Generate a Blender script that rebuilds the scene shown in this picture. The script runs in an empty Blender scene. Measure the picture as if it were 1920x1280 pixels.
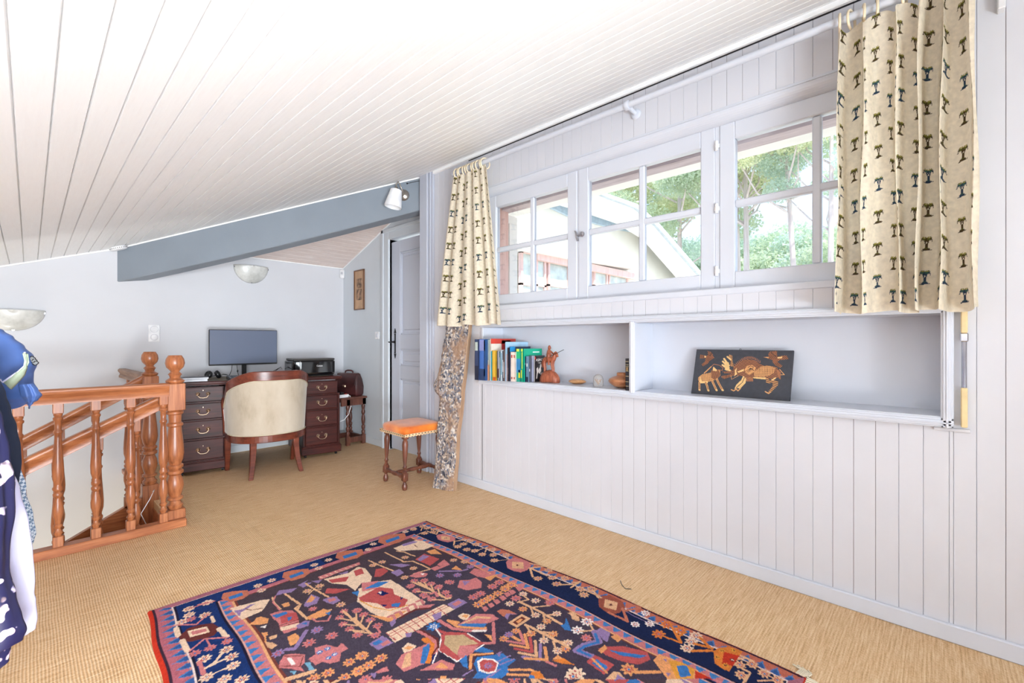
import bpy, bmesh, math, random
import numpy as np
from mathutils import Vector, Matrix
random.seed(7); rng = np.random.default_rng(7)
SC = bpy.context.scene; COL = SC.collection
# ------------------------------------------------------------ camera, world, light, exposure
H = 1.12; FP = 853.0; YAW = 46.69
cd = bpy.data.cameras.new('camera'); cam = bpy.data.objects.new('camera', cd); COL.objects.link(cam)
cam.location = (0, 0, H); cam.rotation_euler = (math.radians(90), 0, math.radians(-YAW))
cd.sensor_width = 36; cd.sensor_fit = 'HORIZONTAL'; cd.lens = 36*FP/1920; cd.clip_start = 0.02; cd.clip_end = 300
SC.camera = cam
SC.view_settings.view_transform = 'Standard'; SC.view_settings.look = 'None'
SC.view_settings.exposure = 0.32; SC.view_settings.gamma = 1.0; SC.view_settings.use_curve_mapping = False
w = bpy.data.worlds.new('sky'); SC.world = w; w.use_nodes = True
nt = w.node_tree; nt.nodes.clear()
wo = nt.nodes.new('ShaderNodeOutputWorld'); bg = nt.nodes.new('ShaderNodeBackground')
tc = nt.nodes.new('ShaderNodeTexCoord'); sep = nt.nodes.new('ShaderNodeSeparateXYZ'); cr = nt.nodes.new('ShaderNodeValToRGB')
nt.links.new(tc.outputs['Generated'], sep.inputs[0]); nt.links.new(sep.outputs[2], cr.inputs[0]); nt.links.new(cr.outputs[0], bg.inputs[0]); nt.links.new(bg.outputs[0], wo.inputs[0])
cr.color_ramp.elements[0].position = 0.0; cr.color_ramp.elements[0].color = (0.66, 0.80, 1.0, 1)
cr.color_ramp.elements[1].position = 0.6; cr.color_ramp.elements[1].color = (0.42, 0.64, 1.0, 1)
bg.inputs[1].default_value = 1.6
sd = bpy.data.lights.new('sun', 'SUN'); sd.energy = 5.0; sd.angle = 0.02; sd.color = (1.0, 0.96, 0.9)
so = bpy.data.objects.new('sun', sd); COL.objects.link(so)
so.rotation_euler = Vector((0.30, 0.45, -0.85)).to_track_quat('-Z', 'Y').to_euler(); so.location = (0, -6, 12)
def area(name, loc, tgt, sx, sy, e, col):
    l = bpy.data.lights.new(name, 'AREA'); l.shape = 'RECTANGLE'; l.size = sx; l.size_y = sy; l.energy = e; l.color = col
    o = bpy.data.objects.new(name, l); COL.objects.link(o); o.location = loc
    o.rotation_euler = (Vector(tgt)-Vector(loc)).to_track_quat('-Z', 'Y').to_euler(); return o
# fill lamps added behind the camera to brighten walls, ceiling and floor
def spread(o, deg): o.data.spread = math.radians(deg); return o
spread(area('rear_fill', (-0.35, -2.85, 1.05), (0.9, 5.0, 1.45), 1.9, 1.5, 15, (0.90, 0.955, 1.0)), 60)  # added forward fill towards the desk wall
spread(area('ceiling_fill', (-0.5, -2.1, 0.30), (-0.1, 1.6, 2.3), 1.8, 0.6, 84, (0.85, 0.935, 1.0)), 105)  # added up-light that brightens the ceiling
spread(area('floor_fill', (-0.75, -0.7, 1.40), (0.75, 3.7, 0.0), 0.8, 1.1, 36, (0.94, 0.97, 1.0)), 85)  # added fill for the floor, the ceiling is closed here
area('stairwell_lamp', (-0.7, 4.3, -1.9), (-0.4, 5.0, 0.0), 0.5, 0.5, 26, (1.0, 0.97, 0.90))

# ------------------------------------------------------------ helpers
def srgb(c):
    return tuple(((v/255)/12.92 if v/255 <= .04045 else (((v/255)+.055)/1.055)**2.4) for v in c)
class T:  # node tree helper
    def __init__(s, name):
        s.m = bpy.data.materials.new(name); s.m.use_nodes = True; s.t = s.m.node_tree; s.t.nodes.clear()
        s.o = s.n('OutputMaterial'); s.b = s.n('BsdfPrincipled'); s.l(s.b.outputs[0], s.o.inputs[0])
    def n(s, k): return s.t.nodes.new('ShaderNode'+k)
    def l(s, a, b): s.t.links.new(a, b)
    def coord(s, sc=(1, 1, 1), kind='Object', rot=(0, 0, 0)):
        c = s.n('TexCoord'); m = s.n('Mapping'); m.inputs['Scale'].default_value = sc; m.inputs['Rotation'].default_value = rot
        s.l(c.outputs[kind], m.inputs[0]); return m.outputs[0]
    def noise(s, vec, scale, det=4, rough=.5):
        n = s.n('TexNoise'); n.inputs['Scale'].default_value = scale; n.inputs['Detail'].default_value = det; n.inputs['Roughness'].default_value = rough
        s.l(vec, n.inputs['Vector']); return n.outputs[0]
    def ramp(s, fac, *st):
        r = s.n('ValToRGB'); e = r.color_ramp.elements
        while len(e) < len(st): e.new(.5)
        for i, (p, c) in enumerate(st): e[i].position = p; e[i].color = (*srgb(c), 1)
        s.l(fac, r.inputs[0]); return r.outputs[0]
    def bump(s, h, st=.3, dist=.01):
        b = s.n('Bump'); b.inputs['Strength'].default_value = st; b.inputs['Distance'].default_value = dist
        s.l(h, b.inputs['Height']); s.l(b.outputs[0], s.b.inputs['Normal'])
    def set(s, **k):
        for a, v in k.items(): s.b.inputs[a.replace('_', ' ')].default_value = v
MATS = {}
def mat(name, c, rough=.5, metal=0., var=.06, scale=12, bump=.05, spec=.5, coat=0., stretch=(1, 1, 1), **k):
    if name in MATS: return MATS[name]
    t = T(name); v = t.coord(stretch); n = t.noise(v, scale)
    lo = tuple(max(0, x*(1-var)) for x in c); hi = tuple(min(255, x*(1+var)) for x in c)
    t.l(t.ramp(n, (.3, lo), (.7, hi)), t.b.inputs['Base Color'])
    t.set(Roughness=rough, Metallic=metal); t.b.inputs['Specular IOR Level'].default_value = spec; t.b.inputs['Coat Weight'].default_value = coat
    if bump: t.bump(t.noise(v, scale*3), bump, .004)
    for a, val in k.items(): t.b.inputs[a].default_value = val
    MATS[name] = t.m; return t.m
def wood(name, c1, c2, c3=None, axis=2, rough=.35, coat=.2, sc=1.0):
    if name in MATS: return MATS[name]
    t = T(name); s = [14*sc]*3; s[axis] = 1.6*sc
    v = t.coord(tuple(s)); n = t.noise(v, 1.6, 6, .65); 
    s2 = [60*sc]*3; s2[axis] = 3*sc
    n2 = t.noise(t.coord(tuple(s2)), 1.5, 3)
    mx = t.n('Math'); mx.operation = 'MULTIPLY_ADD'; t.l(n2, mx.inputs[0]); mx.inputs[1].default_value = .45; t.l(n, mx.inputs[2])
    t.l(t.ramp(mx.outputs[0], (.48, c1), (.72, c2), (.95, c3 or c2)), t.b.inputs['Base Color'])
    t.set(Roughness=rough); t.b.inputs['Specular IOR Level'].default_value = .3 if coat == 0 else .5; t.b.inputs['Coat Weight'].default_value = coat; t.b.inputs['Coat Roughness'].default_value = .25
    t.bump(n2, .08, .002); MATS[name] = t.m; return t.m
def attrmat(name, rough=.8, transl=0., pile=None, spec=.3):
    if name in MATS: return MATS[name]
    t = T(name); a = t.n('Attribute'); a.attribute_name = 'Col'
    n = t.noise(t.coord(), 60, 3); mx = t.n('Mix'); mx.data_type = 'RGBA'; mx.blend_type = 'MULTIPLY'
    mx.inputs[0].default_value = 1.0; t.l(a.outputs['Color'], mx.inputs[6])
    t.l(t.ramp(n, (.2, (225, 225, 225)), (.8, (255, 255, 255))), mx.inputs[7]); t.l(mx.outputs[2], t.b.inputs['Base Color'])
    t.set(Roughness=rough); t.b.inputs['Specular IOR Level'].default_value = spec
    if pile: t.bump(t.noise(t.coord(), pile, 2), .5, .004)
    if transl:
        tr = t.n('BsdfTranslucent'); ms = t.n('MixShader'); ms.inputs[0].default_value = transl
        t.l(mx.outputs[2], tr.inputs[0]); t.l(t.b.outputs[0], ms.inputs[1]); t.l(tr.outputs[0], ms.inputs[2]); t.l(ms.outputs[0], t.o.inputs[0])
    MATS[name] = t.m; return t.m

class MB:
    def __init__(s): s.v = []; s.f = []
    def add(s, vs, fs):
        o = len(s.v); s.v += [tuple(p) for p in vs]; s.f += [tuple(i+o for i in f) for f in fs]; return s
    def box(s, x0, x1, y0, y1, z0, z1, M=None, bev=0):
        if x1 < x0: x0, x1 = x1, x0
        if y1 < y0: y0, y1 = y1, y0
        if z1 < z0: z0, z1 = z1, z0
        if bev:
            b = min(bev, (x1-x0)*.45, (y1-y0)*.45, (z1-z0)*.45)
            vs = []
            for zz, i in ((z0, b), (z0+b, 0), (z1-b, 0), (z1, b)):
                if i: ring = [(x0+b+i*.0, y0+i), (x1-b, y0+i), (x1-i, y0+b), (x1-i, y1-b), (x1-b, y1-i), (x0+b, y1-i), (x0+i, y1-b), (x0+i, y0+b)]
                else: ring = [(x0+b, y0), (x1-b, y0), (x1, y0+b), (x1, y1-b), (x1-b, y1), (x0+b, y1), (x0, y1-b), (x0, y0+b)]
                vs += [(x, y, zz) for x, y in ring]
            fs = [tuple(range(7, -1, -1)), tuple(range(24, 32))]
            for k in range(3):
                for i in range(8): fs.append((k*8+i, k*8+(i+1) % 8, (k+1)*8+(i+1) % 8, (k+1)*8+i))
        else:
            vs = [(x0, y0, z0), (x1, y0, z0), (x1, y1, z0), (x0, y1, z0), (x0, y0, z1), (x1, y0, z1), (x1, y1, z1), (x0, y1, z1)]
            fs = [(3, 2, 1, 0), (4, 5, 6, 7), (0, 1, 5, 4), (1, 2, 6, 5), (2, 3, 7, 6), (3, 0, 4, 7)]
        if M is not None: vs = [tuple(M @ Vector(p)) for p in vs]
        return s.add(vs, fs)
    def loft(s, rings, cap=True, closed=True):
        n = len(rings[0]); vs = [p for r in rings for p in r]; fs = []
        for k in range(len(rings)-1):
            for i in range(n if closed else n-1): fs.append((k*n+i, k*n+(i+1) % n, (k+1)*n+(i+1) % n, (k+1)*n+i))
        if cap and closed: fs += [tuple(range(n-1, -1, -1)), tuple(range((len(rings)-1)*n, len(rings)*n))]
        return s.add(vs, fs)
    def lathe(s, prof, c=(0, 0, 0), seg=20, M=None):
        rings = []
        for r, z in prof:
            ring = [Vector((r*math.cos(2*math.pi*i/seg), r*math.sin(2*math.pi*i/seg), z)) for i in range(seg)]
            if M is not None: ring = [M @ p for p in ring]
            rings.append([tuple(p+Vector(c)) for p in ring])
        return s.loft(rings)
    def tube(s, pts, r, seg=8, rs=None, flat=1.0):
        pts = [Vector(p) for p in pts]; rings = []; up = None
        for i, p in enumerate(pts):
            d = (pts[min(i+1, len(pts)-1)]-pts[max(i-1, 0)]).normalized()
            if up is None: up = Vector((0, 0, 1)) if abs(d.z) < .9 else Vector((0, 1, 0))
            a = d.cross(up).normalized(); b = a.cross(d).normalized(); up = b
            rr = rs[i] if rs else r
            rings.append([tuple(p+a*rr*math.cos(2*math.pi*k/seg)+b*rr*flat*math.sin(2*math.pi*k/seg)) for k in range(seg)])
        return s.loft(rings)
    def prism(s, poly, a, b, f):   # f(u, v, w) -> point; poly in (u, v), extruded w from a to b
        n = len(poly); vs = [f(u, v, a) for u, v in poly]+[f(u, v, b) for u, v in poly]
        fs = [tuple(range(n-1, -1, -1)), tuple(range(n, 2*n))]+[(i, (i+1) % n, n+(i+1) % n, n+i) for i in range(n)]
        return s.add(vs, fs)
    def build(s, name, m, parent=None, smooth=None, bevel=0, sub=0, loc=None, rot=None):
        me = bpy.data.meshes.new(name); me.from_pydata(s.v, [], s.f)
        bm = bmesh.new(); bm.from_mesh(me); bmesh.ops.recalc_face_normals(bm, faces=bm.faces); bm.to_mesh(me); bm.free()
        o = bpy.data.objects.new(name, me); COL.objects.link(o)
        if m is not None: me.materials.append(m)
        if smooth is not None: shade(me, smooth)
        if bevel:
            md = o.modifiers.new('bevel', 'BEVEL'); md.width = bevel; md.segments = 2; md.limit_method = 'ANGLE'; md.angle_limit = .6
        if sub: md = o.modifiers.new('sub', 'SUBSURF'); md.levels = sub; md.render_levels = sub
        if loc: o.location = loc
        if rot: o.rotation_euler = rot
        if parent is not None: o.parent = parent
        return o
def shade(me, ang=40):
    me.polygons.foreach_set('use_smooth', [True]*len(me.polygons))
    try: me.set_sharp_from_angle(angle=math.radians(ang))
    except Exception: pass
def thing(name, label, cat, loc=(0, 0, 0), rz=0, group=None):
    o = bpy.data.objects.new(name, None); COL.objects.link(o); o.empty_display_size = .1
    o.location = loc; o.rotation_euler = (0, 0, rz); o['label'] = label; o['category'] = cat
    if group: o['group'] = group
    return o
def tag(o, label, cat, group=None, kind=None):
    o['label'] = label; o['category'] = cat
    if group: o['group'] = group
    if kind: o['kind'] = kind
    return o
def struct(o, label=None, cat=None):
    o['kind'] = 'structure'
    if label: o['label'] = label
    if cat: o['category'] = cat
    return o
def dup(root, loc=None, rz=None, label=None):
    r = root.copy(); COL.objects.link(r)
    if loc: r.location = loc
    if rz is not None: r.rotation_euler = (0, 0, rz)
    if label: r['label'] = label
    for ch in root.children:
        c = ch.copy(); COL.objects.link(c); c.parent = r
        for g in ch.children:
            d = g.copy(); COL.objects.link(d); d.parent = c
    return r
def textmesh(body, size, m, parent, loc, rot, name='lettering', extrude=.0004):
    cu = bpy.data.curves.new(name, 'FONT'); cu.body = body; cu.size = size; cu.extrude = extrude; cu.align_x = 'CENTER'; cu.align_y = 'CENTER'
    t = bpy.data.objects.new(name+'_curve', cu); COL.objects.link(t)
    dg = bpy.context.evaluated_depsgraph_get(); me = bpy.data.meshes.new_from_object(t.evaluated_get(dg))
    bpy.data.objects.remove(t); me.materials.clear(); me.materials.append(m)
    o = bpy.data.objects.new(name, me); COL.objects.link(o); o.parent = parent; o.location = loc; o.rotation_euler = rot; return o
# painting on a grid: canvas in cm, stored as a point colour attribute of the cloth / rug / panel mesh itself
class Canvas:
    def __init__(s, W, Hh, res, base):
        s.W, s.H, s.r = W, Hh, res; s.nx = int(W/res)+1; s.ny = int(Hh/res)+1
        s.a = np.zeros((s.ny, s.nx, 3), dtype=np.float32); s.a[:] = srgb(base)
        s.X, s.Y = np.meshgrid(np.linspace(0, W, s.nx), np.linspace(0, Hh, s.ny))
    def win(s, x0, x1, y0, y1):
        i0 = max(0, int(x0/s.W*(s.nx-1))-1); i1 = min(s.nx, int(x1/s.W*(s.nx-1))+3)
        j0 = max(0, int(y0/s.H*(s.ny-1))-1); j1 = min(s.ny, int(y1/s.H*(s.ny-1))+3)
        return (slice(j0, max(j0, j1)), slice(i0, max(i0, i1)))
    def mask(s, pts):
        xs = [p[0] for p in pts]; ys = [p[1] for p in pts]; w = s.win(min(xs), max(xs), min(ys), max(ys))
        X, Y = s.X[w], s.Y[w]; m = np.zeros(X.shape, bool); n = len(pts)
        for i in range(n):
            (xa, ya), (xb, yb) = pts[i], pts[(i+1) % n]
            if ya == yb: continue
            m ^= ((Y >= min(ya, yb)) & (Y < max(ya, yb)) & (X < (xb-xa)*(Y-ya)/(yb-ya)+xa))
        return w, m
    def poly(s, c, pts, pat=None):
        w, m = s.mask(pts); 
        if pat is not None: m = m & pat(s.X[w], s.Y[w])
        s.a[w][m] = srgb(c)
    def line(s, c, wd, pts):
        for (xa, ya), (xb, yb) in zip(pts, pts[1:]):
            w = s.win(min(xa, xb)-wd, max(xa, xb)+wd, min(ya, yb)-wd, max(ya, yb)+wd); X, Y = s.X[w], s.Y[w]
            L2 = max(1e-9, (xb-xa)**2+(yb-ya)**2); t = np.clip(((X-xa)*(xb-xa)+(Y-ya)*(yb-ya))/L2, 0, 1)
            m = (X-xa-t*(xb-xa))**2+(Y-ya-t*(yb-ya))**2 < (wd/2)**2; s.a[w][m] = srgb(c)
    def disc(s, c, r, x, y, pet=0, ry=None, ph=0.):
        ry = ry or r; w = s.win(x-r, x+r, y-ry, y+ry); X, Y = (s.X[w]-x)/r, (s.Y[w]-y)/ry
        R = np.hypot(X, Y); lim = 1.0 if not pet else .82+.18*np.cos(pet*np.arctan2(Y, X)+ph)
        s.a[w][R < lim] = srgb(c)
    def grid(s, name, m, f, parent=None, smooth=True, thick=0):   # f(X, Y) arrays in cm -> (x, y, z) arrays
        x, y, z = f(s.X, s.Y); co = np.stack([x, y, z], -1).reshape(-1, 3).astype(np.float32)
        ny, nx = s.ny, s.nx; i = np.arange((ny-1)*(nx-1)); r, c = i//(nx-1), i % (nx-1); a = r*nx+c
        quads = np.stack([a, a+1, a+nx+1, a+nx], -1).astype(np.int32)
        me = bpy.data.meshes.new(name); me.vertices.add(len(co)); me.vertices.foreach_set('co', co.ravel())
        me.loops.add(quads.size); me.loops.foreach_set('vertex_index', quads.ravel())
        me.polygons.add(len(quads)); me.polygons.foreach_set('loop_start', np.arange(0, quads.size, 4, dtype=np.int32))
        me.update(calc_edges=True); me.validate()
        at = me.color_attributes.new('Col', 'FLOAT_COLOR', 'POINT')
        at.data.foreach_set('color', np.concatenate([s.a, np.ones((ny, nx, 1), np.float32)], -1).ravel())
        if smooth: me.polygons.foreach_set('use_smooth', [True]*len(me.polygons))
        me.materials.append(m); o = bpy.data.objects.new(name, me); COL.objects.link(o)
        if parent is not None: o.parent = parent
        if thick: md = o.modifiers.new('thick', 'SOLIDIFY'); md.thickness = thick; md.offset = 0
        return o
# camera calibration: turns a point of the photograph into a place on a known plane of the room
sY, cY = math.sin(math.radians(YAW)), math.cos(math.radians(YAW))
def ray(u, v):
    a = (u-960)/FP; return sY+cY*a, cY-sY*a, (640-v)/FP
def onx(u, v, X): x, y, b = ray(u, v); t = X/x; return (X, y*t, H+b*t)
def ony(u, v, Y): x, y, b = ray(u, v); t = Y/y; return (x*t, Y, H+b*t)
def onz(u, v, Z): x, y, b = ray(u, v); t = (Z-H)/b; return (x*t, y*t, Z)

# ------------------------------------------------------------ materials
def wall_paint(name, c, rough=.55, var=.02):
    t = T(name); n = t.noise(t.coord(), 3, 5); t.l(t.ramp(n, (.3, tuple(x*(1-var) for x in c)), (.7, c)), t.b.inputs['Base Color'])
    t.set(Roughness=rough); t.bump(t.noise(t.coord(), 90, 3), .04, .003); MATS[name] = t.m; return t.m
M_WALL = wall_paint('plaster', (214, 215, 220)); M_DOORWALL = wall_paint('grey_plaster', (216, 222, 228))
M_WHITE = wall_paint('white_board_paint', (218, 219, 226), .38); M_TRIM = wall_paint('white_gloss', (216, 220, 230), .32)
M_GREY = wall_paint('grey_beam_paint', (138, 147, 157), .6, .05); M_DOOR = wall_paint('grey_door_paint', (208, 213, 226), .42)
M_POST = wall_paint('grey_post_paint', (190, 194, 206), .5)
def ceiling_mat():
    t = T('ceiling_paint'); v = t.coord((30, 2, 30)); n = t.noise(v, 3, 6, .7)
    t.l(t.ramp(n, (.3, (247, 246, 246)), (.7, (254, 254, 254))), t.b.inputs['Base Color']); t.set(Roughness=.42)
    t.bump(n, .08, .002); return t.m
M_CEIL = ceiling_mat()
def alc_mat():  # dimmer light and pink floor bounce of the alcove put into the colour
    t = T('bounce_tinted_boards'); v = t.coord((2, 30, 30)); n = t.noise(v, 3, 6, .7)
    t.l(t.ramp(n, (.3, (222, 200, 190)), (.7, (244, 232, 226))), t.b.inputs['Base Color']); t.set(Roughness=.5); t.bump(n, .15, .002); return t.m
M_ALC = alc_mat()
def sisal():
    t = T('sisal_carpet'); c = t.n('TexCoord'); sp = t.n('SeparateXYZ'); t.l(c.outputs['Object'], sp.inputs[0])
    def sine(out, k, ph=None):
        m = t.n('Math'); m.operation = 'MULTIPLY_ADD'; t.l(out, m.inputs[0]); m.inputs[1].default_value = k
        if ph is not None: t.l(ph, m.inputs[2])
        s2 = t.n('Math'); s2.operation = 'SINE'; t.l(m.outputs[0], s2.inputs[0]); return s2.outputs[0]
    wob = t.noise(t.coord((6, 6, 6)), 1, 2); wm = t.n('Math'); wm.operation = 'MULTIPLY'; t.l(wob, wm.inputs[0]); wm.inputs[1].default_value = 6
    a = sine(sp.outputs[0], 2*math.pi/.0088, wm.outputs[0]); b = sine(sp.outputs[1], 2*math.pi/.011, wm.outputs[0])
    mm = t.n('Math'); mm.operation = 'MULTIPLY_ADD'; t.l(b, mm.inputs[0]); mm.inputs[1].default_value = .35; t.l(a, mm.inputs[2])
    nz = t.noise(t.coord((8, 160, 8)), 1, 4, .7); nz2 = t.noise(t.coord((120, 120, 1)), 1, 3)
    m2 = t.n('Math'); m2.operation = 'MULTIPLY_ADD'; t.l(mm.outputs[0], m2.inputs[0]); m2.inputs[1].default_value = .11; t.l(nz, m2.inputs[2])
    m3 = t.n('Math'); m3.operation = 'MULTIPLY_ADD'; t.l(nz2, m3.inputs[0]); m3.inputs[1].default_value = .35; t.l(m2.outputs[0], m3.inputs[2])
    t.l(t.ramp(m3.outputs[0], (.36, (172, 127, 84)), (.62, (220, 178, 130)), (.9, (242, 216, 180))), t.b.inputs['Base Color'])
    t.set(Roughness=.6); t.b.inputs['Specular IOR Level'].default_value = .35; t.bump(mm.outputs[0], .35, .004); return t.m
M_SISAL = sisal()
M_OAK = wood('oak_banister', (112, 60, 34), (164, 98, 60), (188, 122, 80), 2); M_OAKX = wood('oak_rail', (116, 62, 34), (168, 100, 60), (194, 126, 82), 0)
M_MAH = wood('mahogany', (34, 12, 11), (66, 24, 20), (84, 34, 26), 0, .4, 0); M_MAHV = wood('mahogany_upright', (32, 11, 10), (60, 22, 18), (80, 32, 24), 2, .4, 0)
M_CHAIRW = wood('chair_mahogany', (70, 28, 18), (106, 48, 32), (126, 62, 42), 0, .28, .4)
M_DARKOAK = wood('dark_oak', (60, 32, 26), (98, 56, 44), (120, 72, 56), 2, .4, .2)
M_BLACK = mat('black_plastic', (22, 22, 25), .35, bump=0); M_GLOSSBLACK = mat('gloss_black', (14, 14, 17), .08, bump=0, coat=.5)
M_BRASS = mat('aged_brass', (188, 162, 138), .3, 1., bump=0); M_STEEL = mat('brushed_steel', (176, 168, 158), .28, 1., bump=0)
M_IRON = mat('black_iron', (38, 36, 40), .45, .6); M_CHROME = mat('chrome', (190, 190, 196), .15, 1., bump=0)
M_PLASTIC = mat('white_plastic', (238, 238, 240), .35, bump=0)
M_GROOVE = mat('groove_shadow_gap', (120, 108, 108), .9, bump=0)
M_LEATHER_TOP = mat('olive_leather_top', (104, 92, 70), .45, var=.15)
def glass():
    t = T('window_glass'); g = t.n('BsdfGlass'); g.inputs['IOR'].default_value = 1.02; g.inputs['Roughness'].default_value = 0
    tr = t.n('BsdfTransparent'); gl = t.n('BsdfGlossy'); gl.inputs['Roughness'].default_value = .02; fr = t.n('Fresnel'); fr.inputs[0].default_value = 1.35
    m = t.n('MixShader'); t.l(fr.outputs[0], m.inputs[0]); t.l(tr.outputs[0], m.inputs[1]); t.l(gl.outputs[0], m.inputs[2]); t.l(m.outputs[0], t.o.inputs[0]); return t.m
M_GLASS = glass()
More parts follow.
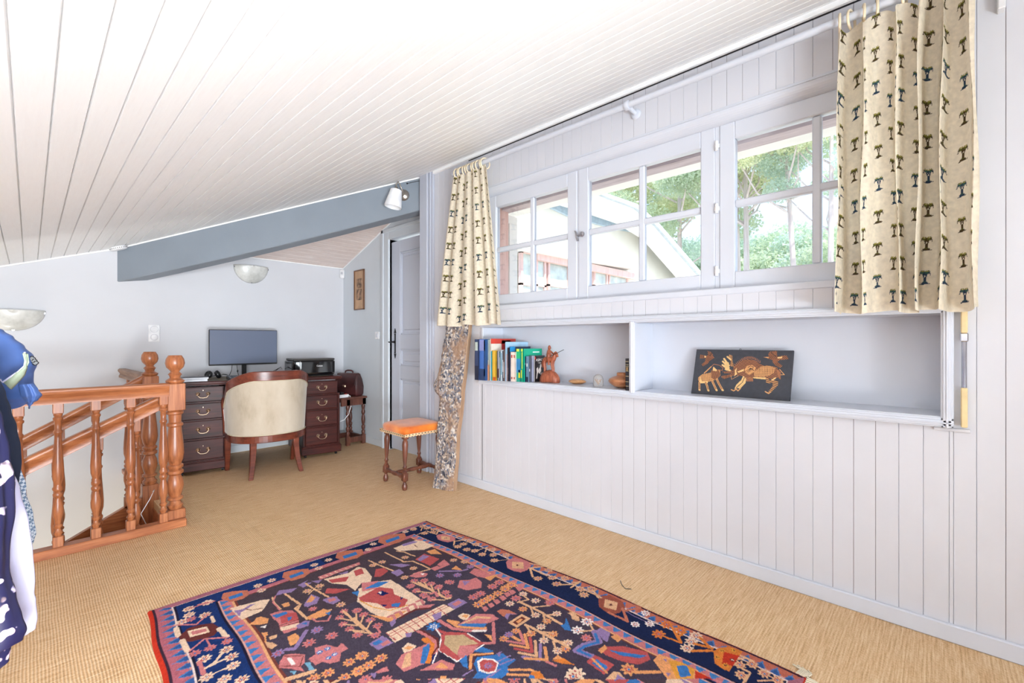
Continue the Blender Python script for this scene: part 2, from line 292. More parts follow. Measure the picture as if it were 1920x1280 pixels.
RUG = '''
F cream 2.6 13.1,193.2 rose
F cream 2.6 12.6,188.2 rose
F cream 2.6 9.7,184.6 rose
F cream 2.6 17.5,183.6 rose
F cream 2.6 19.8,193.4 rose
F cream 2.6 18.2,154.2 rose
F cream 2.6 18.7,148.8 rose
F cream 2.6 18.3,143.4 rose
F cream 2.6 11.5,154.2 rose
F cream 2.6 10.8,143.6 rose
F cream 2.6 15,138.4 rose
F cream 2.6 19,134.1 rose
F pink 2.2 12.8,184.3 rose
F pink 2.2 9.8,159.8 rose
F pink 2.2 14.3,159.3 rose
F pink 2.2 19.5,159.1 rose
L pink 0.8 14.8,179.8 18.6,183.1
L pink 0.8 8,183.7 13.9,178.7 14.8,179.8
L cream 1 10.7,148.3 14,149.8 16.8,153.5
L pink 1.4 9.9,153.8 10.3,145.9
L cream 1 11.1,148.8 17.1,149.2
L cream 0.5 13.3,143.8 16.9,143.9
P brown 7.4,175.6 9.7,176.3 10.7,178.2 15.3,177.5 18.8,175.1 20.1,169.8 17.2,166.4 15.2,166.4 10,168.2 7.9,171.5
P cream 10.8,176.2 16.7,174.5 16.8,169.6 10.8,171.1
P pink 11.7,174.9 16.1,173.3 16,171 11.7,172.1
L cream 1.6 7.6,181.6 7.7,175.3
L cream 1.8 8.3,171.2 8.3,162.9
L cream 1.4 19.4,180.3 19.3,176
L cream 1.8 19.7,169.7 20.2,162
L pink 0.8 8.8,162.5 14.1,166.5 20.4,161.5
L pink 0.8 14.6,165.1 14.6,160.8
P orange2 24.9,192.7 26.5,197 30.1,195.9 35.4,192.5 35,188 32,186.1 27.4,187
P blue 27.5,192.2 32.8,192 32.8,189.1 27.5,189.3
P orange2 50.5,193.3 52.9,197.8 57,196.7 62.9,193 61.8,188.1 58,185.9 52.7,187
P blue 53.5,192.6 59.7,192.5 59.4,189.3 53.2,189.5
P orange2 77.5,194.6 81,199.7 85.8,198.5 92.4,194.4 90.5,188.9 85.6,186.5 79.4,187.7
P blue 81,193.9 88.5,193.8 87.6,190.2 80.3,190.4
P orange2 103.1,196.3 107.6,201.9 113.3,200.6 120.4,196.3 117.6,190.2 111.8,187.6 104.7,188.9
P blue 107.2,195.6 115.9,195.5 114.4,191.7 106,191.8
F cream 2.2 12.6,193.5 rose
F cream 2.2 19.3,193.4 rose
F cream 2.2 39.9,193.4 rose
F cream 2.2 40.1,188.1 rose
F cream 2.2 46.1,194 rose
F cream 2.2 66.5,194.7 rose
F cream 2.2 66.7,189.8 rose
F cream 2.2 73.9,194.8 rose
F cream 2.2 94.7,192 rose
F cream 2.2 100.1,196.1 rose
F cream 2.2 122,197.6 rose
F cream 2.2 128,198.1 rose
L pink 0.8 13.5,193.5 22.2,192.5 16.5,194.2
L pink 0.7 41.1,189.1 47.9,189 42.6,188.9
L pink 0.7 66.9,190.5 75.7,189.6
L pink 0.7 95.9,192.3 102.4,190.5
F cream2 2.4 127.3,197.2 rose
F cream2 2.4 133.7,197 rose
F cream2 2.4 133.8,193 rose
F cream2 2.4 135.5,188.6 rose
F cream2 2.4 132.5,185.6 rose
F cream2 2.4 128.1,187.6 rose
L cream2 0.8 124.3,189.1 131.1,189.5 131.7,181.5 136.9,185.9
L cream2 0.8 132.5,195.7 129.3,192.5
P pink 130.2,179.9 132.2,180.6 134.4,179.3 135.3,175.9 135.6,172.6 134.1,168.7 130.9,167.4 128.4,168.3 127.5,171.5 127.3,175.1
P cream2 131.9,178 134.1,173.5 130.8,169.4 128.5,173.8
F brown 1 131.3,173.6 cream
P pink 132.4,129.2 135.2,130.1 138.4,128.9 139.7,125.2 140,121.5 137.6,117.2 133,115.7 129.5,116.4 128.2,119.9 128.2,123.8
P cream2 134.7,127.2 137.9,122.5 132.9,117.8 129.8,122.5
F brown 1 133.8,122.5 cream
P brown2 134,76.8 136.5,76.7 139,74.7 139.2,71 138.8,67.7 136,64.6 131.8,64.6 129,66.3 128.6,69.7 129.4,73.2
P cream2 135.5,74.4 137.2,69.1 132.2,66.5 130.5,71.6
F brown 1 133.8,70.4 cream
P orange 133.4,27.5 136.4,26.9 139.4,24.3 139.7,20.5 139.1,17.4 135.6,15 130.6,15.9 127.4,18.3 126.9,21.7 127.8,25
P red 135.3,24.7 137.2,19.2 131,17.8 129.2,23.1
F brown 1 133.1,21.1 cream
F cream2 2.5 132,160.7 rose
F cream2 2.5 136.9,161 rose
F cream2 2.5 127.9,160.4 rose
F cream2 2.5 136,155.3 rose
F cream2 2.5 128.6,154.3 rose
F cream2 2.5 130.2,150.1 rose
F cream2 2.5 130,144.2 rose
F cream2 2.5 137.2,144.4 rose
F cream2 2.5 133.4,139.6 rose
F cream2 2.5 137.8,134.8 rose
F cream2 2.5 129.7,134.8 rose
F cream2 2.5 139.5,108.3 rose
F cream2 2.5 130.1,106.6 rose
F cream2 2.5 134.7,102.2 rose
F cream2 2.5 138,97.7 rose
F cream2 2.5 131.6,97.2 rose
L cream2 0.8 137.1,188.4 137.7,175.3 137.2,162.8
L cream2 0.8 131.2,167 138.2,163
L cream2 0.8 131.9,167.4 127.6,163.2
L cream2 0.7 130.6,149.6 137.3,148.5 132.9,145.1
L cream2 0.4 129,134.1 134.9,130.4 138.1,133.5
L cream2 1 135.2,116.5 142,111.5 139.1,119.3
L cream2 1 135.5,116.2 129.7,109.3
L cream2 1 135.5,116.2 134.7,105.4
L cream2 1 131.9,95.5 136.3,91.2 139.8,90.9
F cream2 2.6 134.7,86.8 rose
F cream2 2.6 137.9,83.2 rose
F cream2 2.6 132.1,82.9 rose
L cream2 0.9 135.2,85 135.5,79.1 135.2,76.2
L cream2 0.9 137.1,92.9 138.9,90.7 133.1,90.6
L cream2 0.9 137.6,82.2 134.4,77.2
L orange2 1.2 139.7,68.7 140,60.2 134.6,63.7
L orange2 1.2 135,65.4 129.2,59.3 129,68.1
F white 2.2 138.5,56.7 rose
F white 2.2 129.7,56.1 rose
F white 2.2 133.6,52.1 rose
L lilac 0.3 134.1,62.9 133.8,53.2
F orange 2.9 137.3,46.9 rose
F orange 2.9 137.4,41.4 rose
F orange 2.9 130.3,46.5 rose
F orange 2.9 135.3,13.1 rose
F orange 2.9 135,8.4 rose
L orange 0.9 130.3,44.4 130.7,38.2
L orange 1.1 136.9,44.5 133.1,40.5 131.1,38.4
L orange 1.1 133.1,40.5 136.8,39.7
F cream 2.7 138,35.7 rose
F cream 2.7 133.5,35.5 rose
F cream 2.7 129.2,35.2 rose
L orange 1.2 137.6,34.1 134.5,29
L orange 1.2 133.2,34.1 134.7,28.6
L orange 1.2 129,33.3 133.4,28
F gold 1.2 135.6,25.4 brown
F gold 1.2 131.3,25.4 brown
F gold 1.2 129.2,21.9 brown
F gold 1.2 138.3,22.6 brown
F gold 1.2 135.9,17.3 brown
F gold 1.2 131,17.5 brown
L gold 1.2 134.1,15 132.7,13 129.4,12.4
P cream 26.3,182 38.1,179.6 40.6,177.8 37.3,173.2 35.1,170.8 30.9,170.3 27.5,169.9
P lilac 27.1,179 30.3,177.7 33.4,179.4 35,178.4 28.8,175.6 27.7,172.8
L brown 0.5 30.9,177 32.5,174.4 36,172.7
P peach 28.2,164.6 30.5,165.4 31.9,167.3 33.5,166.8 35,163.2 33.6,160.3 31.1,161.3
P white 30.7,159.7 33,159.3 31.8,157.6
P pink 36.4,166.2 40.2,165.7 43.7,162.4 43.2,155.2 42,151 40.1,148 36,148.6 35.6,152.4 36.4,156.5 36.3,161.8
P rose 39.1,163.5 44.1,159.7 42.8,153.9 37.1,155.9
P blue 36.7,164.6 41.6,163.2 41.4,161.2 37.1,161.2
P blue 40.2,158.7 41.8,158.1 40.9,156.3 39.7,155.9
L brown 0.4 36.4,155.1 43,153.7
L brown 0.4 35.6,153.8 42.1,152.5
P cream 36,153.9 42.2,151.4 41.4,149 35.6,151.3
P lilac 40.5,150.5 44.3,151.4 45.5,149.7 44.2,146.9 40.8,147.7
P blue 42.6,150.4 44.7,149.9 43.9,148.2
P peach 36.2,146 39.2,145.9 39.6,141.8 38,139.6 35.5,139.5 35.8,142.8
L lilac 1.6 42.5,144.5 36.3,137 33.9,138.9
F lilac 2.4 31.3,138.9 rose
F lilac 2.6 45.7,142.1 rose
F pink 2.6 41,136.6 rose
F pink 2.6 48.4,134.8 rose
P peach 29.9,155.6 31.6,154.3 31.3,152.3 29.9,152.3
P cream2 31.2,150.9 33.9,150.2 33.1,148.2 31.2,148.7
P cream2 29.3,149.2 31.3,146.3 32.2,143.6 30.2,142.6 29.3,144.8
L peach 0.6 30.3,152.4 29.5,148.5
P pink 32.5,136.4 35.4,134.5 37.7,131.4 36,127.3 34.5,126.5 34.4,122.8 31.9,127.5 29.2,131 30.3,133.9
P white 32.5,134 33.6,133.7 33.8,128.8 32.5,129.2
L brown 0.3 32.4,135.8 37,131.1 34.3,126.7 30,131.4
P cyan 36,127.3 37.3,126.5 37,121.7 35.6,121.9
P cyan 31.1,126.8 32.7,125.3 31.5,123.9
L cream2 1.2 28.7,124.2 35.5,121.7 36.8,121.2
L cream2 0.8 28.6,123.1 36.2,120.6
P pink 41.5,132.5 45.1,131.1 47.1,126.9 49.2,128.4 49.4,123.3 46.9,123.6 44.4,119.6 41.7,120.8 40.4,123.3 38.1,123.6 37.5,128.3 40.2,128.9
F blue 1.3 41.7,128.9 white
F blue 1.3 44.4,128.8 white
F blue 1.3 44.8,124.2 white
F blue 1.3 42.6,123.9 white
F peach 2.4 39.4,117 rose
F peach 2.4 46.4,116.8 rose
F peach 2.4 42.2,111.1 rose
F peach 2.4 46.4,110.9 rose
F peach 2.4 35.2,117.9 rose
F peach 2.4 50.9,117.1 rose
L cream2 1 47.1,173.5 47.7,164.3 45.1,161 45.4,151.8 49.5,153.1 54.6,151.5
P peach 45,153.3 52.9,154.3 54.3,150.7 51.6,148.9 46.1,150.1
P blue 51.9,150.8 54.1,150.3 52.8,148.3
L pink 0.8 46.9,151 47.4,147.7 50.9,144.9 52.9,147.5
L cream2 0.8 41.9,178.5 40.8,173.3 41,166.7
P cream2 42.6,170.3 44.9,170 44.2,167.1 42.3,167.2
F pink 2 49.8,157.4 rose
F pink 2 59.3,152.1 rose
F pink 2 58.1,146.8 rose
F pink 2 61.9,143.7 rose
F pink 2 55.1,143.8 rose
F pink 2 54.4,138.7 rose
F pink 2 54.9,134.1 rose
F pink 2 55.5,128.6 rose
L cream2 1 58,147 58.6,129.8
L cream2 0.7 54.9,143.4 58.3,137.4
L cream2 0.7 54.5,138.5 58.6,132.9
L cream2 0.7 61.7,143.3 59.2,137.4
L cream2 0.7 54.6,133.4 58.1,128.8
P lilac 48.5,162.8 52.9,167.7 54.7,166 54.6,162.2 48.9,160
P pink 51.8,166.3 54.7,166 52.6,163.1
P lilac 55.2,161.1 59.5,160.5 60.4,155.4 56.9,154.6
P pink 57.6,161.9 60.1,159.4 58.9,156.7
L cream2 0.9 46.6,180.6 47.9,164.4 45.1,163.1 45.2,152.4
P lilac 43.2,178.9 45.8,182.6 49.3,180.4 52.5,178.9 49.1,176.9 45.9,178.7
L pink 0.6 43.2,178.9 40.6,174.3 40.5,166.4
P peach 42.6,170.1 45.2,169.8 44.6,166.5 42.4,166.9
P lilac 53.5,181.1 58.5,182.2 56.3,180.4 59.2,178.9 54.5,176.9
P lilac 59.3,180.2 63.1,177.6 60.6,175.9
L cream2 0.9 56.6,180 58.2,161.8
L cream2 0.6 53.7,169.9 56.7,172 59.2,170.1
F cream2 2.2 54.4,173 rose
F cream2 2.2 60.1,173.3 rose
F cream2 2.2 59.2,152.2 rose
P lilac 54.4,169.2 49.6,164.3 48.1,161.3 52.4,159.9 55.6,163.8
P peach 54.1,168.4 50,164 51.7,162.9 54.4,165
P rose 61.2,168.9 67.8,161 61.6,162 58.7,165.5
P lilac 56.1,161.5 60.8,159.9 60.4,156 56.9,154.8 55.6,158.3
P pink 56.9,160.1 59.8,159.2 59.4,156.9 56.7,157.4
P pink 63,181.5 84,181.7 83.1,179 62.6,178.3
L cream 0.5 63.7,180.8 64.2,179.3
L cream 0.5 66,180.8 66.6,179.3
L cream 0.5 68.4,180.8 68.9,179.3
L cream 0.5 70.9,180.9 71.4,179.3
L cream 0.5 73.3,180.8 73.9,179.3
L cream 0.5 75.9,180.8 76.3,179.2
L cream 0.5 78.5,180.8 78.9,179.2
L cream 0.5 81,180.8 81.4,179.2
P lilac 70.8,177.4 75.7,177.1 74.1,174.9
P blue 66.9,158.1 69.4,156.8 67,153.5
P cream 64.1,177.7 75,175 81,177.7 82.6,173.6 80.1,164 77.1,160.2 73.9,162.3 68.5,158.2 68.7,165.4 64.7,171.5
P rose 65.2,175.5 73.4,171.8 70,168.4 64.9,171.9
P rose 77.4,175.2 81.4,174.9 79.5,169.4 75.5,169.8
P cream 70.3,158.5 78.9,158.4 84.2,155.2 85,128.3 79.2,126.1 68.1,127.5 65.6,138.5 65.1,149.8
P pink 73.9,162.3 79.9,158.5 75.8,152.9 70.3,155.4
P blue 67.3,157.5 69.8,156.8 67.2,153.4
P blue 71.9,156.8 79.5,157.8 82.8,154.3 77.1,153.6
P rose 66.9,151.8 77.1,153.6 80.8,147.8 79,143.4 81,135.4 77.1,131.9 71.4,136 70.7,142.2 66.1,148.7
P navy 74,149.5 76.7,149.8 77.8,145.7 74.6,146
P navy 79.8,139.6 80.4,138 78.9,137.6
P navy 71.4,140.5 73,138.1 71.3,138
P blue 74.4,137.6 77.9,135.8 75.6,133.5 73.6,135.6
L gold 0.5 66.2,149.6 67.9,141.4 71.7,133.9 78.9,132
P white 75,150 76.3,149.2 74.9,147.6
P peach 64,138.4 69.2,129.5 73.6,130.2 76.7,128.7 69,126.5 67.3,127.5
P cream 104.8,183.8 118.7,183.4 120.9,180 120.4,174 120.8,170.3 114,170.3 110.6,173.8 105,178.5
P lilac 110.3,184.5 117.4,183.7 118.3,180.6 110,181.6
L brown 0.5 114.7,178.8 113.9,175.5
P peach 113.5,167.7 118.2,166.9 116.3,159 114.8,161.4 112.8,163.6
P rose 103.9,164.2 111.1,166.3 112.1,155.8 104.4,153.1
P lilac 104.9,163.5 109.8,165.6 110.8,161.8 104.1,160.5
P pink 107.5,151.7 113.3,153.6 111.8,147.2 107,147.1
P pink 102.7,150.8 106.8,150.7 107,147.1 102.9,147.2
L lilac 1.2 104.1,145.2 111.3,138.5 114.6,137.3
P peach 109.3,143 113.1,144.2 112.4,138.1
L cream2 0.9 99.1,182.5 98.9,165.9 102.1,163.6 102.4,150.2 94.5,152.1
L cream2 0.9 104.1,179.4 105.9,175.6 106.2,167.5
L cream2 0.9 88.3,180.3 89.8,161.8
F cream2 2.2 102.3,170 rose
F cream2 2.2 91.9,173.9 rose
F cream2 2.2 86.8,174 rose
F cream2 2.2 116,149.7 rose
F cream2 2.2 118.5,144.5 rose
F cream2 2.2 97.6,156.9 rose
F cream2 2.2 89.7,152.4 rose
F lilac 2.4 117.4,138.5 rose
F lilac 2.4 107.9,136.4 rose
F lilac 2.4 101.9,141.9 rose
P lilac 92.3,169.2 96.7,165.6 98.9,160.7 94.4,161.9
P rose 80.7,163.1 85.5,169.4 88.8,167.6 88.2,163.3 82.6,161.1
P lilac 88.3,161.5 92.7,161.3 92,156.2 87.9,155.7
P pink 113.2,134 117.6,135.8 119.5,130.4 119.1,125.9 121.6,124.8 115.5,122.8 114.4,126.3 113.2,129
P peach 115,125.5 121.6,123.1 114.8,121.3
P pink 91.7,151.8 97.2,152.4 99,147.3 96.7,145.8 93.1,148.1
P white 96.4,150.1 98.2,149 96.6,147.6
F pink 2.2 101.2,134.3 rose
F pink 2.2 90.9,146.6 rose
F pink 2.2 94.2,143.2 rose
F pink 2.2 94.9,138.7 rose
F pink 2.2 95.9,134.1 rose
F pink 2.2 87.2,143.9 rose
F pink 2.2 87.3,138.9 rose
L cream2 1 89.9,146.2 92.1,133.9
L cream2 0.7 93.6,142.3 92.1,137.5
P pink 105.7,131.7 109,129 112.5,128.3 111.5,123.2 107.9,119.8 102.5,122.8 101.2,127.7
P lilac 106.1,130.4 108.6,127.8 104.3,126.6
F peach 2.4 112.1,117.3 rose
F peach 2.4 116.5,117.7 rose
F peach 2.4 118.2,112.1 rose
F peach 2.4 114.8,112.2 rose
F pink 2.2 87.7,143.7 rose
F pink 2.2 94.3,143.4 rose
F pink 2.2 94.7,138.5 rose
F pink 2.2 95.2,133.7 rose
F pink 2.2 95.2,128.2 rose
F pink 2.2 87.1,138.7 rose
F pink 2.2 87.5,133.6 rose
F pink 2.2 88.1,128.4 rose
F pink 2.2 101.7,133.3 rose
F pink 2.2 93.9,124.8 rose
L cream2 1.1 91.6,144 92.5,123.8 94,123.4
L cream2 0.7 94.4,138.1 92.3,133.3
L cream2 0.7 87,138.1 90.8,132.2
L cream2 0.7 94.6,132.9 92.6,128.9
L cream2 0.7 87.8,128.1 91.3,123.7
F pink 2.2 62.4,143.4 rose
F pink 2.2 62.9,138.9 rose
F pink 2.2 63.2,133.7 rose
F pink 2.2 63.3,128.3 rose
F pink 2.2 55.3,128.5 rose
F pink 2.2 59.7,123.5 rose
L cream2 1.1 59.2,139.4 59.1,125.1
L cream2 0.7 62.5,138.2 59.7,134.6
L cream2 0.7 63.1,132.7 59.6,129.6
L cream2 0.7 55.3,131.4 58.9,126.3
L pink 0.8 57.9,125.3 61.6,123.4 62.7,127.4
F pink 2.7 112.1,116.9 rose
F pink 2.7 116.5,117.3 rose
F pink 2.7 104.7,116.6 rose
F pink 2.7 100.9,116.7 rose
F peach 2.7 118.4,111.6 rose
F peach 2.7 114.1,111.2 rose
F peach 2.7 109.6,111.2 rose
F peach 2.7 105.4,111.1 rose
F peach 2.7 101.9,111.2 rose
F peach 2.7 98.6,111 rose
P pink 111.3,109.4 113.3,108.6 112.6,106 109.9,105.9
P pink 114,109.3 116,108.4 115.2,105.9 112.6,105.7
P pink 108.1,108.9 110.1,108.1 109.3,105.6 106.8,105.4
P pink 118.1,109.1 120.1,108.2 119.2,105.6 116.5,105.5
P pink 104.6,108.8 106.6,107.9 105.8,105.5 103.4,105.3
P pink 101.3,108.6 103.1,107.9 102.5,105.4 100.1,105.3
P pink 98,108.5 99.8,107.7 99.2,105.4 96.9,105.2
F cream 2.2 116.2,102.7 rose
F cream 2.2 107.4,101.9 rose
F cream 2.2 115.7,95.3 rose
F cream 2.2 108.1,88.5 rose
F cream 2.2 114.2,82.8 rose
F cream 2.2 104,81.9 rose
F cream 2.2 98.8,75.8 rose
F cream 2.2 103.8,68.4 rose
F cream 2.2 98.1,68.4 rose
F peach 2.2 108,95.1 rose
F peach 2.2 108,82.5 rose
F peach 2.2 98.6,81.9 rose
F peach 2.2 103.7,75.6 rose
F peach 2.2 100.7,67.1 rose
F pink 2.6 118.3,89.8 rose
F pink 2.6 111.9,102.7 rose
L cream2 1.2 110.9,99.9 111.1,92.3 110.2,77.2
L cream2 0.8 115.3,101.5 114.4,98 110.2,100
L cream2 0.8 112,92.5 116.3,88.8
L cream2 0.8 110.4,93 107.6,89
L cream2 0.8 110.6,85.7 113.6,82.3
L cream2 0.8 109.9,86 107.4,82.6
P blue 109.5,77 111.2,76.2 114.8,78.6 111.7,74.4 109.6,71.6 108.5,74
P cream2 97.7,93.3 105.3,93.3 105.3,88.2 97.8,88.4
P brown 99,91.9 104,91.9 104.1,89.6 98.8,89.4
P peach 100.3,91.5 102.9,91.5 102.7,90.1 99.9,89.8
L cream2 1.2 101.1,87.3 102,66.6
L cream2 0.8 100.9,86.5 98.8,82.6
L cream2 0.8 101.3,80.9 104,75.9
L cream2 0.8 101.5,78.7 99.3,76.2
L cream2 0.8 100.9,72.6 103.9,68.7
L cream2 0.8 100.6,72.9 98.1,69.2
P orange2 100.2,101.8 102.2,102 103.9,99 103.9,94.3 101.4,97.1 99.4,97
P lilac 101.6,98 104.1,94.6 102,96.4 99,94.7 99.6,96.8
P cream2 117.2,80 120,78.6 116.6,73.2 115.2,74.9 117.5,75.5
P lilac 90.1,120.6 96.2,120.5 96.6,115.4 89.8,115.5
P pink 91.5,119.2 95,119.1 95.2,117.1 91.4,116.8
P cream 63.1,121.9 89.1,121.7 89.8,115.5 62.2,114.4
L rose 0.35 63.1,121.9 63.2,115.3
L rose 0.35 65.8,121.9 65.7,115.1
L rose 0.35 68.4,121.9 68.3,115.1
L rose 0.35 71.2,121.9 71,114.9
L rose 0.35 74,121.8 73.6,114.8
L rose 0.35 76.9,121.8 76.5,114.7
L rose 0.35 79.9,121.8 79.3,114.6
L rose 0.35 82.9,121.7 82.2,114.5
L rose 0.35 86,121.7 85.2,114.3
L rose 0.35 63,118.7 89.4,118.9
L rose 0.35 63.3,120.4 89.3,120.3
P lilac 55.6,120.8 61.4,121.3 61.9,114.7 56.2,115.2
P blue 56.6,120.1 59.3,120.1 59.6,118 56.8,118.1
P pink 58.3,117.4 61.4,117.9 61.5,115.6 58.3,115.7
L pink 1.2 69,130.4 70.9,130.2 70.1,127
L pink 1.2 72.3,130.7 74.1,130.4 73.4,127.2
L pink 1.2 75.6,130.9 77.6,130.6 76.6,127.4
L pink 1.2 79.1,131.2 81.1,130.8 80.1,127.6
L pink 1.2 82.6,131.4 84.7,131.1 83.7,127.9
L pink 1.2 86.2,131.7 88.4,131.3 87.2,128.1
L pink 1.2 90,132 92.2,131.6 91,128.3
P lilac 67.4,126.7 70.3,127.5 69.1,124.9 66.4,123.4
P pink 81.3,128.6 86.8,124.1 83.7,123.8 80.8,126.2
L brown 1.2 71.8,126.5 79,126.9 83.5,123.4
P lilac 81.2,118.8 85.3,118 82.9,114.8 80,114.5
P lilac 67.6,116.3 69.8,115 68,113 66.7,113.9
L pink 1.6 80.9,113.5 81.5,105.5 84.9,99.9 89.1,96.3
L peach 1.4 83.4,111 83.3,105.7 86.6,100.7 89.8,97.1
P peach 82.5,109.7 84.6,110.2 86,107 83.8,106.2
P pink 84.2,106.3 93.5,106.8 97.7,101.8 97.3,97.6 91.8,98.7
P cream2 85.1,105.9 92.8,105.3 96.3,100.4 92.5,99.5
P pink 86.3,105.2 92.1,103.8 94.9,100.2 91.9,99.6
P blue 84.1,106 86.3,105.2 92.3,98.7 89.8,97.7 85.1,103.8
P cream 87.7,110.7 90.3,110.9 91.7,107.6 88.8,106.3 87.4,107.2
P peach 88.7,109.7 90.4,109.6 91,107.8 89.1,107.3
F white 2 77.3,112.1 rose
F blue 3.2 77.3,112.1 white
L rose 1.4 76.9,109.4 77.8,105.5 82.6,99.9
L white 0.6 77,110.3 75.7,104.9 70.6,99.2 71.4,90.3 83.3,90.1 83.2,99.3
L white 1.2 85.7,99 88.7,95.8
P navy2 85.4,97.9 87.7,96 86.3,88.7 84.3,90.8
P peach 87.1,94.5 88.4,92.1 86.1,89
L pink 1.2 94.1,97.3 86.1,88.1 83.6,90.7
P rose 76.2,106.2 82.9,99.6 83.6,90.7 71.6,90.5 70.6,99.2 74.2,102.6
P tweed 77,104.4 81.9,99.7 82,91.9 76.8,95.9 73.5,92.7 73.6,100.5
P pink 77,96.1 81.4,91.2 77.3,89.4 73,90.4 73.5,92.7
P orange 69.7,109.3 72.7,107.9 71.9,103.2 68.5,98.9 64.8,96.2 63.7,97.3 70.1,103.4 69.5,106.8
L pink 1.4 71.7,113.9 72.6,107.6 72.2,102.9 68.8,98.6
L brown 0.8 72.7,114 73.8,104.9 71.2,100.4
L brown 0.7 67.6,99 70.8,100.8
P pink 56.9,104.5 60.7,107.1 70.9,105.2 69.1,102.6 63.7,97.3 56.8,99.2
P cream2 61.6,106.2 63.5,105.8 59.9,99.9 57.1,101.1
P pink 64.5,105.8 67.1,105.5 62.1,99.1 60.2,99.6
P blue 67.4,104.4 70.4,104.9 68.7,102.1 63.7,97.3 62.6,98.5
P cream 62.3,109.8 65.4,111 66.6,107 63.9,106.3 61.6,107.1
P peach 62.9,109.2 64.6,109.5 65.5,107.3 63.5,107.2
P navy 67.6,99 69.4,98.8 65.9,95.1 65.1,95.9
L white 0.5 65.5,95.6 69.4,98.8
P navy2 70.5,98.4 71.1,91.1 68.9,89.5 68.5,96.3
P pink 60.8,95.8 65.9,95.1 68.5,94.7 70.1,89.7 68.1,88
P peach 64.6,93.2 67.8,93.8 67.5,89.5
P blue 72.2,90 75.6,90.4 71.7,84.9 71.3,86.9
P blue 78.4,90.1 81.8,89.8 83,85 80.9,85.6
L peach 1 72.2,84.3 76.6,89.3 81.9,84.4
L brown 0.4 73,84.2 76.8,88.2 81.6,84
P blue 74.4,85.2 77.3,86.9 82.3,83.1 84.4,81.7 83.9,78.9 85.1,76.2 81.2,76.1 79.3,73.5 75.8,73.6 69.7,80.2 72.7,81.4
P lilac 82.8,83.5 84.9,82.9 82.4,81.4
L lilac 0.5 80.3,80.2 85.2,79.1
L lilac 0.5 79.8,78.5 84.9,77
L lilac 0.5 68.6,83.6 72.4,83.3
L lilac 0.6 72.5,77.2 78.4,76.9
P white 75.8,85.2 78,85.3 80.2,82.4 80.3,79.5 76.8,77 74.5,78.3 73.4,81.5
P rose 76.2,84.4 77.7,84.4 79.8,82.2 79.8,79.6 76.9,77.7 74.9,78.7 74.3,81.7
F lilac 1.6 77,81.1 rose
L pink 1.1 89.8,85.7 92.7,79.7 96.7,86
L peach 1.1 89.3,83.1 92.1,77.2 96.6,83.3
L rose 1.1 88.8,80.5 91.5,74.7 96.6,80.6
L cream2 1.1 88.3,77.9 91.1,72.2 96.5,78
L lilac 1.1 87.7,75.5 90.5,69.9 96.5,75.3
L peach 1.2 92.9,88.3 93,82.3
F peach 2 96.1,87.2 rose
F peach 2 90,87.4 rose
F lilac 2 92.9,87.7 rose
L pink 1 91.6,67.8 92.3,64.3
L peach 1.2 87.7,74.3 92.3,68.3 96.3,73
P orange 93.3,66.7 96.8,64.6 97,59.7 94.2,63.8
P peach 93.8,67 96.6,66.9 96.6,64.3
F white 2.8 118.1,70.8 rose
F white 2.8 111.6,70.3 rose
F pink 2.4 110.5,65.2 rose
L cream2 0.8 117.9,69.2 115.7,65.7 112,69.1
P lilac 116.2,64.9 118.9,64.9 119.2,60.5 114.1,58.2 113.8,59.7
P peach 117.3,59.1 120.1,58.2 119.4,55.5 116.6,55.4
L lilac 2.6 115.3,64.9 112.1,60.6 106.7,63.4 102.7,63.7 104.1,58.1
L blue 1.2 114.5,64 111.6,60.5 106.8,62.8 103.1,63.2 104.1,58.6
P rose 109,58.6 111.8,57.2 116,52.8 119,45.1 116.3,42.1 111.5,43.9 109.4,48.1 108,54.7
P blue 110.9,55.5 117.2,44 114.3,45.4 111.3,51
P peach 107.9,57.9 112.3,58.2 111.2,56.2 107.7,56.1
P rose 100.9,57.8 105.6,57.4 106.3,49.8 100.2,50
P blue 101.6,56.1 104.3,56 103.8,50.8 101.2,51.1
L peach 0.8 103.4,57 101.5,49.8
F peach 3.2 107.5,45.2 rose
L peach 1.4 107.9,42.8 112.7,37.2
F cream 3.6 94.2,56.9 rose
P cream2 98.8,48.4 103.4,48.5 104.3,46.6 102.7,43.1
P lilac 100.3,45.9 103.3,46.9 103,43.7
P peach 116.3,41.1 120.4,41.3 121.2,36.4 121.1,28.9 120.4,22.5 111.2,33.3
P gold 119.5,37.4 121.5,34.1 121.1,28.9 116.6,27.7 113.4,31.6
P blue 118.9,34.2 121.1,31.6 117.5,28.6 114.7,30.9
P red 120.5,28.6 120.4,22.5 116.6,26.9
P lilac 119,39.1 119.8,38 118.5,37.6
P lilac 113.6,35.4 114.7,34.1 112.7,34.1
P cream2 118.7,80 118.3,75 116.6,73.2 115.3,75.9
L peach 1 80.4,74.6 85.3,69.2 86.2,65
L peach 1 78.7,73.4 83.1,68.2
P orange 84.5,68.5 86.9,66.6 85.8,62.6 82.3,66.5
P blue 83.5,68.1 84.4,66.4 83.3,65.4 82.2,66.9
F cream 3.2 92.8,56.9 rose
F peach 2.6 51,116.4 rose
F peach 2.6 54.8,110.7 rose
F peach 2.6 50.4,110.6 rose
F peach 2.6 46.7,110.5 rose
P pink 50.2,106.2 54.2,105.8 53.7,103.2 50.7,104.8
P lilac 48.6,107 50.7,105.6 48.9,103.7
P peach 63.7,88.8 65.1,87.4 63.8,86.3 62.5,87.7
F pink 2.4 51.1,100.3 rose
F pink 2.4 46.6,105.4 rose
'''
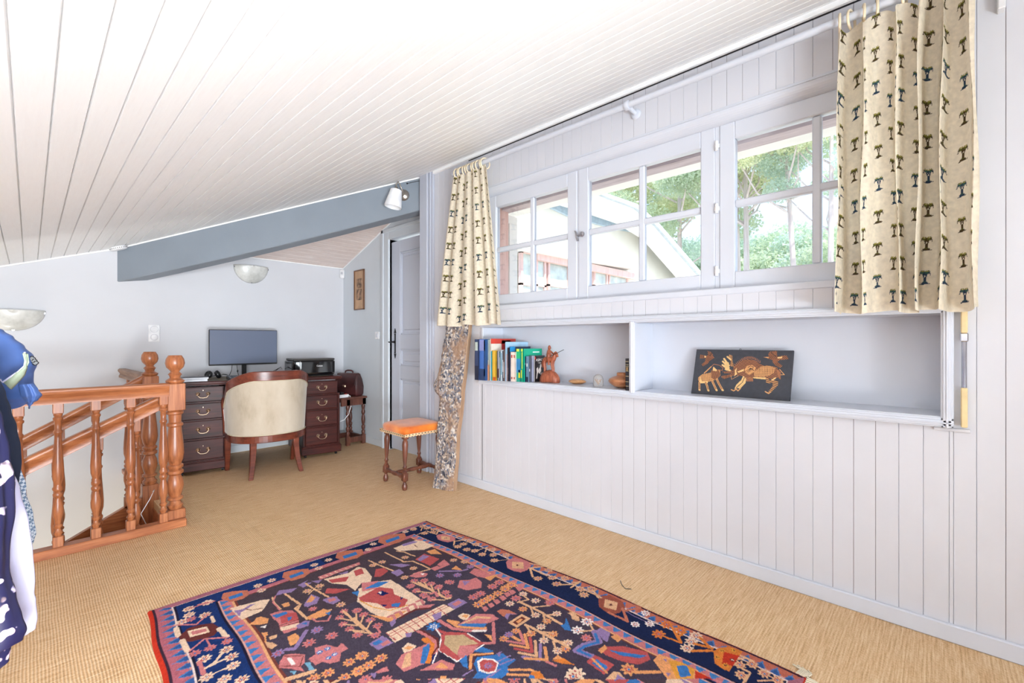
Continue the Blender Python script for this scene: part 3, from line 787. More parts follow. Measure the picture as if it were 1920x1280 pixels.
# ------------------------------------------------------------ room shell
XW = 2.368; XD = 2.570; YD = 5.188; YR = -3.0; XL = -1.7
Z0 = 1.746; SL = .3485                      # ceiling height at x = 0, slope of the roof
def h1(x): return Z0+SL*x
def h2(y): return 1.992+.345*(YD-y)
HIP = 5.872                                  # x + y on the hip line
ROW = .0735                                  # width of the ceiling boards in plan
# floor with the stairwell cut out
WX0, WX1, WY0 = -1.55, .60, 3.36
b = MB(); b.box(XL, 3.6, YR, WY0, -.06, 0); b.box(WX1, 3.6, WY0, YD+.2, -.06, 0); b.box(XL, WX0, WY0, YD, -.06, 0)
struct(b.build('floor', M_SISAL), 'woven sisal carpet floor in warm tan', 'floor')
b = MB(); b.box(XL, WX1+.05, WY0-.05, YD+.1, -2.6, -2.5); b.box(WX0-.05, WX1+.05, WY0-.05, WY0, -2.5, -.06); b.box(WX1, WX1+.05, WY0, YD, -2.5, -.06); b.box(WX0-.05, WX0, WY0, YD, -2.5, -.06)
struct(b.build('trim_1', mat('stairwell_paint', (236, 232, 214), .6)), 'pale stairwell lining under the floor', 'stairwell')
# desk wall, door wall, rear wall, left knee wall
def yprism(b, poly, y0, y1): return b.prism(poly, y0, y1, lambda u, v, w_: (u, w_, v))
def xprism(b, poly, x0, x1): return b.prism(poly, x0, x1, lambda u, v, w_: (w_, u, v))
b = MB(); yprism(b, [(XL, -2.5), (XD+.1, -2.5), (XD+.1, 2.0), (.71, 2.0), (XL, h1(XL))], YD, YD+.12)
struct(b.build('wall_back', M_WALL), 'plain white plaster wall behind the desk', 'wall')
DY0, DY1, DZ = 3.36, 4.165, 2.185            # doorway
b = MB(); xprism(b, [(DY1, 0), (YD, 0), (YD, h2(YD)+.03), (DY1, h2(DY1)+.03)], XD, XD+.12)
xprism(b, [(DY0-.06, DZ), (DY1, DZ), (DY1, h2(DY1)+.03), (DY0-.06, 2.66)], XD, XD+.12)
b.box(XD, XD+.12, 3.2, DY0, 0, 2.66)
struct(b.build('wall_door_side', M_DOORWALL), 'pale grey wall holding the panelled door', 'wall')
b = MB(); yprism(b, [(XL, 0), (-1.30, 0), (-1.30, h1(-1.30)), (XL, h1(XL))], YR-.1, YR); yprism(b, [(.6, 0), (XW+.1, 0), (XW+.1, h1(XW)), (.6, h1(.6))], YR-.1, YR)
yprism(b, [(-1.30, 0), (.6, 0), (.6, .30), (-1.30, .30)], YR-.1, YR)
struct(b.build('wall_rear', M_WALL), 'white rear wall with a wide opening added to let in sky light', 'wall')  # unseen wall, its gap shaped to admit sky light
b = MB(); b.box(XL-.1, XL, YR-.1, YD+.12, -.1, h1(XL))
struct(b.build('wall_left', M_WALL), 'low white knee wall', 'wall')
# main ceiling: tongued boards running along y, V joints, ends cut on the hip line
b = MB(); x = XL-.02; k = 0
while x < XW+.02:
    x1 = min(x+ROW, XW+.03); g = .0062
    def yend(xx): return min(YD, HIP-xx)
    pr = [(x, 0), (x+.0008, .006), (x1-.001, .006), (x1, 0)]
    def P(u, dz, yy): return (u, yy, h1(u)-.0+dz)
    vs = []; sec = [(x, .011), (x+g*.5, 0), (x1-g*.5, 0), (x1, .011), (x1, .03), (x, .03)]
    for u, dz in sec: vs.append(P(u, dz, YR))
    for u, dz in sec: vs.append(P(u, dz, yend(u)+(.02 if yend(u) >= YD else 0)))
    b.add(vs, [(0, 1, 7, 6), (1, 2, 8, 7), (2, 3, 9, 8), (3, 4, 10, 9), (4, 5, 11, 10), (5, 0, 6, 11), (5, 4, 3, 2, 1, 0), (6, 7, 8, 9, 10, 11)])
    x = x1; k += 1
struct(b.build('ceiling', M_CEIL), 'white painted board ceiling sloping up to the window wall', 'ceiling')
b = MB(); y = YD
while y > 3.0:
    y0 = y-.075; g = .0045
    sec = [(y, .008), (y-g*.5, 0), (y0+g*.5, 0), (y0, .008), (y0, .03), (y, .03)]
    vs = [(max(.66, HIP-u), u, h2(u)+dz) for u, dz in sec]+[(XD+.05, u, h2(u)+dz) for u, dz in sec]
    b.add(vs, [(0, 1, 7, 6), (1, 2, 8, 7), (2, 3, 9, 8), (3, 4, 10, 9), (4, 5, 11, 10), (5, 0, 6, 11), (5, 4, 3, 2, 1, 0), (6, 7, 8, 9, 10, 11)])
    y = y0
struct(b.build('ceiling_alcove', M_ALC), 'whitewashed boards of the lower ceiling above the desk, tinted for floor bounce', 'ceiling')
# hip beam
FX, FY = .522, YD; ex = 1.885
b = MB(); d = 1/math.sqrt(2); wd = .143
def beam_pt(s, o, z): return (FX+s*d*1.0+o*d, FY-s*d+o*d, z)
rings = []
for s in np.linspace(-.12, ex/d, 14):
    xf = FX+s*d
    if s > ex/d-.001: pass
    zb = 1.637+SL*(xf-FX)-.018*math.sin(math.pi*min(1, max(0, (xf-FX)/ex))); zt = h1(xf)+.004
    zt2 = min(h1(xf+wd*d), h2(FY-s*d+wd*d))+.004; zm = h1(xf+wd*d*.5)
    lim = 2.40
    rings.append([beam_pt(s, 0, zb+.006), beam_pt(s, .006, zb), beam_pt(s, wd, zb), beam_pt(s, wd, min(zt2, zt+.03)), beam_pt(s, 0, zt)])
b.loft(rings)
struct(b.build('trim_2', M_GREY), 'grey painted hip beam crossing under the ceiling', 'beam')
b = MB(); b.tube([beam_pt(s, -.006, h1(FX+s*d)-.006) for s in np.linspace(0, ex/d-.02, 12)], .007, 6)
struct(b.build('trim_3', M_CEIL), 'thin ceiling bead along the beam', 'bead')
b = MB(); b.tube([(x_, YD-.006, h1(x_)-.006) for x_ in (-1.6, 0, FX)], .007, 6); b.tube([(x_, YD-.006, h2(YD)-.006) for x_ in (.75, XD)], .007, 6); b.tube([(XD-.006, y_, h2(y_)-.006) for y_ in (YD, 3.4)], .007, 6)
struct(b.build('trim_4', M_CEIL), 'thin ceiling bead along the walls', 'bead')
# window wall: tongue and groove boards around window and niche
WZ0, WZ1, WYL, WYR = 1.352, 2.272, 2.54, -.045       # opening in the boards
NZ0, NZ1, NYL, NYR = .80, 1.262, 2.545, -.035         # niche frame outside
BP = .0722; b = MB(); dk = MB()
def vboards(y0, y1, z0, z1):
    y = y1
    n0 = math.floor((y1+3.2)/BP)
    edges = sorted({y0, y1, *[i*BP-3.2 for i in range(0, 100) if y0+.004 < i*BP-3.2 < y1-.004]})
    for a, c in zip(edges, edges[1:]):
        g = .0018; x0 = XW
        sec = [(a, .0035), (a+g, 0), (c-g*.4, 0), (c, .0035), (c, .02), (a, .02)]
        vs = [(x0+dx, u, z0) for u, dx in sec]+[(x0+dx, u, z1) for u, dx in sec]
        b.add(vs, [(0, 1, 7, 6), (1, 2, 8, 7), (2, 3, 9, 8), (3, 4, 10, 9), (4, 5, 11, 10), (5, 0, 6, 11), (5, 4, 3, 2, 1, 0), (6, 7, 8, 9, 10, 11)])
        i = int(round((a+3.2)/BP))
        if (i*7919) % 7 in (0, 3, 5) and a > y0: dk.box(XW+.0015, XW+.006, a-.0011, a+.0011, z0, z1)
ZT = h1(XW)
vboards(-.035, 2.548, .0, NZ0+.01); vboards(-.035, 2.548, NZ1-.01, WZ0); vboards(-.045, 2.54, WZ1, ZT)
vboards(YR, -.035, 0, ZT); vboards(2.54, 3.20, 0, ZT)
struct(b.build('wall_window', M_WHITE), 'white vertical tongue and groove boards of the window wall', 'wall')
struct(dk.build('trim_5', M_GROOVE), 'open joints between wall boards', 'joint')
b = MB()                                                # masonry behind the boards
for y0, y1, z0, z1 in ((YR, -.12, 0, 2.9), (2.60, 3.3, 0, 2.9), (-.12, 2.60, 0, .79), (-.12, 2.60, 2.20, 2.9), (-.12, 2.60, 1.262, 1.34)): b.box(XW+.02 if z0 != 2.20 else XW+.075, XW+.30, y0, y1, z0, z1)
b.box(XW+.22, XW+.30, -.12, 2.6, .79, 1.262)
struct(b.build('wall_window_core', M_WALL), 'masonry behind the boarded wall', 'wall')
# corner post with mouldings, wall bead, baseboards
b = MB(); b.box(XW-.035, XW+.21, 3.20, 3.31, 0, ZT+.02, bev=.006); b.box(XW-.018, XW, 3.14, 3.20, 0, ZT, bev=.004); b.box(XW-.028, XW, 3.165, 3.18, 0, ZT, bev=.003)
struct(b.build('trim_6', M_POST), 'pale grey corner post where the beam lands', 'post')
b = MB(); b.box(XW-.018, XW+.002, YR, 3.14, 0, .066, bev=.004)
struct(b.build('baseboard_window', M_TRIM), 'white baseboard under the boarded wall', 'baseboard')
b = MB(); b.box(XD-.012, XD+.002, 4.285, YD, 0, .075, bev=.003); b.box(WX1+.02, XD, YD-.012, YD+.002, 0, .075, bev=.003)
struct(b.build('baseboard_back', M_DOORWALL), 'grey baseboard behind the desk', 'baseboard')
b = MB(); b.box(XW-.022, XW+.002, YR, 3.14, ZT-.030, ZT+.006, bev=.004)
struct(b.build('trim_7', M_CEIL), 'white cornice strip between ceiling and boarded wall', 'cornice')
b = MB(); b.box(XW-.003, XW+.001, .1, 2.70, ZT-.036, ZT-.029)
struct(b.build('trim_8', M_IRON), 'dark open joint under the cornice', 'joint')

# ------------------------------------------------------------ window with three pairs of small panes
fr = thing('window_1', 'wide white window of small panes set high in the boarded wall', 'window'); fr['kind'] = 'structure'
b = MB(); X0 = XW+.055
b.box(XW-.004, X0+.05, WYR, WYL, WZ0, 1.386, bev=.004); b.box(X0, X0+.05, WYR, WYL, 2.224, WZ1); b.box(X0, X0+.05, 2.523, WYL+.02, WZ0, WZ1); b.box(X0, X0+.05, WYR-.02, -.028, WZ0, WZ1)
# coved top reveal
prof = [(XW-.004, WZ1+.012), (XW-.006, WZ1)]+[(XW+.062*(1-math.cos(a)), WZ1-.052*math.sin(a)) for a in np.linspace(0, math.pi/2, 9)]+[(X0+.03, WZ1-.052), (X0+.03, WZ1+.012)]
b.prism(prof, WYR-.02, WYL+.02, lambda u, v, w_: (u, w_, v))
b.box(X0, X0+.05, 1.694, 1.706, 1.386, 2.224); b.box(X0, X0+.05, .824, .845, 1.386, 2.224)
b.build('frame', M_TRIM, fr)
def leaf(y0, y1, mull, ztop=2.222, zbot=1.388):        # y0 > y1 (left to right seen from the room)
    f = MB(); xa, xb = X0+.002-.008, X0+.042; st = .073
    zb, zt = zbot+.082, ztop-.088
    f.box(xa, xb, y0-st, y0, zbot, ztop, bev=.004); f.box(xa, xb, y1, y1+st, zbot, ztop, bev=.004)
    f.box(xa, xb, y1+st, y0-st, zbot, zb, bev=.004); f.box(xa, xb, y1+st, y0-st, zt, ztop, bev=.004)
    f.box(xa+.008, xb-.004, mull-.018, mull+.018, zb, zt, bev=.006); zm = 1.812; f.box(xa+.0095, xb-.0055, y1+st-.002, y0-st+.002, zm-.018, zm+.018, bev=.006)
    o = f.build('sash', M_TRIM, fr)
    p = MB(); p.box(xa+.02, xa+.024, y1+st-.004, y0-st+.004, zb-.004, zt+.004); p.build('pane', M_GLASS, o)
    return o
l1 = leaf(2.520, 1.707, 2.095); l2 = leaf(1.693, .846, 1.259); l3 = leaf(.823, -.027, .406)
for z in (1.48, 1.80, 2.12):
    b = MB(); b.lathe([(.008, -.024), (.008, .024)], (X0-.012, .835, z), 10); b.box(X0-.008, X0+.002, .822, .848, z-.010, z+.010); b.build('hinge', M_PLASTIC, fr)
b = MB()
Mx = Matrix.Rotation(math.radians(90), 4, 'Y')
b.lathe([(.005, 0), (.016, .004), (.018, .01), (.014, .014), (.005, .02)], (X0-.03, 1.655, 1.80), 14, Mx)
b.box(X0-.02, X0-.008, 1.66, 1.70, 1.792, 1.804, bev=.003); b.tube([(X0-.014, 1.695, 1.775), (X0-.016, 1.70, 1.80), (X0-.014, 1.705, 1.825), (X0-.014, 1.715, 1.832)], .005, 8); b.tube([(X0-.014, 1.69, 1.765), (X0-.014, 1.70, 1.79)], .006, 8)
b.build('latch', mat('silver_latch', (178, 178, 186), .3, .9, bump=0), fr)
# exterior wooden lining, eaves and open shutter
M_RED = wood('red_outer_frame', (216, 164, 152), (236, 192, 180), (242, 206, 196), 2, .6, 0)
M_EAVE = wood('weathered_eave', (178, 160, 164), (206, 190, 194), (224, 210, 212), 1, .7, 0)
b = MB(); xa, xb = XW+.20, XW+.32
b.box(XW+.11, xb, 2.575, 2.602, 1.32, 2.24); b.box(xa, xb, -.20, -.12, 1.30, 2.24)
struct(b.build('trim_9', M_RED), 'reddish outer lining of the window', 'lining')
b = MB(); b.box(XW+.24, XW+.34, -.6, 2.78, 2.175, 2.26)
struct(b.build('trim_10', M_EAVE), 'weathered lintel board outside the window', 'lintel')
M_EXT = mat('exterior_white', (244, 240, 234), .7, var=.02, scale=4)
b = MB(); b.prism([(XW+.34, 2.24), (XW+.95, 2.36), (XW+.95, 2.50), (XW+.34, 2.44)], -.9, 3.1, lambda u, v, w_: (u, w_, v))
struct(b.build('trim_11', M_EXT), 'white soffit of the eaves above the window', 'soffit')
sh = thing('window_shutter', 'white shutter folded open outside the left window pane', 'shutter', (0, 0, 0))
b = MB(); b.box(XW+.33, XW+.47, 2.61, 2.645, 1.25, 2.17, bev=.004); b.box(XW+.36, XW+.44, 2.60, 2.61, 1.32, 2.1, bev=.003); b.build('board', M_EXT, sh)
for z_ in (1.45, 1.95): b = MB(); b.box(XW+.325, XW+.335, 2.59, 2.61, z_, z_+.05); b.build('hinge', M_PLASTIC, sh)

# ------------------------------------------------------------ display niche
ni = thing('wall_niche', 'long white recessed display shelf under the window', 'wall shelf', (XW, 1.25, NZ0))
def NL(p): return Vector(p)-Vector((XW, 1.25, NZ0))
def nb(name, boxes, m=M_TRIM):
    q = MB()
    for bx in boxes: q.box(*bx, bev=.002)
    o = q.build(name, m, ni); o.location = -Vector((XW, 1.25, NZ0)); return o
ZS = .840; xf = XW-.034; xbk = XW+.195; DV = 1.271
def mould(name, p0, p1, axis, sgn):
    q = MB(); w_ = .036
    for a, c, dx in ((0, w_, 0), (.006, w_-.008, -.006), (.014, w_-.016, -.010)):
        if axis == 'y': q.box(xf+dx, XW+.004, p0, p1, sgn[0]+a if sgn[1] > 0 else sgn[0]-c, sgn[0]+c if sgn[1] > 0 else sgn[0]-a, bev=.002)
        else: q.box(xf+dx, XW+.004, sgn[0]-w_*.5+a-.0, sgn[0]+w_*.5-a, p0, p1, bev=.002)
    o = q.build(name, M_TRIM, ni); o.location = -Vector((XW, 1.25, NZ0)); return o
mould('frame_rail', NYR, NYL, 'y', (NZ0, 1)); mould('frame_rail', NYR, NYL, 'y', (NZ1, -1))
mould('frame_stile', NZ0, NZ1, 'z', (NYR+.018, 1)); mould('frame_stile', NZ0+.03, NZ1-.03, 'z', (DV, 1))
nb('shelf_board', [(XW-.030, xbk, NYR+.012, NYL-.004, ZS-.02, ZS)])
nb('top_board', [(XW-.02, xbk, NYR+.012, NYL-.01, NZ1-.036, NZ1-.02)])
nb('side_board', [(XW-.02, xbk, NYL-.03, NYL-.01, ZS, NZ1-.036)]); nb('side_board', [(XW-.02, xbk, NYR+.012, NYR+.032, ZS, NZ1-.036)])
nb('divider', [(XW-.02, xbk, DV-.016, DV+.016, ZS, NZ1-.036)])
nb('back_panel', [(xbk, xbk+.012, NYR, NYL, ZS-.02, NZ1-.02)])
# strut in cream sleeves at the right end
st = thing('window_crank_rod', 'metal rod in cream sleeves fixed beside the right end of the niche', 'rod', (XW-.024, -.062, .806))
M_CREAMP = mat('cream_sleeve', (236, 212, 160), .5)
for z0_, z1_ in ((0, .145), (.345, .50)): b = MB(); b.box(-.012, .012, -.009, .009, z0_, z1_, bev=.003); b.build('sleeve', M_CREAMP, st)
b = MB(); b.lathe([(.0075, .13), (.0075, .335)], seg=12); b.box(-.010, .010, -.011, .011, .313, .345, bev=.003); b.build('rod', M_CHROME, st)
b = MB(); b.box(XW-.012, XW+.001, -.08, .02, .785, .797, bev=.002)
struct(b.build('trim_12', M_WHITE), 'small cover strip below the niche corner', 'trim')

# ------------------------------------------------------------ door
dr = thing('door_1', 'grey panelled door with black handle in the alcove', 'door'); dr['kind'] = 'structure'
b = MB(); lf0, lf1 = XD+.02, XD+.06; yl, yr, zb, zt = 4.170, 3.37, .012, 2.150
pan = [(1.19, 2.03), (.875, 1.045), (.20, .745)]; pl, prr = 4.01, 3.50
b.box(lf0, lf1, pl, yl, zb, zt, bev=.003); b.box(lf0, lf1, yr, prr, zb, zt, bev=.003)
zz = [zb]+[z for a in reversed(pan) for z in a]+[zt]
for i in range(0, 8, 2): b.box(lf0, lf1, prr, pl, zz[i], zz[i+1])
b.build('leaf', M_DOOR, dr)
for z0, z1 in pan:
    q = MB(); q.box(lf0+.020, lf1-.008, prr-.002, pl+.002, z0-.002, z1+.002); q.box(lf0+.010, lf1-.01, prr+.045, pl-.045, z0+.045, z1-.045, bev=.008); q.build('panel', M_DOOR, dr)
    q = MB()
    for (y0, y1, a, c) in ((prr, pl, z0, z0+.018), (prr, pl, z1-.018, z1), (prr, prr+.018, z0, z1), (pl-.018, pl, z0, z1)): q.box(lf0+.006, lf0+.02, y0, y1, a, c, bev=.004)
    q.build('moulding', M_DOOR, dr)
b = MB(); xa = XD-.022
b.box(xa, XD+.10, 4.165, 4.285, 0, 2.285, bev=.004); b.box(xa, XD+.10, 3.305, 4.165, 2.175, 2.285, bev=.004); b.box(xa-.01, xa+.002, 4.25, 4.285, 0, 2.285, bev=.003); b.box(xa-.01, xa+.002, 3.305, 4.285, 2.25, 2.285, bev=.003); b.box(XD+.06, XD+.075, 4.14, 4.165, 0, 2.15)
b.build('door_frame', M_DOORWALL, dr)
hd = MB(); hd.box(lf0-.006, lf0, 4.085, 4.107, 1.0, 1.20, bev=.002)
for z, s_ in ((1.205, 1), (.995, -1)):
    hd.add([(lf0-.006, 4.078, z), (lf0-.006, 4.114, z), (lf0-.006, 4.096, z+.05*s_), (lf0, 4.078, z), (lf0, 4.114, z), (lf0, 4.096, z+.05*s_)], [(0, 1, 2), (5, 4, 3), (0, 3, 4, 1), (1, 4, 5, 2), (2, 5, 3, 0)])
    hd.lathe([(.010, -.004), (.010, .004)], (lf0-.004, 4.096, z-.012*s_), 10, Mx)
hd.tube([(lf0, 4.096, 1.115), (lf0-.035, 4.096, 1.115), (lf0-.042, 4.11, 1.115), (lf0-.038, 4.15, 1.112), (lf0-.030, 4.185, 1.118)], .007, 8); hd.lathe([(.014, -.01), (.012, .004)], (lf0-.006, 4.096, 1.115), 12, Mx)
hd.build('handle', M_IRON, dr)
# ------------------------------------------------------------ banisters and stairs
def turned(L, r, kind='bal'):
    """profile of a turned member of length L and body radius r"""
    if kind == 'bal':
        q = [(0, .72), (.012, .8), (.02, 1.02), (.03, 1.06), (.04, .72), (.06, .60), (.075, .98), (.09, 1.0), (.10, .68), (.13, .80), (.18, 1.18), (.22, 1.22), (.27, 1.0), (.31, .72), (.325, 1.05), (.345, 1.12), (.36, .78), (.375, 1.08), (.395, 1.08), (.41, .80), (.43, .86), (.47, 1.20), (.53, 1.28), (.60, 1.16), (.72, .90), (.80, .78), (.83, .76), (.84, 1.0), (.855, 1.0), (.865, .74), (.90, .76), (.94, .80), (.95, 1.08), (.965, 1.1), (.975, .8), (.985, .98), (1, .98)]
    else:
        q = [(0, .9), (.02, 1.05), (.04, 1.12), (.055, .85), (.08, .72), (.095, 1.1), (.115, 1.12), (.13, .8), (.17, 1.0), (.23, 1.2), (.29, 1.08), (.34, .78), (.36, 1.14), (.385, 1.16), (.40, .86), (.42, 1.12), (.44, 1.12), (.455, .84), (.50, 1.08), (.56, 1.22), (.64, 1.16), (.76, .98), (.83, .88), (.845, 1.1), (.865, 1.1), (.88, .84), (.92, .86), (.955, .9), (.965, 1.14), (.985, 1.16), (1, .9)]
    return [(r*a, t*L) for t, a in q]
def baluster_mb(L, sq=.042, foot=.055, head=.055):
    m = MB(); m.box(-sq/2, sq/2, -sq/2, sq/2, 0, foot, bev=.003); m.lathe([(z[0], z[1]+foot) for z in turned(L-foot-head, .0185)], seg=16); m.box(-sq/2, sq/2, -sq/2, sq/2, L-head, L, bev=.003); return m
def newel_mb(z0=0, Ht=1.045):
    m = MB(); s = .046
    m.box(-s, s, -s, s, z0, .10, bev=.004); m.lathe([(r, z+.10) for r, z in turned(.60, .038, 'new')], seg=24); m.box(-s, s, -s, s, .70, .865, bev=.005)
    return m
def finial_mb():
    return MB().lathe([(.040, 0), (.048, .010), (.048, .018), (.036, .026), (.026, .034), (.030, .048), (.036, .054), (.028, .064), (.022, .070), (.026, .078), (.044, .098), (.050, .122), (.046, .148), (.036, .166), (.034, .170), (.030, .1705), (0.001, .170)], (0, 0, .865), 24)
def rail_path(mb, p0, p1, w=.055, h=.075):
    """moulded handrail between two points (top line)"""
    p0, p1 = Vector(p0), Vector(p1); d = (p1-p0).normalized(); side = Vector((-d.y, d.x, 0)).normalized() if abs(d.z) < .99 else Vector((0, 1, 0)); up = side.cross(d)*-1
    if up.z < 0: up = -up
    sec = [(-.34, 0), (.34, 0), (.5, -.10), (.5, -.30), (.34, -.46), (.26, -.62), (.40, -.78), (.40, -1), (-.40, -1), (-.40, -.78), (-.26, -.62), (-.34, -.46), (-.5, -.30), (-.5, -.10)]
    mb.loft([[tuple(p+side*a*w+up*c*h) for a, c in sec] for p in (p0, p1)]); return mb
RY = 3.37; NX = .612
ba = thing('banister', 'oak landing banister with level handrail and turned balusters beside the stairwell', 'banister', (NX, RY, 0))
q = MB(); q.box(-1.25, .045, -.035, .035, 0, .048, bev=.004); q.build('base_rail', M_OAKX, ba)
q = MB(); rail_path(q, (-1.25, 0, .872), (-.04, 0, .872), .062, .078); q.build('handrail', M_OAKX, ba, 50)
bm_ = baluster_mb(.80-.048); first = None
for x_ in (.547, .397, .25, .103, -.038, -.18, -.32):
    if first is None: first = bm_.build('baluster', M_OAK, ba, 40); o = first
    else: o = first.copy(); COL.objects.link(o); o.parent = ba
    o.location = (x_-NX, 0, .046)
q = newel_mb().build('newel_post', M_OAK, ba, 40); q.location = (0, .045, 0); f_ = finial_mb().build('finial', M_OAK, q, 50)
def raking(label, xa, za, xb, zb, Y, name='stair_banister', newel=False, string_top=None):
    r = thing(name, label, 'banister', (xb, Y, 0)); sl = (zb-za)/(xb-xa)
    x0 = -1.35; z0 = zb+sl*(x0-xb); q = MB(); rail_path(q, (x0-xb, 0, z0), (0, 0, zb), .058, .080); q.build('handrail', M_OAKX, r, 50)
    f1 = None; sx, sz = string_top
    for i, x_ in enumerate(np.arange(xb-.10, -1.3, -.165)):
        zt = zb+sl*(x_-xb)-.065; zs = sz+.508*(x_-sx)-.02; L = zt-zs
        o = baluster_mb(L, .040, .075, .085).build('baluster', M_OAK, r, 40); o.location = (x_-xb, 0, zs)
    q = MB(); q.prism([(-1.4-xb, sz+.508*(-1.4-sx)-.26), (-1.4-xb, sz+.508*(-1.4-sx)), (sx-xb, sz), (sx-xb, sz-.26)], -.02, .02, lambda u, v, w_: (u, w_, v)); q.build('string_board', M_OAKX, r)
    if newel:
        n_ = newel_mb(-.25).build('newel_post', M_OAK, r, 40); n_.location = (0.02, 0, .012); finial_mb().build('finial', M_OAK, n_, 50)
    return r
raking('sloping oak stair banister nearest the landing rail', -.027, .512, .531, .790, 3.452, string_top=(.56, -.01))
raking('far sloping oak stair banister with a ball-topped newel post', -.032, .541, .565, .895, 4.08, newel=True, string_top=(.545, .035))
lr = thing('wall_banister', 'short grey-brown level handrail running from the back newel to the wall', 'banister', (.585, 4.13, 0))
q = MB(); rail_path(q, (0, 0, .885), (-.03, 1.055, .885), .06, .075); q.build('handrail', wood('worn_oak', (112, 82, 66), (150, 118, 98), (170, 140, 120), 1, .5, 0), lr, 50)
f1 = None
for yy in (.2, .4, .6, .8):
    if f1 is None: f1 = baluster_mb(.80).build('baluster', M_OAK, lr, 40); o = f1
    else: o = f1.copy(); COL.objects.link(o); o.parent = lr
    o.location = (-.01, yy, .012)
q = MB(); q.box(-.035, .03, 0, 1.05, -.02, .012, bev=.003); q.build('base_rail', M_OAKX, lr)
stc = thing('staircase', 'brown wooden stairs descending under the banisters', 'staircase', (.6, 3.76, 0))
for i in range(9):
    z = -.125*(i+1)-.05; x_ = -.245*i
    q = MB(); q.box(x_-.27, x_, -.30, .30, z-.03, z, bev=.004); o = q.build('tread', M_OAKX, stc)
    q = MB(); q.box(x_-.006, x_+.012, -.30, .30, z-.0, z+.125); q.build('riser', M_OAKX, stc)
cb = MB(); cb.tube([(.50, 3.60, -.02), (.47, 3.58, .06), (.52, 3.62, .13), (.56, 3.74, .15), (.575, 3.9, .10)], .0022, 6)
tag(cb.build('white_cord', M_PLASTIC, None, 60), 'thin white cord looping at the top of the stairs', 'cord')

# ------------------------------------------------------------ pedestal desk
DA = math.radians(-9.34); DO = Vector((.84, 4.583, 0))
dk_ = thing('pedestal_desk', 'dark mahogany pedestal desk with brass swan-neck drawer handles', 'desk', tuple(DO), DA)
DWd, DD, DH = 1.305, .575, .779
def deskpt(x, y, z): c, s = math.cos(DA), math.sin(DA); return (DO.x+x*c-y*s, DO.y+x*s+y*c, z)
q = MB(); q.box(-.018, DWd+.018, -.02, DD+.01, DH-.022, DH, bev=.006); q.box(-.012, DWd+.012, -.014, DD+.005, DH-.032, DH-.02, bev=.003); q.build('desk_top', M_MAH, dk_)
q = MB(); q.box(.07, DWd-.07, .05, DD-.05, DH-.0005, DH+.001); q.build('leather_inlay', M_LEATHER_TOP, dk_)
def handle_mb():
    h = MB()
    for s_ in (-1, 1): h.lathe([(.015, 0), (.016, .003), (.010, .006), (.006, .012), (.0075, .017), (.004, .02)], (0, 0, 0), 14, Matrix.Translation((s_*.036, 0, 0)) @ Matrix.Rotation(math.radians(90), 4, 'X'))
    h.tube([(-.036, -.015, 0), (-.040, -.019, -.010), (-.030, -.020, -.022), (-.022, -.020, -.030), (0, -.021, -.033), (.022, -.020, -.030), (.030, -.020, -.022), (.040, -.019, -.010), (.036, -.015, 0)], .0035, 8); return h
hm = [None]
def handle(parent, x, z):
    if hm[0] is None: hm[0] = handle_mb().build('handle', M_BRASS, parent, 50); o = hm[0]
    else: o = hm[0].copy(); COL.objects.link(o); o.parent = parent
    o.location = (x, -.012, z)
    k = MB(); k.lathe([(.003, 0), (.003, .001)], (0, 0, 0), 8, Matrix.Rotation(math.radians(90), 4, 'X')); k.box(-.001, .001, -.0015, 0, -.006, 0); o2 = k.build('keyhole', M_BRASS, parent); o2.location = (x, -.012, z+.030)
PW = .345
rows = [(.61, .735), (.462, .597), (.300, .450), (.118, .288)]
for px_, nm in ((0, 'left'), (DWd-PW, 'right')):
    q = MB(); q.box(px_, px_+PW, .012, DD, .10, .59); q.box(px_, px_+.022, 0, DD, .10, DH-.03, bev=.003); q.box(px_+PW-.022, px_+PW, 0, DD, .10, .60, bev=.003)
    for z0, z1 in rows: q.box(px_, px_+PW, 0, .02, z0-.013, z0-.001, bev=.002)
    q.build('pedestal', M_MAHV, dk_)
    q = MB(); q.box(px_-.012, px_+PW+.012, -.014, DD+.0, .03, .098, bev=.004); q.box(px_-.006, px_+PW+.006, -.008, DD, .096, .108, bev=.003); q.build('plinth', M_MAH, dk_)
    for cx_, cy_ in ((px_+.03, .03), (px_+PW-.03, .03), (px_+.03, DD-.05), (px_+PW-.03, DD-.05)):
        q = MB(); q.lathe([(.013, -.008), (.013, .008)], (0, 0, 0), 12, Matrix.Rotation(math.radians(90), 4, 'Y')); q.box(-.004, .004, -.004, .004, .008, .022); o = q.build('castor', M_IRON, dk_, 40); o.location = (cx_, cy_, .013)
    for z0, z1 in rows:
        w0, w1 = px_+.024, px_+PW-.024
        q = MB(); q.box(w0, w1, -.004, .02, z0, z1, bev=.003); q.box(w0+.006, w1-.006, -.007, -.003, z0+.006, z1-.006, bev=.002); o = q.build('drawer', M_MAH, dk_); handle(o, (w0+w1)/2, (z0+z1)/2+.005)
q = MB(); q.box(PW-.01, DWd-PW+.01, .02, DD, .60, DH-.03); q.box(PW, DWd-PW, 0, .03, .592, .606, bev=.002); q.build('frieze', M_MAH, dk_)
q = MB(); w0, w1 = PW+.012, DWd-PW-.012; q.box(w0, w1, -.004, .02, .612, .735, bev=.003); q.box(w0+.006, w1-.006, -.007, -.003, .618, .729, bev=.002); o = q.build('drawer', M_MAH, dk_); handle(o, w0+.13, .678); handle(o, w1-.13, .678)
q = MB(); q.box(PW, DWd-PW, DD-.02, DD, .28, .60); q.build('modesty_panel', M_MAHV, dk_)

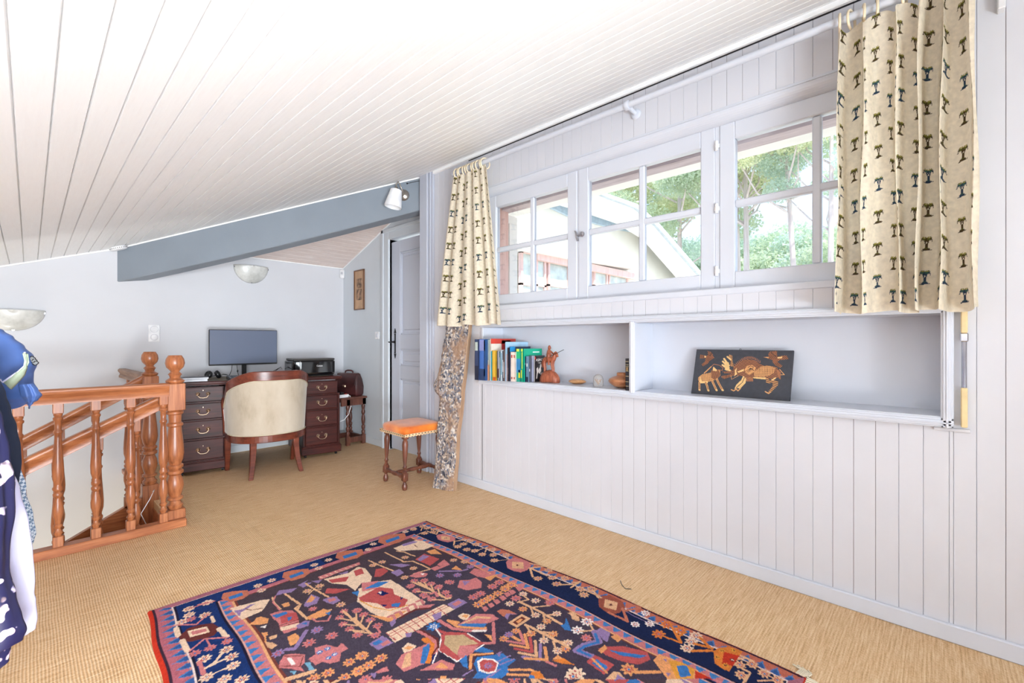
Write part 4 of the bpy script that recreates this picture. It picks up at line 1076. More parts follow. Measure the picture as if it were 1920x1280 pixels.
# monitor
mo = thing('computer_monitor', 'flat black computer monitor switched off at the back of the desk', 'monitor', (1.437, 4.94, DH+.001), math.radians(-1.5))
q = MB(); q.box(-.295, .295, -.012, .012, .113, .452, bev=.004); q.box(-.15, .15, .012, .04, .18, .38, bev=.01); q.build('housing', M_BLACK, mo)
tm = T('glare_tinted_screen'); tm.set(Roughness=.32); tm.b.inputs['Base Color'].default_value = (*srgb((98, 108, 130)), 1); tm.b.inputs['Coat Weight'].default_value = .6; tm.b.inputs['Coat Roughness'].default_value = .25  # reflection of the room put into the base colour
q = MB(); q.box(-.290, .290, -.0135, -.0115, .128, .447); q.build('screen', tm.m, mo)
q = MB(); q.box(-.02, .02, .0, .022, .006, .20, bev=.004); q.box(-.11, .11, -.09, .09, 0, .008, bev=.003); q.build('stand', M_BLACK, mo)
q = MB(); q.tube([(-.10, .02, .12), (-.105, .02, .06), (-.13, .0, .012)], .003, 6); q.tube([(-.06, .02, .12), (-.055, .015, .05), (-.05, 0, .012)], .003, 6); q.lathe([(.006, -.012), (.008, 0), (.006, .012)], (-.055, .014, .055), 8); q.build('cable', M_BLACK, mo, 60)
# keyboard
kb = thing('keyboard', 'black keyboard with grey keys on the desk in front of the monitor', 'keyboard', deskpt(.585, .115, DH+.001), DA+math.radians(2))
q = MB(); q.prism([(-.075, .0), (.08, 0), (.08, .028), (-.075, .012)], -.225, .225, lambda u, v, w_: (w_, u, v)); q.build('case', M_BLACK, kb, bevel=.003)
q = MB()
for r_ in range(6):
    y0 = -.066+r_*.0228; z0 = .0135+r_*.0024
    x_ = -.215
    while x_ < .21:
        w_ = .0165 if r_ else random.choice((.0165, .0165, .03)); 
        if r_ == 0 and -.11 < x_ < -.08: w_ = .10
        q.box(x_, min(x_+w_, .214), y0, y0+.0175, z0-.002, z0+.006, bev=.0015); x_ += w_+.0025
q.build('keys', mat('grey_keys', (96, 102, 112), .5, bump=0), kb)
# papers, headset, clutter
nbk = thing('notebook', 'white notebook with a dark grey cover, top one beside the newel', 'notebook', deskpt(.10, .13, DH+.020), DA, 'notebooks on the left end of the desk')
def notebook(root, cov, h_):
    q = MB(); q.box(-.115, .115, -.085, .085, .002, h_-.002); q.build('pages', mat('paper', (236, 238, 244), .8, bump=0), root)
    q = MB(); q.box(-.118, .116, -.087, .087, h_-.002, h_); q.box(-.118, .116, -.087, .087, 0, .002); q.build('cover', cov, root)
notebook(nbk, mat('slate_cover', (74, 74, 84), .5), .014)
nb2 = thing('notebook', 'white notebook lying under the dark covered one on the desk', 'notebook', deskpt(.095, .125, DH+.001), DA-.04, 'notebooks on the left end of the desk')
notebook(nb2, mat('pale_cover', (226, 230, 240), .6), .018)
hs = thing('headset', 'black folded headset beside the white notebooks', 'headset', deskpt(.27, .36, DH+.001), 0)
for sx in (-1, 1):
    q = MB(); Mh = Matrix.Translation((sx*.036, 0, .034)) @ Matrix.Rotation(sx*math.radians(62), 4, 'Y') @ Matrix.Rotation(math.radians(20), 4, 'X')
    q.lathe([(.012, -.018), (.030, -.016), (.036, -.004), (.038, .006), (.034, .016), (.022, .020), (.02, .014), (.002, .012)], (0, 0, 0), 18, Mh); q.build('ear_cup', M_BLACK, hs, 50)
q = MB(); q.tube([(-.036, .02, .03), (-.03, .06, .02), (0, .075, .014), (.03, .06, .02), (.036, .02, .03)], .006, 8, flat=.6); q.build('headband', M_BLACK, hs, 60)
q = MB(); q.tube([(.05, -.01, .02), (.075, -.02, .035), (.10, -.01, .032), (.13, -.04, .012), (.17, -.10, .006), (.21, -.14, .008)], .0028, 6); q.tube([(.05, 0, .02), (.08, .01, .030), (.11, 0, .024), (.14, -.05, .010), (.19, -.09, .006)], .0025, 6); q.build('cable', M_BLACK, hs, 60)
q = MB()
for k in range(3):
    q.tube([(.03*math.cos(a+k)+.004*k, .022*math.sin(a+k), .006+.006*k+.004*math.sin(3*a)) for a in np.linspace(0, 5.6, 18)], .0022, 6)
cc = q.build('coiled_cable', mat('pale_cable', (196, 198, 196), .5, bump=0), None, 60, loc=deskpt(.13, .37, DH+.003)); tag(cc, 'small pale coiled cable behind the notebooks', 'cable')
# printer
pr_ = thing('printer', 'black multifunction printer on the right end of the desk', 'printer', deskpt(1.085, .24, DH+.002), DA+math.radians(2.5))
q = MB(); pw, pd = .205, .15
q.prism([(-pw, -pd+.02), (-pw+.035, -pd), (pw-.03, -pd), (pw, -pd+.03), (pw, pd), (-pw, pd)], .008, .150, lambda u, v, w_: (u, v, w_)); q.build('body', M_GLOSSBLACK, pr_, bevel=.012, smooth=50)
q = MB(); q.box(-pw+.01, pw-.006, -pd+.006, pd-.005, .150, .172, bev=.009); q.build('scanner_lid', mat('printer_lid', (70, 68, 66), .28, bump=0), pr_)
q = MB(); q.box(-.125, pw-.012, -pd-.003, -pd+.004, .03, .140, bev=.006); q.build('front_flap', M_GLOSSBLACK, pr_)
q = MB(); q.box(-.140, -.134, -pd-.005, -pd+.004, .02, .148, bev=.002); q.build('trim_strip', M_CHROME, pr_)
q = MB(); q.box(-pw+.02, pw-.02, -pd+.03, pd-.02, 0, .01); q.build('feet', M_BLACK, pr_)
textmesh('Canon', .022, mat('logo_white', (225, 225, 225), .4, bump=0), pr_, (.045, -pd-.0035, .098), (math.radians(90), 0, 0), 'logo')
q = MB(); q.tube([deskpt(.84, .40, DH+.08), deskpt(.80, .39, DH+.06), deskpt(.74, .36, DH+.03), deskpt(.70, .33, DH+.006)], .0025, 6); q.tube([deskpt(.86, .42, DH+.06), deskpt(.84, .38, DH+.085), deskpt(.79, .36, DH+.05), deskpt(.72, .30, DH+.006), deskpt(.66, .30, DH+.005)], .0025, 6)
tag(q.build('desk_cable', M_BLACK, None, 60), 'black cables arching between monitor and printer', 'cable')

# ------------------------------------------------------------ tub chair
CX, CY = 1.432, 4.285
ch = thing('tub_chair', 'mahogany tub chair with worn beige velvet back drawn up to the desk', 'chair', (CX, CY, 0), math.radians(-3))
def ucurve(n, rx, ry, fwd):
    """U plan: from front left, round the back (-y), to front right; parameter list of (x, y, t)"""
    pts = []
    for i in range(n+1):
        t = i/n*2-1; a = abs(t)
        if a > .62: k = (a-.62)/.38; x_ = rx*(1-.05*k); y_ = k*fwd
        else: an = a/.62*math.pi/2; x_ = rx*math.sin(an)**.92; y_ = -ry*math.cos(an)
        pts.append((math.copysign(x_, t), y_, t))
    return pts
def topz(t):
    a = abs(t); return .875-.245*(max(0, a-.22)/.78)**1.25 if a > .22 else .875
U = ucurve(48, .305, .265, .20)
def shell(dr0, dr1, zlo, zhi, flare=.10):
    vs = []; n = len(U); fs = []
    for x_, y_, t in U:
        za, zb2 = zlo(t), zhi(t)
        for k in range(7):
            z = za+(zb2-za)*k/6
            for dr_ in (dr0, dr1):
                s_ = 1+(dr_+flare*(z-.62)*(.35 if y_ > 0 else 1)*.5)/.30
                vs.append((x_*s_, y_*s_ if y_ < 0 else y_, z))
    st_ = 14
    for i in range(n-1):
        for k in range(6):
            for d_ in (0, 1):
                a = i*st_+k*2+d_; fs.append((a, a+st_, a+st_+2, a+2))
        fs.append((i*st_, i*st_+1, (i+1)*st_+1, (i+1)*st_)); fs.append((i*st_+12, i*st_+13, (i+1)*st_+13, (i+1)*st_+12))
    for i in (0, n-1):
        for k in range(6): a = i*st_+k*2; fs.append((a, a+1, a+3, a+2))
    return vs, fs
tv = T('worn_velvet'); nz = tv.noise(tv.coord((5, 5, 2.2)), 1, 5, .6); tv.l(tv.ramp(nz, (.30, (164, 148, 126)), (.46, (188, 174, 154)), (.7, (202, 190, 172))), tv.b.inputs['Base Color']); tv.set(Roughness=.85); tv.b.inputs['Sheen Weight'].default_value = .4; tv.bump(tv.noise(tv.coord(), 220, 2), .25, .002)
M_VELVET = tv.m
vs, fs = shell(-.022, .004, lambda t: .345, lambda t: topz(t)-.075); MB().add(vs, fs).build('upholstered_back', M_VELVET, ch, 60)
vs, fs = shell(-.030, .010, lambda t: topz(t)-.080, lambda t: topz(t), .12); MB().add(vs, fs).build('top_rail', M_CHAIRW, ch, 50, bevel=.006)
q = MB()
for dz in (0,):
    pts = []
    for x_, y_, t in U:
        z = topz(t)-.080; s_ = 1+(.008+.10*(z-.62)*(.35 if y_ > 0 else 1)*.5)/.30; pts.append((x_*s_, y_*s_ if y_ < 0 else y_, z))
    q.tube(pts, .0045, 6)
q.tube([(x_*(1+(.008-.0135)/.3), (y_*(1+(.008-.0135)/.3)) if y_ < 0 else y_, .349) for x_, y_, t in U], .0045, 6)
q.build('piping', mat('beige_piping', (196, 184, 160), .8), ch, 60)
q = MB(); poly = [(x_*.985, y_*.985 if y_ < 0 else y_) for x_, y_, t in U]+[(.15, .235), (-.15, .235)]
q.prism(poly, .285, .345, lambda u, v, w_: (u, v, w_)); q.build('seat_rail', M_CHAIRW, ch, bevel=.004)
poly2 = [(x_*.90, y_*.90 if y_ < 0 else y_) for x_, y_, t in U]+[(.14, .225), (-.14, .225)]
q = MB(); q.prism(poly2, .346, .43, lambda u, v, w_: (u, v, w_)); q.build('seat_cushion', M_VELVET, ch, 60, bevel=.02)
def leg_mb(x0, y0, x1, y1, top=.29):
    m = MB(); rs = []
    for k in range(9):
        t = k/8; z = top*(1-t); f = t**1.9; cx_, cy_ = x0+(x1-x0)*f, y0+(y1-y0)*f; w_ = .023-.007*t
        rs.append([(cx_-w_, cy_-w_, z), (cx_+w_, cy_-w_, z), (cx_+w_, cy_+w_, z), (cx_-w_, cy_+w_, z)])
    return m.loft(rs)
for a in ((-.165, -.195, -.195, -.245), (.165, -.195, .195, -.245), (-.27, .17, -.265, .22), (.27, .17, .27, .22)):
    leg_mb(*a).build('leg', M_CHAIRW, ch, 40, bevel=.004)
q = MB()
for s_ in (-1, 1): q.tube([(s_*.292, .19, .63), (s_*.297, .215, .60), (s_*.292, .20, .50), (s_*.288, .19, .42), (s_*.285, .195, .33)], .016, 8)
q.build('arm_support', M_CHAIRW, ch, 50)

# ------------------------------------------------------------ low table, briefcase, power strip
tb = thing('side_table', 'small dark oak table with bobbin legs in the corner beside the desk', 'table', (2.43, 4.785, 0))
tw, td = .118, .165
q = MB(); q.box(-tw-.06, tw+.012, -td-.012, td+.012, .498, .52, bev=.005); q.build('table_top', M_DARKOAK, tb)
q = MB(); q.box(-tw-.045, tw, -td, -td+.02, .43, .498); q.box(-tw-.045, tw, td-.02, td, .43, .498); q.box(tw-.02, tw, -td, td, .43, .498); q.build('apron', M_DARKOAK, tb)
prof = [(.014, 0), (.018, .02), (.020, .035), (.012, .05), (.019, .07), (.020, .09), (.011, .105), (.017, .13), (.020, .165), (.017, .20), (.011, .215), (.019, .235), (.019, .255), (.012, .27), (.016, .29), (.020, .31), (.014, .33)]
for x_, y_ in ((-tw-.025, -td+.02), (tw-.02, -td+.02), (tw-.02, td-.02), (-tw-.025, td-.02), (-tw+.035, -td+.02)):
    if (x_, y_) == (-tw-.025, -td+.02): continue
    q = MB(); q.box(-.02, .02, -.02, .02, 0, .10, bev=.003); q.lathe([(r_, z+.10) for r_, z in prof], seg=14); q.box(-.02, .02, -.02, .02, .43, .498, bev=.003); o = q.build('leg', M_DARKOAK, tb, 40); o.location = (x_, y_, 0)
q = MB(); q.box(-tw+.02, tw-.02, -td+.008, -td+.032, .03, .085, bev=.003); q.box(tw-.032, tw-.008, -td+.02, td-.02, .03, .085, bev=.003); q.box(-tw-.025, tw-.02, td-.032, td-.008, .03, .085, bev=.003); q.build('stretcher', M_DARKOAK, tb)
M_LEATH = mat('burgundy_leather', (66, 32, 32), .45, var=.25, scale=9, bump=.25, coat=.25)
bc = thing('briefcase', 'burgundy leather briefcase standing on the small corner table', 'bag', (2.455, 4.82, .521), math.radians(-158.8+90))
q = MB(); rs = []
for z, wx, dy in ((0, .150, .045), (.02, .158, .062), (.10, .160, .066), (.18, .150, .052), (.235, .135, .034), (.245, .125, .02)):
    rs.append([(wx*sx+0, dy*sy, z) for sx, sy in ((-1, -.7), (-.93, -1), (.93, -1), (1, -.7), (.985, 0), (1, .7), (.93, 1), (-.93, 1), (-1, .7), (-.985, 0))])
q.loft(rs); q.build('body', M_LEATH, bc, 60, bevel=.006)
q = MB(); fl = []
for z, y_, w_ in ((.236, .035, .128), (.250, .0, .132), (.244, -.032, .136), (.19, -.058, .142), (.12, -.072, .135), (.098, -.074, .105)): fl.append([(-w_, y_, z), (w_, y_, z), (w_, y_+.006, z-.004), (-w_, y_+.006, z-.004)])
q.loft(fl); q.build('flap', M_LEATH, bc, 60, bevel=.004)
q = MB(); q.box(-.018, .018, -.084, -.070, .095, .118, bev=.003); q.lathe([(.006, 0), (.006, .004)], (0, -.084, .106), 10, Matrix.Rotation(math.radians(90), 4, 'X')); q.build('clasp', M_BRASS, bc)
q = MB(); q.tube([(-.055, 0, .246), (-.05, 0, .268), (-.02, 0, .277), (.02, 0, .277), (.05, 0, .268), (.055, 0, .246)], .009, 8, flat=.7); q.build('handle', M_LEATH, bc, 60)
ps = thing('power_strip', 'white power strip with a red switch on the low table beside the desk', 'power strip', (2.315, 4.655, .521), math.radians(8))
q = MB(); q.box(-.085, .045, -.022, .022, 0, .032, bev=.004); q.build('case', M_PLASTIC, ps)
q = MB(); q.box(.005, .03, -.008, .008, .032, .038, bev=.002); q.build('switch', mat('red_switch', (205, 60, 40), .4, bump=0), ps)
q = MB(); q.box(-.05, -.015, -.018, .018, .033, .06, bev=.004); q.build('plug', M_BLACK, ps)
q = MB(); q.tube([(.045, 0, .016), (.062, -.01, .012), (.070, -.02, -.03), (.062, -.03, -.10), (.03, -.035, -.18), (-.02, -.03, -.235), (-.06, -.01, -.25), (-.09, .05, -.26)], .0045, 8); q.build('cord', M_PLASTIC, ps, 60)

# ------------------------------------------------------------ orange velvet stool
M_STOOLW = wood('stool_walnut', (66, 34, 26), (104, 58, 42), (128, 76, 54), 2, .38, .2)
sl_ = thing('footstool', 'small turned walnut stool with an orange velvet seat by the corner post', 'stool', (2.105, 3.085, 0), math.radians(-2))
F4 = [(-.165, -.158), (-.152, .148), (.165, -.150), (.165, .150)]
legp = [(.006, 0), (.017, .006), (.021, .022), (.020, .038), (.012, .055), (.010, .062), (.018, .072)]
legu = [(.018, .128), (.020, .136), (.011, .146), (.012, .160), (.017, .172), (.012, .182), (.011, .190), (.015, .22), (.020, .29), (.023, .34), (.020, .365), (.014, .375), (.018, .385)]
def stool_leg(x_, y_):
    m = MB(); tx, ty = x_*.93, y_*.93; Sh = Matrix(((1, 0, (tx-x_)/.4, x_), (0, 1, (ty-y_)/.4, y_), (0, 0, 1, 0), (0, 0, 0, 1)))
    m.lathe(legp, (0, 0, 0), 16, Sh); m.box(-.021, .021, -.021, .021, .070, .130, Sh, bev=.006); m.lathe(legu, (0, 0, 0), 16, Sh); m.box(-.021, .021, -.021, .021, .383, .412, Sh, bev=.004); return m
for p in F4: stool_leg(*p).build('leg', M_STOOLW, sl_, 40)
def bobbin(p0, p1):
    p0, p1 = Vector(p0), Vector(p1); n = 22; pts = []; rs = []
    for i in range(n+1):
        t = i/n; pts.append(p0.lerp(p1, t)); rs.append(.011+.006*abs(math.sin(t*math.pi*3)) if .04 < t < .96 else .009)
    return MB().tube(pts, .01, 12, rs)
mid1, mid2 = (-.158, 0, .098), (.165, 0, .098)
for a, c in ((F4[0], F4[1]), (F4[2], F4[3])): bobbin((a[0], a[1], .098), (c[0], c[1], .098)).build('stretcher', M_STOOLW, sl_, 50)
bobbin(mid1, mid2).build('stretcher', M_STOOLW, sl_, 50)
to = T('orange_velvet'); nz = to.noise(to.coord((7, 7, 7)), 1, 4, .6); to.l(to.ramp(nz, (.3, (196, 86, 8)), (.6, (232, 124, 22)), (.75, (242, 150, 50))), to.b.inputs['Base Color']); to.set(Roughness=.7); to.b.inputs['Sheen Weight'].default_value = .5; to.bump(to.noise(to.coord(), 300, 2), .3, .002)
q = MB(); rs = []
for z, s_, r_ in ((.412, .178, .012), (.43, .184, .02), (.455, .184, .028), (.470, .176, .035), (.478, .155, .04), (.482, .10, .045), (.483, .03, .02)):
    ring = []
    for k in range(32):
        a = 2*math.pi*k/32; c_, s2 = math.cos(a), math.sin(a); p_ = 7.; rr = (abs(c_)**p_+abs(s2)**p_)**(-1/p_); ring.append((s_*rr*c_, s_*rr*s2, z))
    rs.append(ring)
q.loft(rs); q.build('seat', to.m, sl_, 60)
q = MB()
for (ax, ay), (bx, by) in (((-1, -1), (1, -1)), ((1, -1), (1, 1)), ((1, 1), (-1, 1)), ((-1, 1), (-1, -1))):
    n = 14; vs = []
    nrm = Vector((ay+by, -(ax+bx), 0)); nrm = Vector(((ax+bx)/2, (ay+by)/2, 0))
    for i in range(n*2+1):
        t = i/(n*2); x_ = (ax+(bx-ax)*t)*.181+nrm.x*.003; y_ = (ay+(by-ay)*t)*.181+nrm.y*.003; vs += [(x_, y_, .424), (x_, y_, .408 if i % 2 else .400), (x_+nrm.x*.002, y_+nrm.y*.002, .424), (x_+nrm.x*.002, y_+nrm.y*.002, .408 if i % 2 else .400)]
    q.add(vs, [(i*4, i*4+1, i*4+5, i*4+4) for i in range(n*2)]+[(i*4+2, i*4+6, i*4+7, i*4+3) for i in range(n*2)])
q.build('braid', mat('cream_braid', (216, 184, 144), .8), sl_)
q = MB()
for (ax, ay), (bx, by) in (((-1, -1), (1, -1)), ((1, -1), (1, 1)), ((1, 1), (-1, 1)), ((-1, 1), (-1, -1))):
    nrm = Vector(((ax+bx)/2, (ay+by)/2, 0))
    for i in range(13):
        t = (i+.5)/13; q.lathe([(.0045, 0), (.003, .003), (.0005, .004)], ((ax+(bx-ax)*t)*.181+nrm.x*.005, (ay+(by-ay)*t)*.181+nrm.y*.005, .417), 8, nrm.to_track_quat('Z', 'Y').to_matrix().to_4x4())
q.build('nail_heads', M_IRON, sl_)

# ------------------------------------------------------------ leaning slab of bark
tl = T('lichened_bark'); v = tl.coord((1, 1, .8)); vo = tl.n('TexVoronoi'); vo.inputs['Scale'].default_value = 78; 
wv = tl.n('VectorMath'); wv.operation = 'ADD'; nn = tl.n('TexNoise'); nn.inputs['Scale'].default_value = 20; tl.l(v, nn.inputs['Vector']); sc_ = tl.n('VectorMath'); sc_.operation = 'SCALE'; sc_.inputs['Scale'].default_value = .035; tl.l(nn.outputs[1], sc_.inputs[0]); tl.l(v, wv.inputs[0]); tl.l(sc_.outputs[0], wv.inputs[1]); tl.l(wv.outputs[0], vo.inputs['Vector'])
sx_ = tl.n('SeparateColor'); tl.l(vo.outputs['Color'], sx_.inputs[0])
cr_ = tl.ramp(sx_.outputs[0], (.0, (62, 60, 68)), (.2, (104, 108, 122)), (.36, (136, 118, 106)), (.52, (164, 160, 162)), (.64, (92, 84, 84)), (.78, (184, 162, 140)), (.95, (206, 198, 190)))
big = tl.noise(tl.coord((1, 1, .6)), 9, 4, .6); mxx = tl.n('Mix'); mxx.data_type = 'RGBA'; tl.l(tl.ramp(big, (.47, (0, 0, 0)), (.62, (235, 235, 235))), mxx.inputs[0]); tl.l(cr_, mxx.inputs[6]); mxx.inputs[7].default_value = (*srgb((158, 124, 98)), 1); tl.l(mxx.outputs[2], tl.b.inputs['Base Color']); tl.set(Roughness=.9); tl.bump(sx_.outputs[1], .8, .008)
# outline in its own frame: s along height, left and right edges (metres)
outl = [(0, -.098, .098), (.10, -.092, .098), (.25, -.085, .102), (.42, -.092, .096), (.58, -.090, .112), (.70, -.088, .115), (.735, -.135, .112), (.78, -.150, .115), (.84, -.120, .120), (.95, -.095, .125), (1.08, -.085, .130), (1.2, -.075, .135), (1.34, -.095, .14), (1.5, -.11, .13), (1.62, -.12, .09), (1.72, -.09, .03)]
lg = thing('bark_slab', 'tall slab of lichened grey bark leaning against the wall under the left curtain', 'wood slab', (2.150, 2.745, 0.0))
base = Vector((2.150, 2.745, 0)); topp = Vector((2.322, 2.77, 1.70)); up_ = (topp-base).normalized(); sd_ = Vector((.30, -.954, 0)); sd_ = (sd_-up_*sd_.dot(up_)).normalized(); nr_ = sd_.cross(up_); nr_ = nr_ if nr_.x < 0 else -nr_
def ol(s_):
    for a, c in zip(outl, outl[1:]):
        if a[0] <= s_ <= c[0]: t = (s_-a[0])/(c[0]-a[0]); return a[1]+(c[1]-a[1])*t, a[2]+(c[2]-a[2])*t
    return outl[-1][1:]
from mathutils import noise as mnoise
NS, NW = 230, 30; vs = []; fs = []
for j in range(NS+1):
    s_ = 1.72*j/NS; l_, r_ = ol(s_)
    for i in range(NW+1):
        t = i/NW; x_ = l_+(r_-l_)*t; e = min(t, 1-t)*2
        n1 = mnoise.noise(Vector((x_*14, s_*9, 0)))*.012+mnoise.noise(Vector((x_*60, s_*55, 3)))*.006
        depth = .014*min(1, e*3)**.5+n1*min(1, e*5)
        if s_ > .70 and x_ < -.02+(s_-.78)*.4 and s_ < 1.15: depth += .012
        if i in (0, NW): x_ += mnoise.noise(Vector((s_*30, i, 1)))*.007
        vs.append(tuple(sd_*x_+up_*s_+nr_*max(depth, -.004)))
for j in range(NS):
    for i in range(NW): a = j*(NW+1)+i; fs.append((a, a+1, a+NW+2, a+NW+1))
MB().add(vs, fs).build('bark', tl.m, lg, 70)
bk_ = MB(); rs = []
for j in range(0, NS+1, 5):
    s_ = 1.72*j/NS; l_, r_ = ol(s_)
    rs.append([tuple(sd_*(l_+.002)+up_*s_+nr_*-.002), tuple(sd_*(r_+.004)+up_*s_+nr_*.004), tuple(sd_*(r_+.006)+up_*s_-nr_*.030), tuple(sd_*(l_+.02)+up_*s_-nr_*.030)])
bk_.loft(rs); bk_.build('sawn_back', wood('bare_wood', (136, 102, 78), (172, 138, 110), (190, 160, 132), 2, .8, 0), lg)
# ------------------------------------------------------------ books on the niche shelf
# (left edge px, right edge px, top px, spine x, depth, colour, label, bands)
def py_at(u, X): return onx(u, 700, X)[1]
def book(name_label, y1, y0, Xs, h, dep, cov, marks=(), lean=0., z=ZS+.001, pages=(232, 226, 212), grp='books at the left end of the niche shelf'):
    """spine faces the room at x = Xs, y0 < y1"""
    r = thing('book', name_label, 'book', (Xs, (y0+y1)/2, z), 0, grp); r.rotation_euler = (lean, 0, 0)
    w_ = max(.0015, (y1-y0)/2-.0006); mname = 'cover_%d_%d_%d' % cov
    m_ = mat(mname, cov, .35, var=.05, bump=0)
    q = MB(); t_ = min(.0022, w_*.3)
    q.box(0, t_, -w_, w_, 0, h); q.box(0, dep, -w_, -w_+t_, 0, h); q.box(0, dep, w_-t_, w_, 0, h); q.build('cover', m_, r)
    q = MB(); q.box(t_, dep-.004, -w_+t_, w_-t_, .003, h-.003); q.build('pages', mat('book_pages', pages, .8, bump=0), r)
    for c_, a0, a1, b0, b1, face in marks:      # a along thickness or depth (0..1), b along height (0..1)
        q = MB(); mm = mat('ink_%d_%d_%d' % c_, c_, .4, bump=0)
        if face == 's': q.box(-.0006, .0004, w_-2*w_*a1, w_-2*w_*a0, h*b0, h*b1)
        else: q.box(dep*a0, dep*a1, -w_-.0006, -w_+.0004, h*b0, h*b1)
        q.build('spine_print' if face == 's' else 'cover_print', mm, r)
    return r
def zh(v, u, X): return onx(u, v, X)[2]-ZS
BK = [
 (890, 897.2, 636, 2.227, .30, (52, 66, 104), 'tall dark navy book with a pale patch at the far left of the shelf', [((190, 200, 190), .1, .8, .72, .93, 's'), ((30, 36, 60), 0, 1, 0, .35, 's')]),
 (897.4, 909.5, 636, 2.235, .29, (66, 110, 186), 'tall blue photo book second from the left on the shelf', [((138, 146, 200), 0, 1, .72, .98, 's'), ((40, 62, 104), 0, 1, .0, .28, 's'), ((24, 60, 110), .8, 1, .1, .98, 's'), ((30, 70, 120), 0, .3, 0, 1, 'c')]),
 (911, 917.5, 637, 2.26, .26, (206, 190, 170), 'tall grey and peach book with an orange foot', [((122, 146, 160), 0, .5, .5, 1, 's'), ((226, 156, 110), 0, 1, 0, .38, 's'), ((120, 190, 190), .8, 1, .0, 1, 's')]),
 (918, 920.5, 635, 2.265, .26, (226, 218, 206), 'tall cream book with a red top band rising above its neighbours', [((206, 66, 50), .0, 1, .88, 1., 'c'), ((176, 44, 38), .42, .78, .72, .96, 'c'), ((60, 170, 190), 0, .2, .0, .7, 'c')]),
 (921, 929.5, 657, 2.275, .16, (232, 184, 60), 'yellow spiral bound book with an orange foot', [((200, 92, 30), .3, 1, .0, .12, 's')]),
 (930, 932.4, 658, 2.285, .15, (58, 50, 56), 'thin black book right of the yellow spiral one', []),
 (932.6, 935.6, 657, 2.285, .15, (176, 180, 192), 'thin silver grey book with a maroon mark', [((96, 60, 60), .2, .9, .1, .4, 's')]),
 (935.8, 938.2, 659, 2.29, .15, (60, 128, 148), 'thin teal book with a white stripe', [((236, 238, 240), .0, .35, .1, .8, 's')]),
 (938.4, 941.0, 656, 2.29, .15, (214, 230, 240), 'thin icy white book with a teal stripe', [((80, 150, 180), .5, 1, .2, .9, 's')]),
 (941.2, 943.6, 658, 2.295, .15, (70, 72, 84), 'thin charcoal book with white lettering', [((222, 222, 226), .2, .7, .3, .7, 's')]),
 (943.8, 946.2, 655, 2.295, .15, (120, 104, 104), 'thin taupe book with a pale spine stripe', [((230, 226, 226), .1, .5, .1, .6, 's')]),
 (946.4, 948.2, 641, 2.30, .24, (168, 206, 232), 'tall pale blue book rising above the thin ones', [((120, 150, 180), .1, .9, .84, .86, 'c')]),
 (948.4, 951.2, 664, 2.305, .14, (222, 196, 200), 'thin pale pink book left of the slim black one', []),
 (951.4, 954.4, 652, 2.305, .17, (52, 46, 52), 'slim black brown book with a tall spine', [((120, 110, 110), .2, .5, .2, .4, 's')]),
 (954.6, 956.0, 650, 2.31, .22, (52, 66, 96), 'thin navy book with a bright blue corner', [((40, 140, 200), .0, .25, .86, 1, 'c')]),
 (956.2, 966.2, 660, 2.315, .15, (240, 226, 214), 'thick cream book with small red emblems', [((190, 70, 56), .15, .40, .80, .90, 's'), ((190, 90, 66), .68, .9, .80, .90, 's'), ((176, 70, 56), .15, .4, .08, .15, 's'), ((176, 70, 56), .68, .9, .08, .15, 's')]),
 (966.6, 975.8, 654, 2.325, .20, (34, 160, 142), 'thick teal book with a yellow top', [((214, 226, 80), .0, .7, .92, 1, 's'), ((52, 134, 190), 0, 1, .28, .70, 's'), ((236, 220, 30), .55, .9, .12, .36, 's'), ((30, 180, 120), 0, 1, .7, .92, 's')]),
 (976.2, 981.4, 654, 2.33, .20, (0, 166, 132), 'bright green book with yellow lettering and a wide cover', [((214, 232, 80), .0, .7, .92, 1, 's'), ((220, 226, 60), .3, .6, .4, .9, 's'), ((236, 220, 30), 0, .35, .12, .36, 's'), ((232, 242, 238), .5, .85, .88, .91, 'c')]),
 (981.8, 985.2, 668, 2.345, .12, (40, 50, 84), 'thin navy paperback right of the bright green book', [((200, 210, 220), .1, .9, .66, .74, 's')]),
 (985.5, 990.2, 668, 2.35, .12, (120, 150, 178), 'blue grey paperback with a white spine block', [((232, 236, 240), .2, .8, .60, .72, 's'), ((40, 44, 66), 0, 1, 0, .2, 's')]),
 (990.5, 994.2, 667, 2.36, .12, (94, 98, 112), 'slate grey paperback left of the pale lilac one', [((226, 228, 232), .1, .9, .4, .5, 's')]),
 (994.5, 998.6, 667, 2.375, .12, (184, 188, 216), 'pale lilac paperback next to the ASIMOV one', [((120, 124, 150), .2, .5, .5, .9, 's')]),
]
prev = 9.
for u0, u1, vt, Xs, dep, cov, lab, marks in BK:
    y1, y0 = py_at(u0, Xs), py_at(u1, Xs); y1 = min(y1, prev-.0004); y0 = min(y0, y1-.004); prev = y0; h_ = zh(vt, (u0+u1)/2, Xs)
    dep = min(dep, xbk-.004-Xs)
    r = book(lab, y1, y0, Xs, h_, dep, cov, marks)
    if 'spiral' in lab:
        q = MB()
        for k in range(26): q.lathe([(.0045, -.0008), (.0045, .0008)], (-.002, (y1-y0)/2-.003, .006+k*(h_-.012)/25), 8)
        q.build('spiral_binding', M_IRON, r)
Xs = 2.385; y1, y0 = py_at(999, Xs), py_at(1001.5, Xs); y1 = min(y1, prev-.0004); y0 = min(y0, y1-.006); h_ = zh(667, 1000, Xs)
am = book('black paperback with white ASIMOV lettering facing the camera', y1, y0, Xs, h_, .115, (34, 30, 32), [((226, 224, 224), .0, .04, .0, 1, 'c'), ((200, 40, 40), .06, .13, .86, .96, 'c')])
yy = -max(.0015, (y1-y0)/2-.0006)-.0005
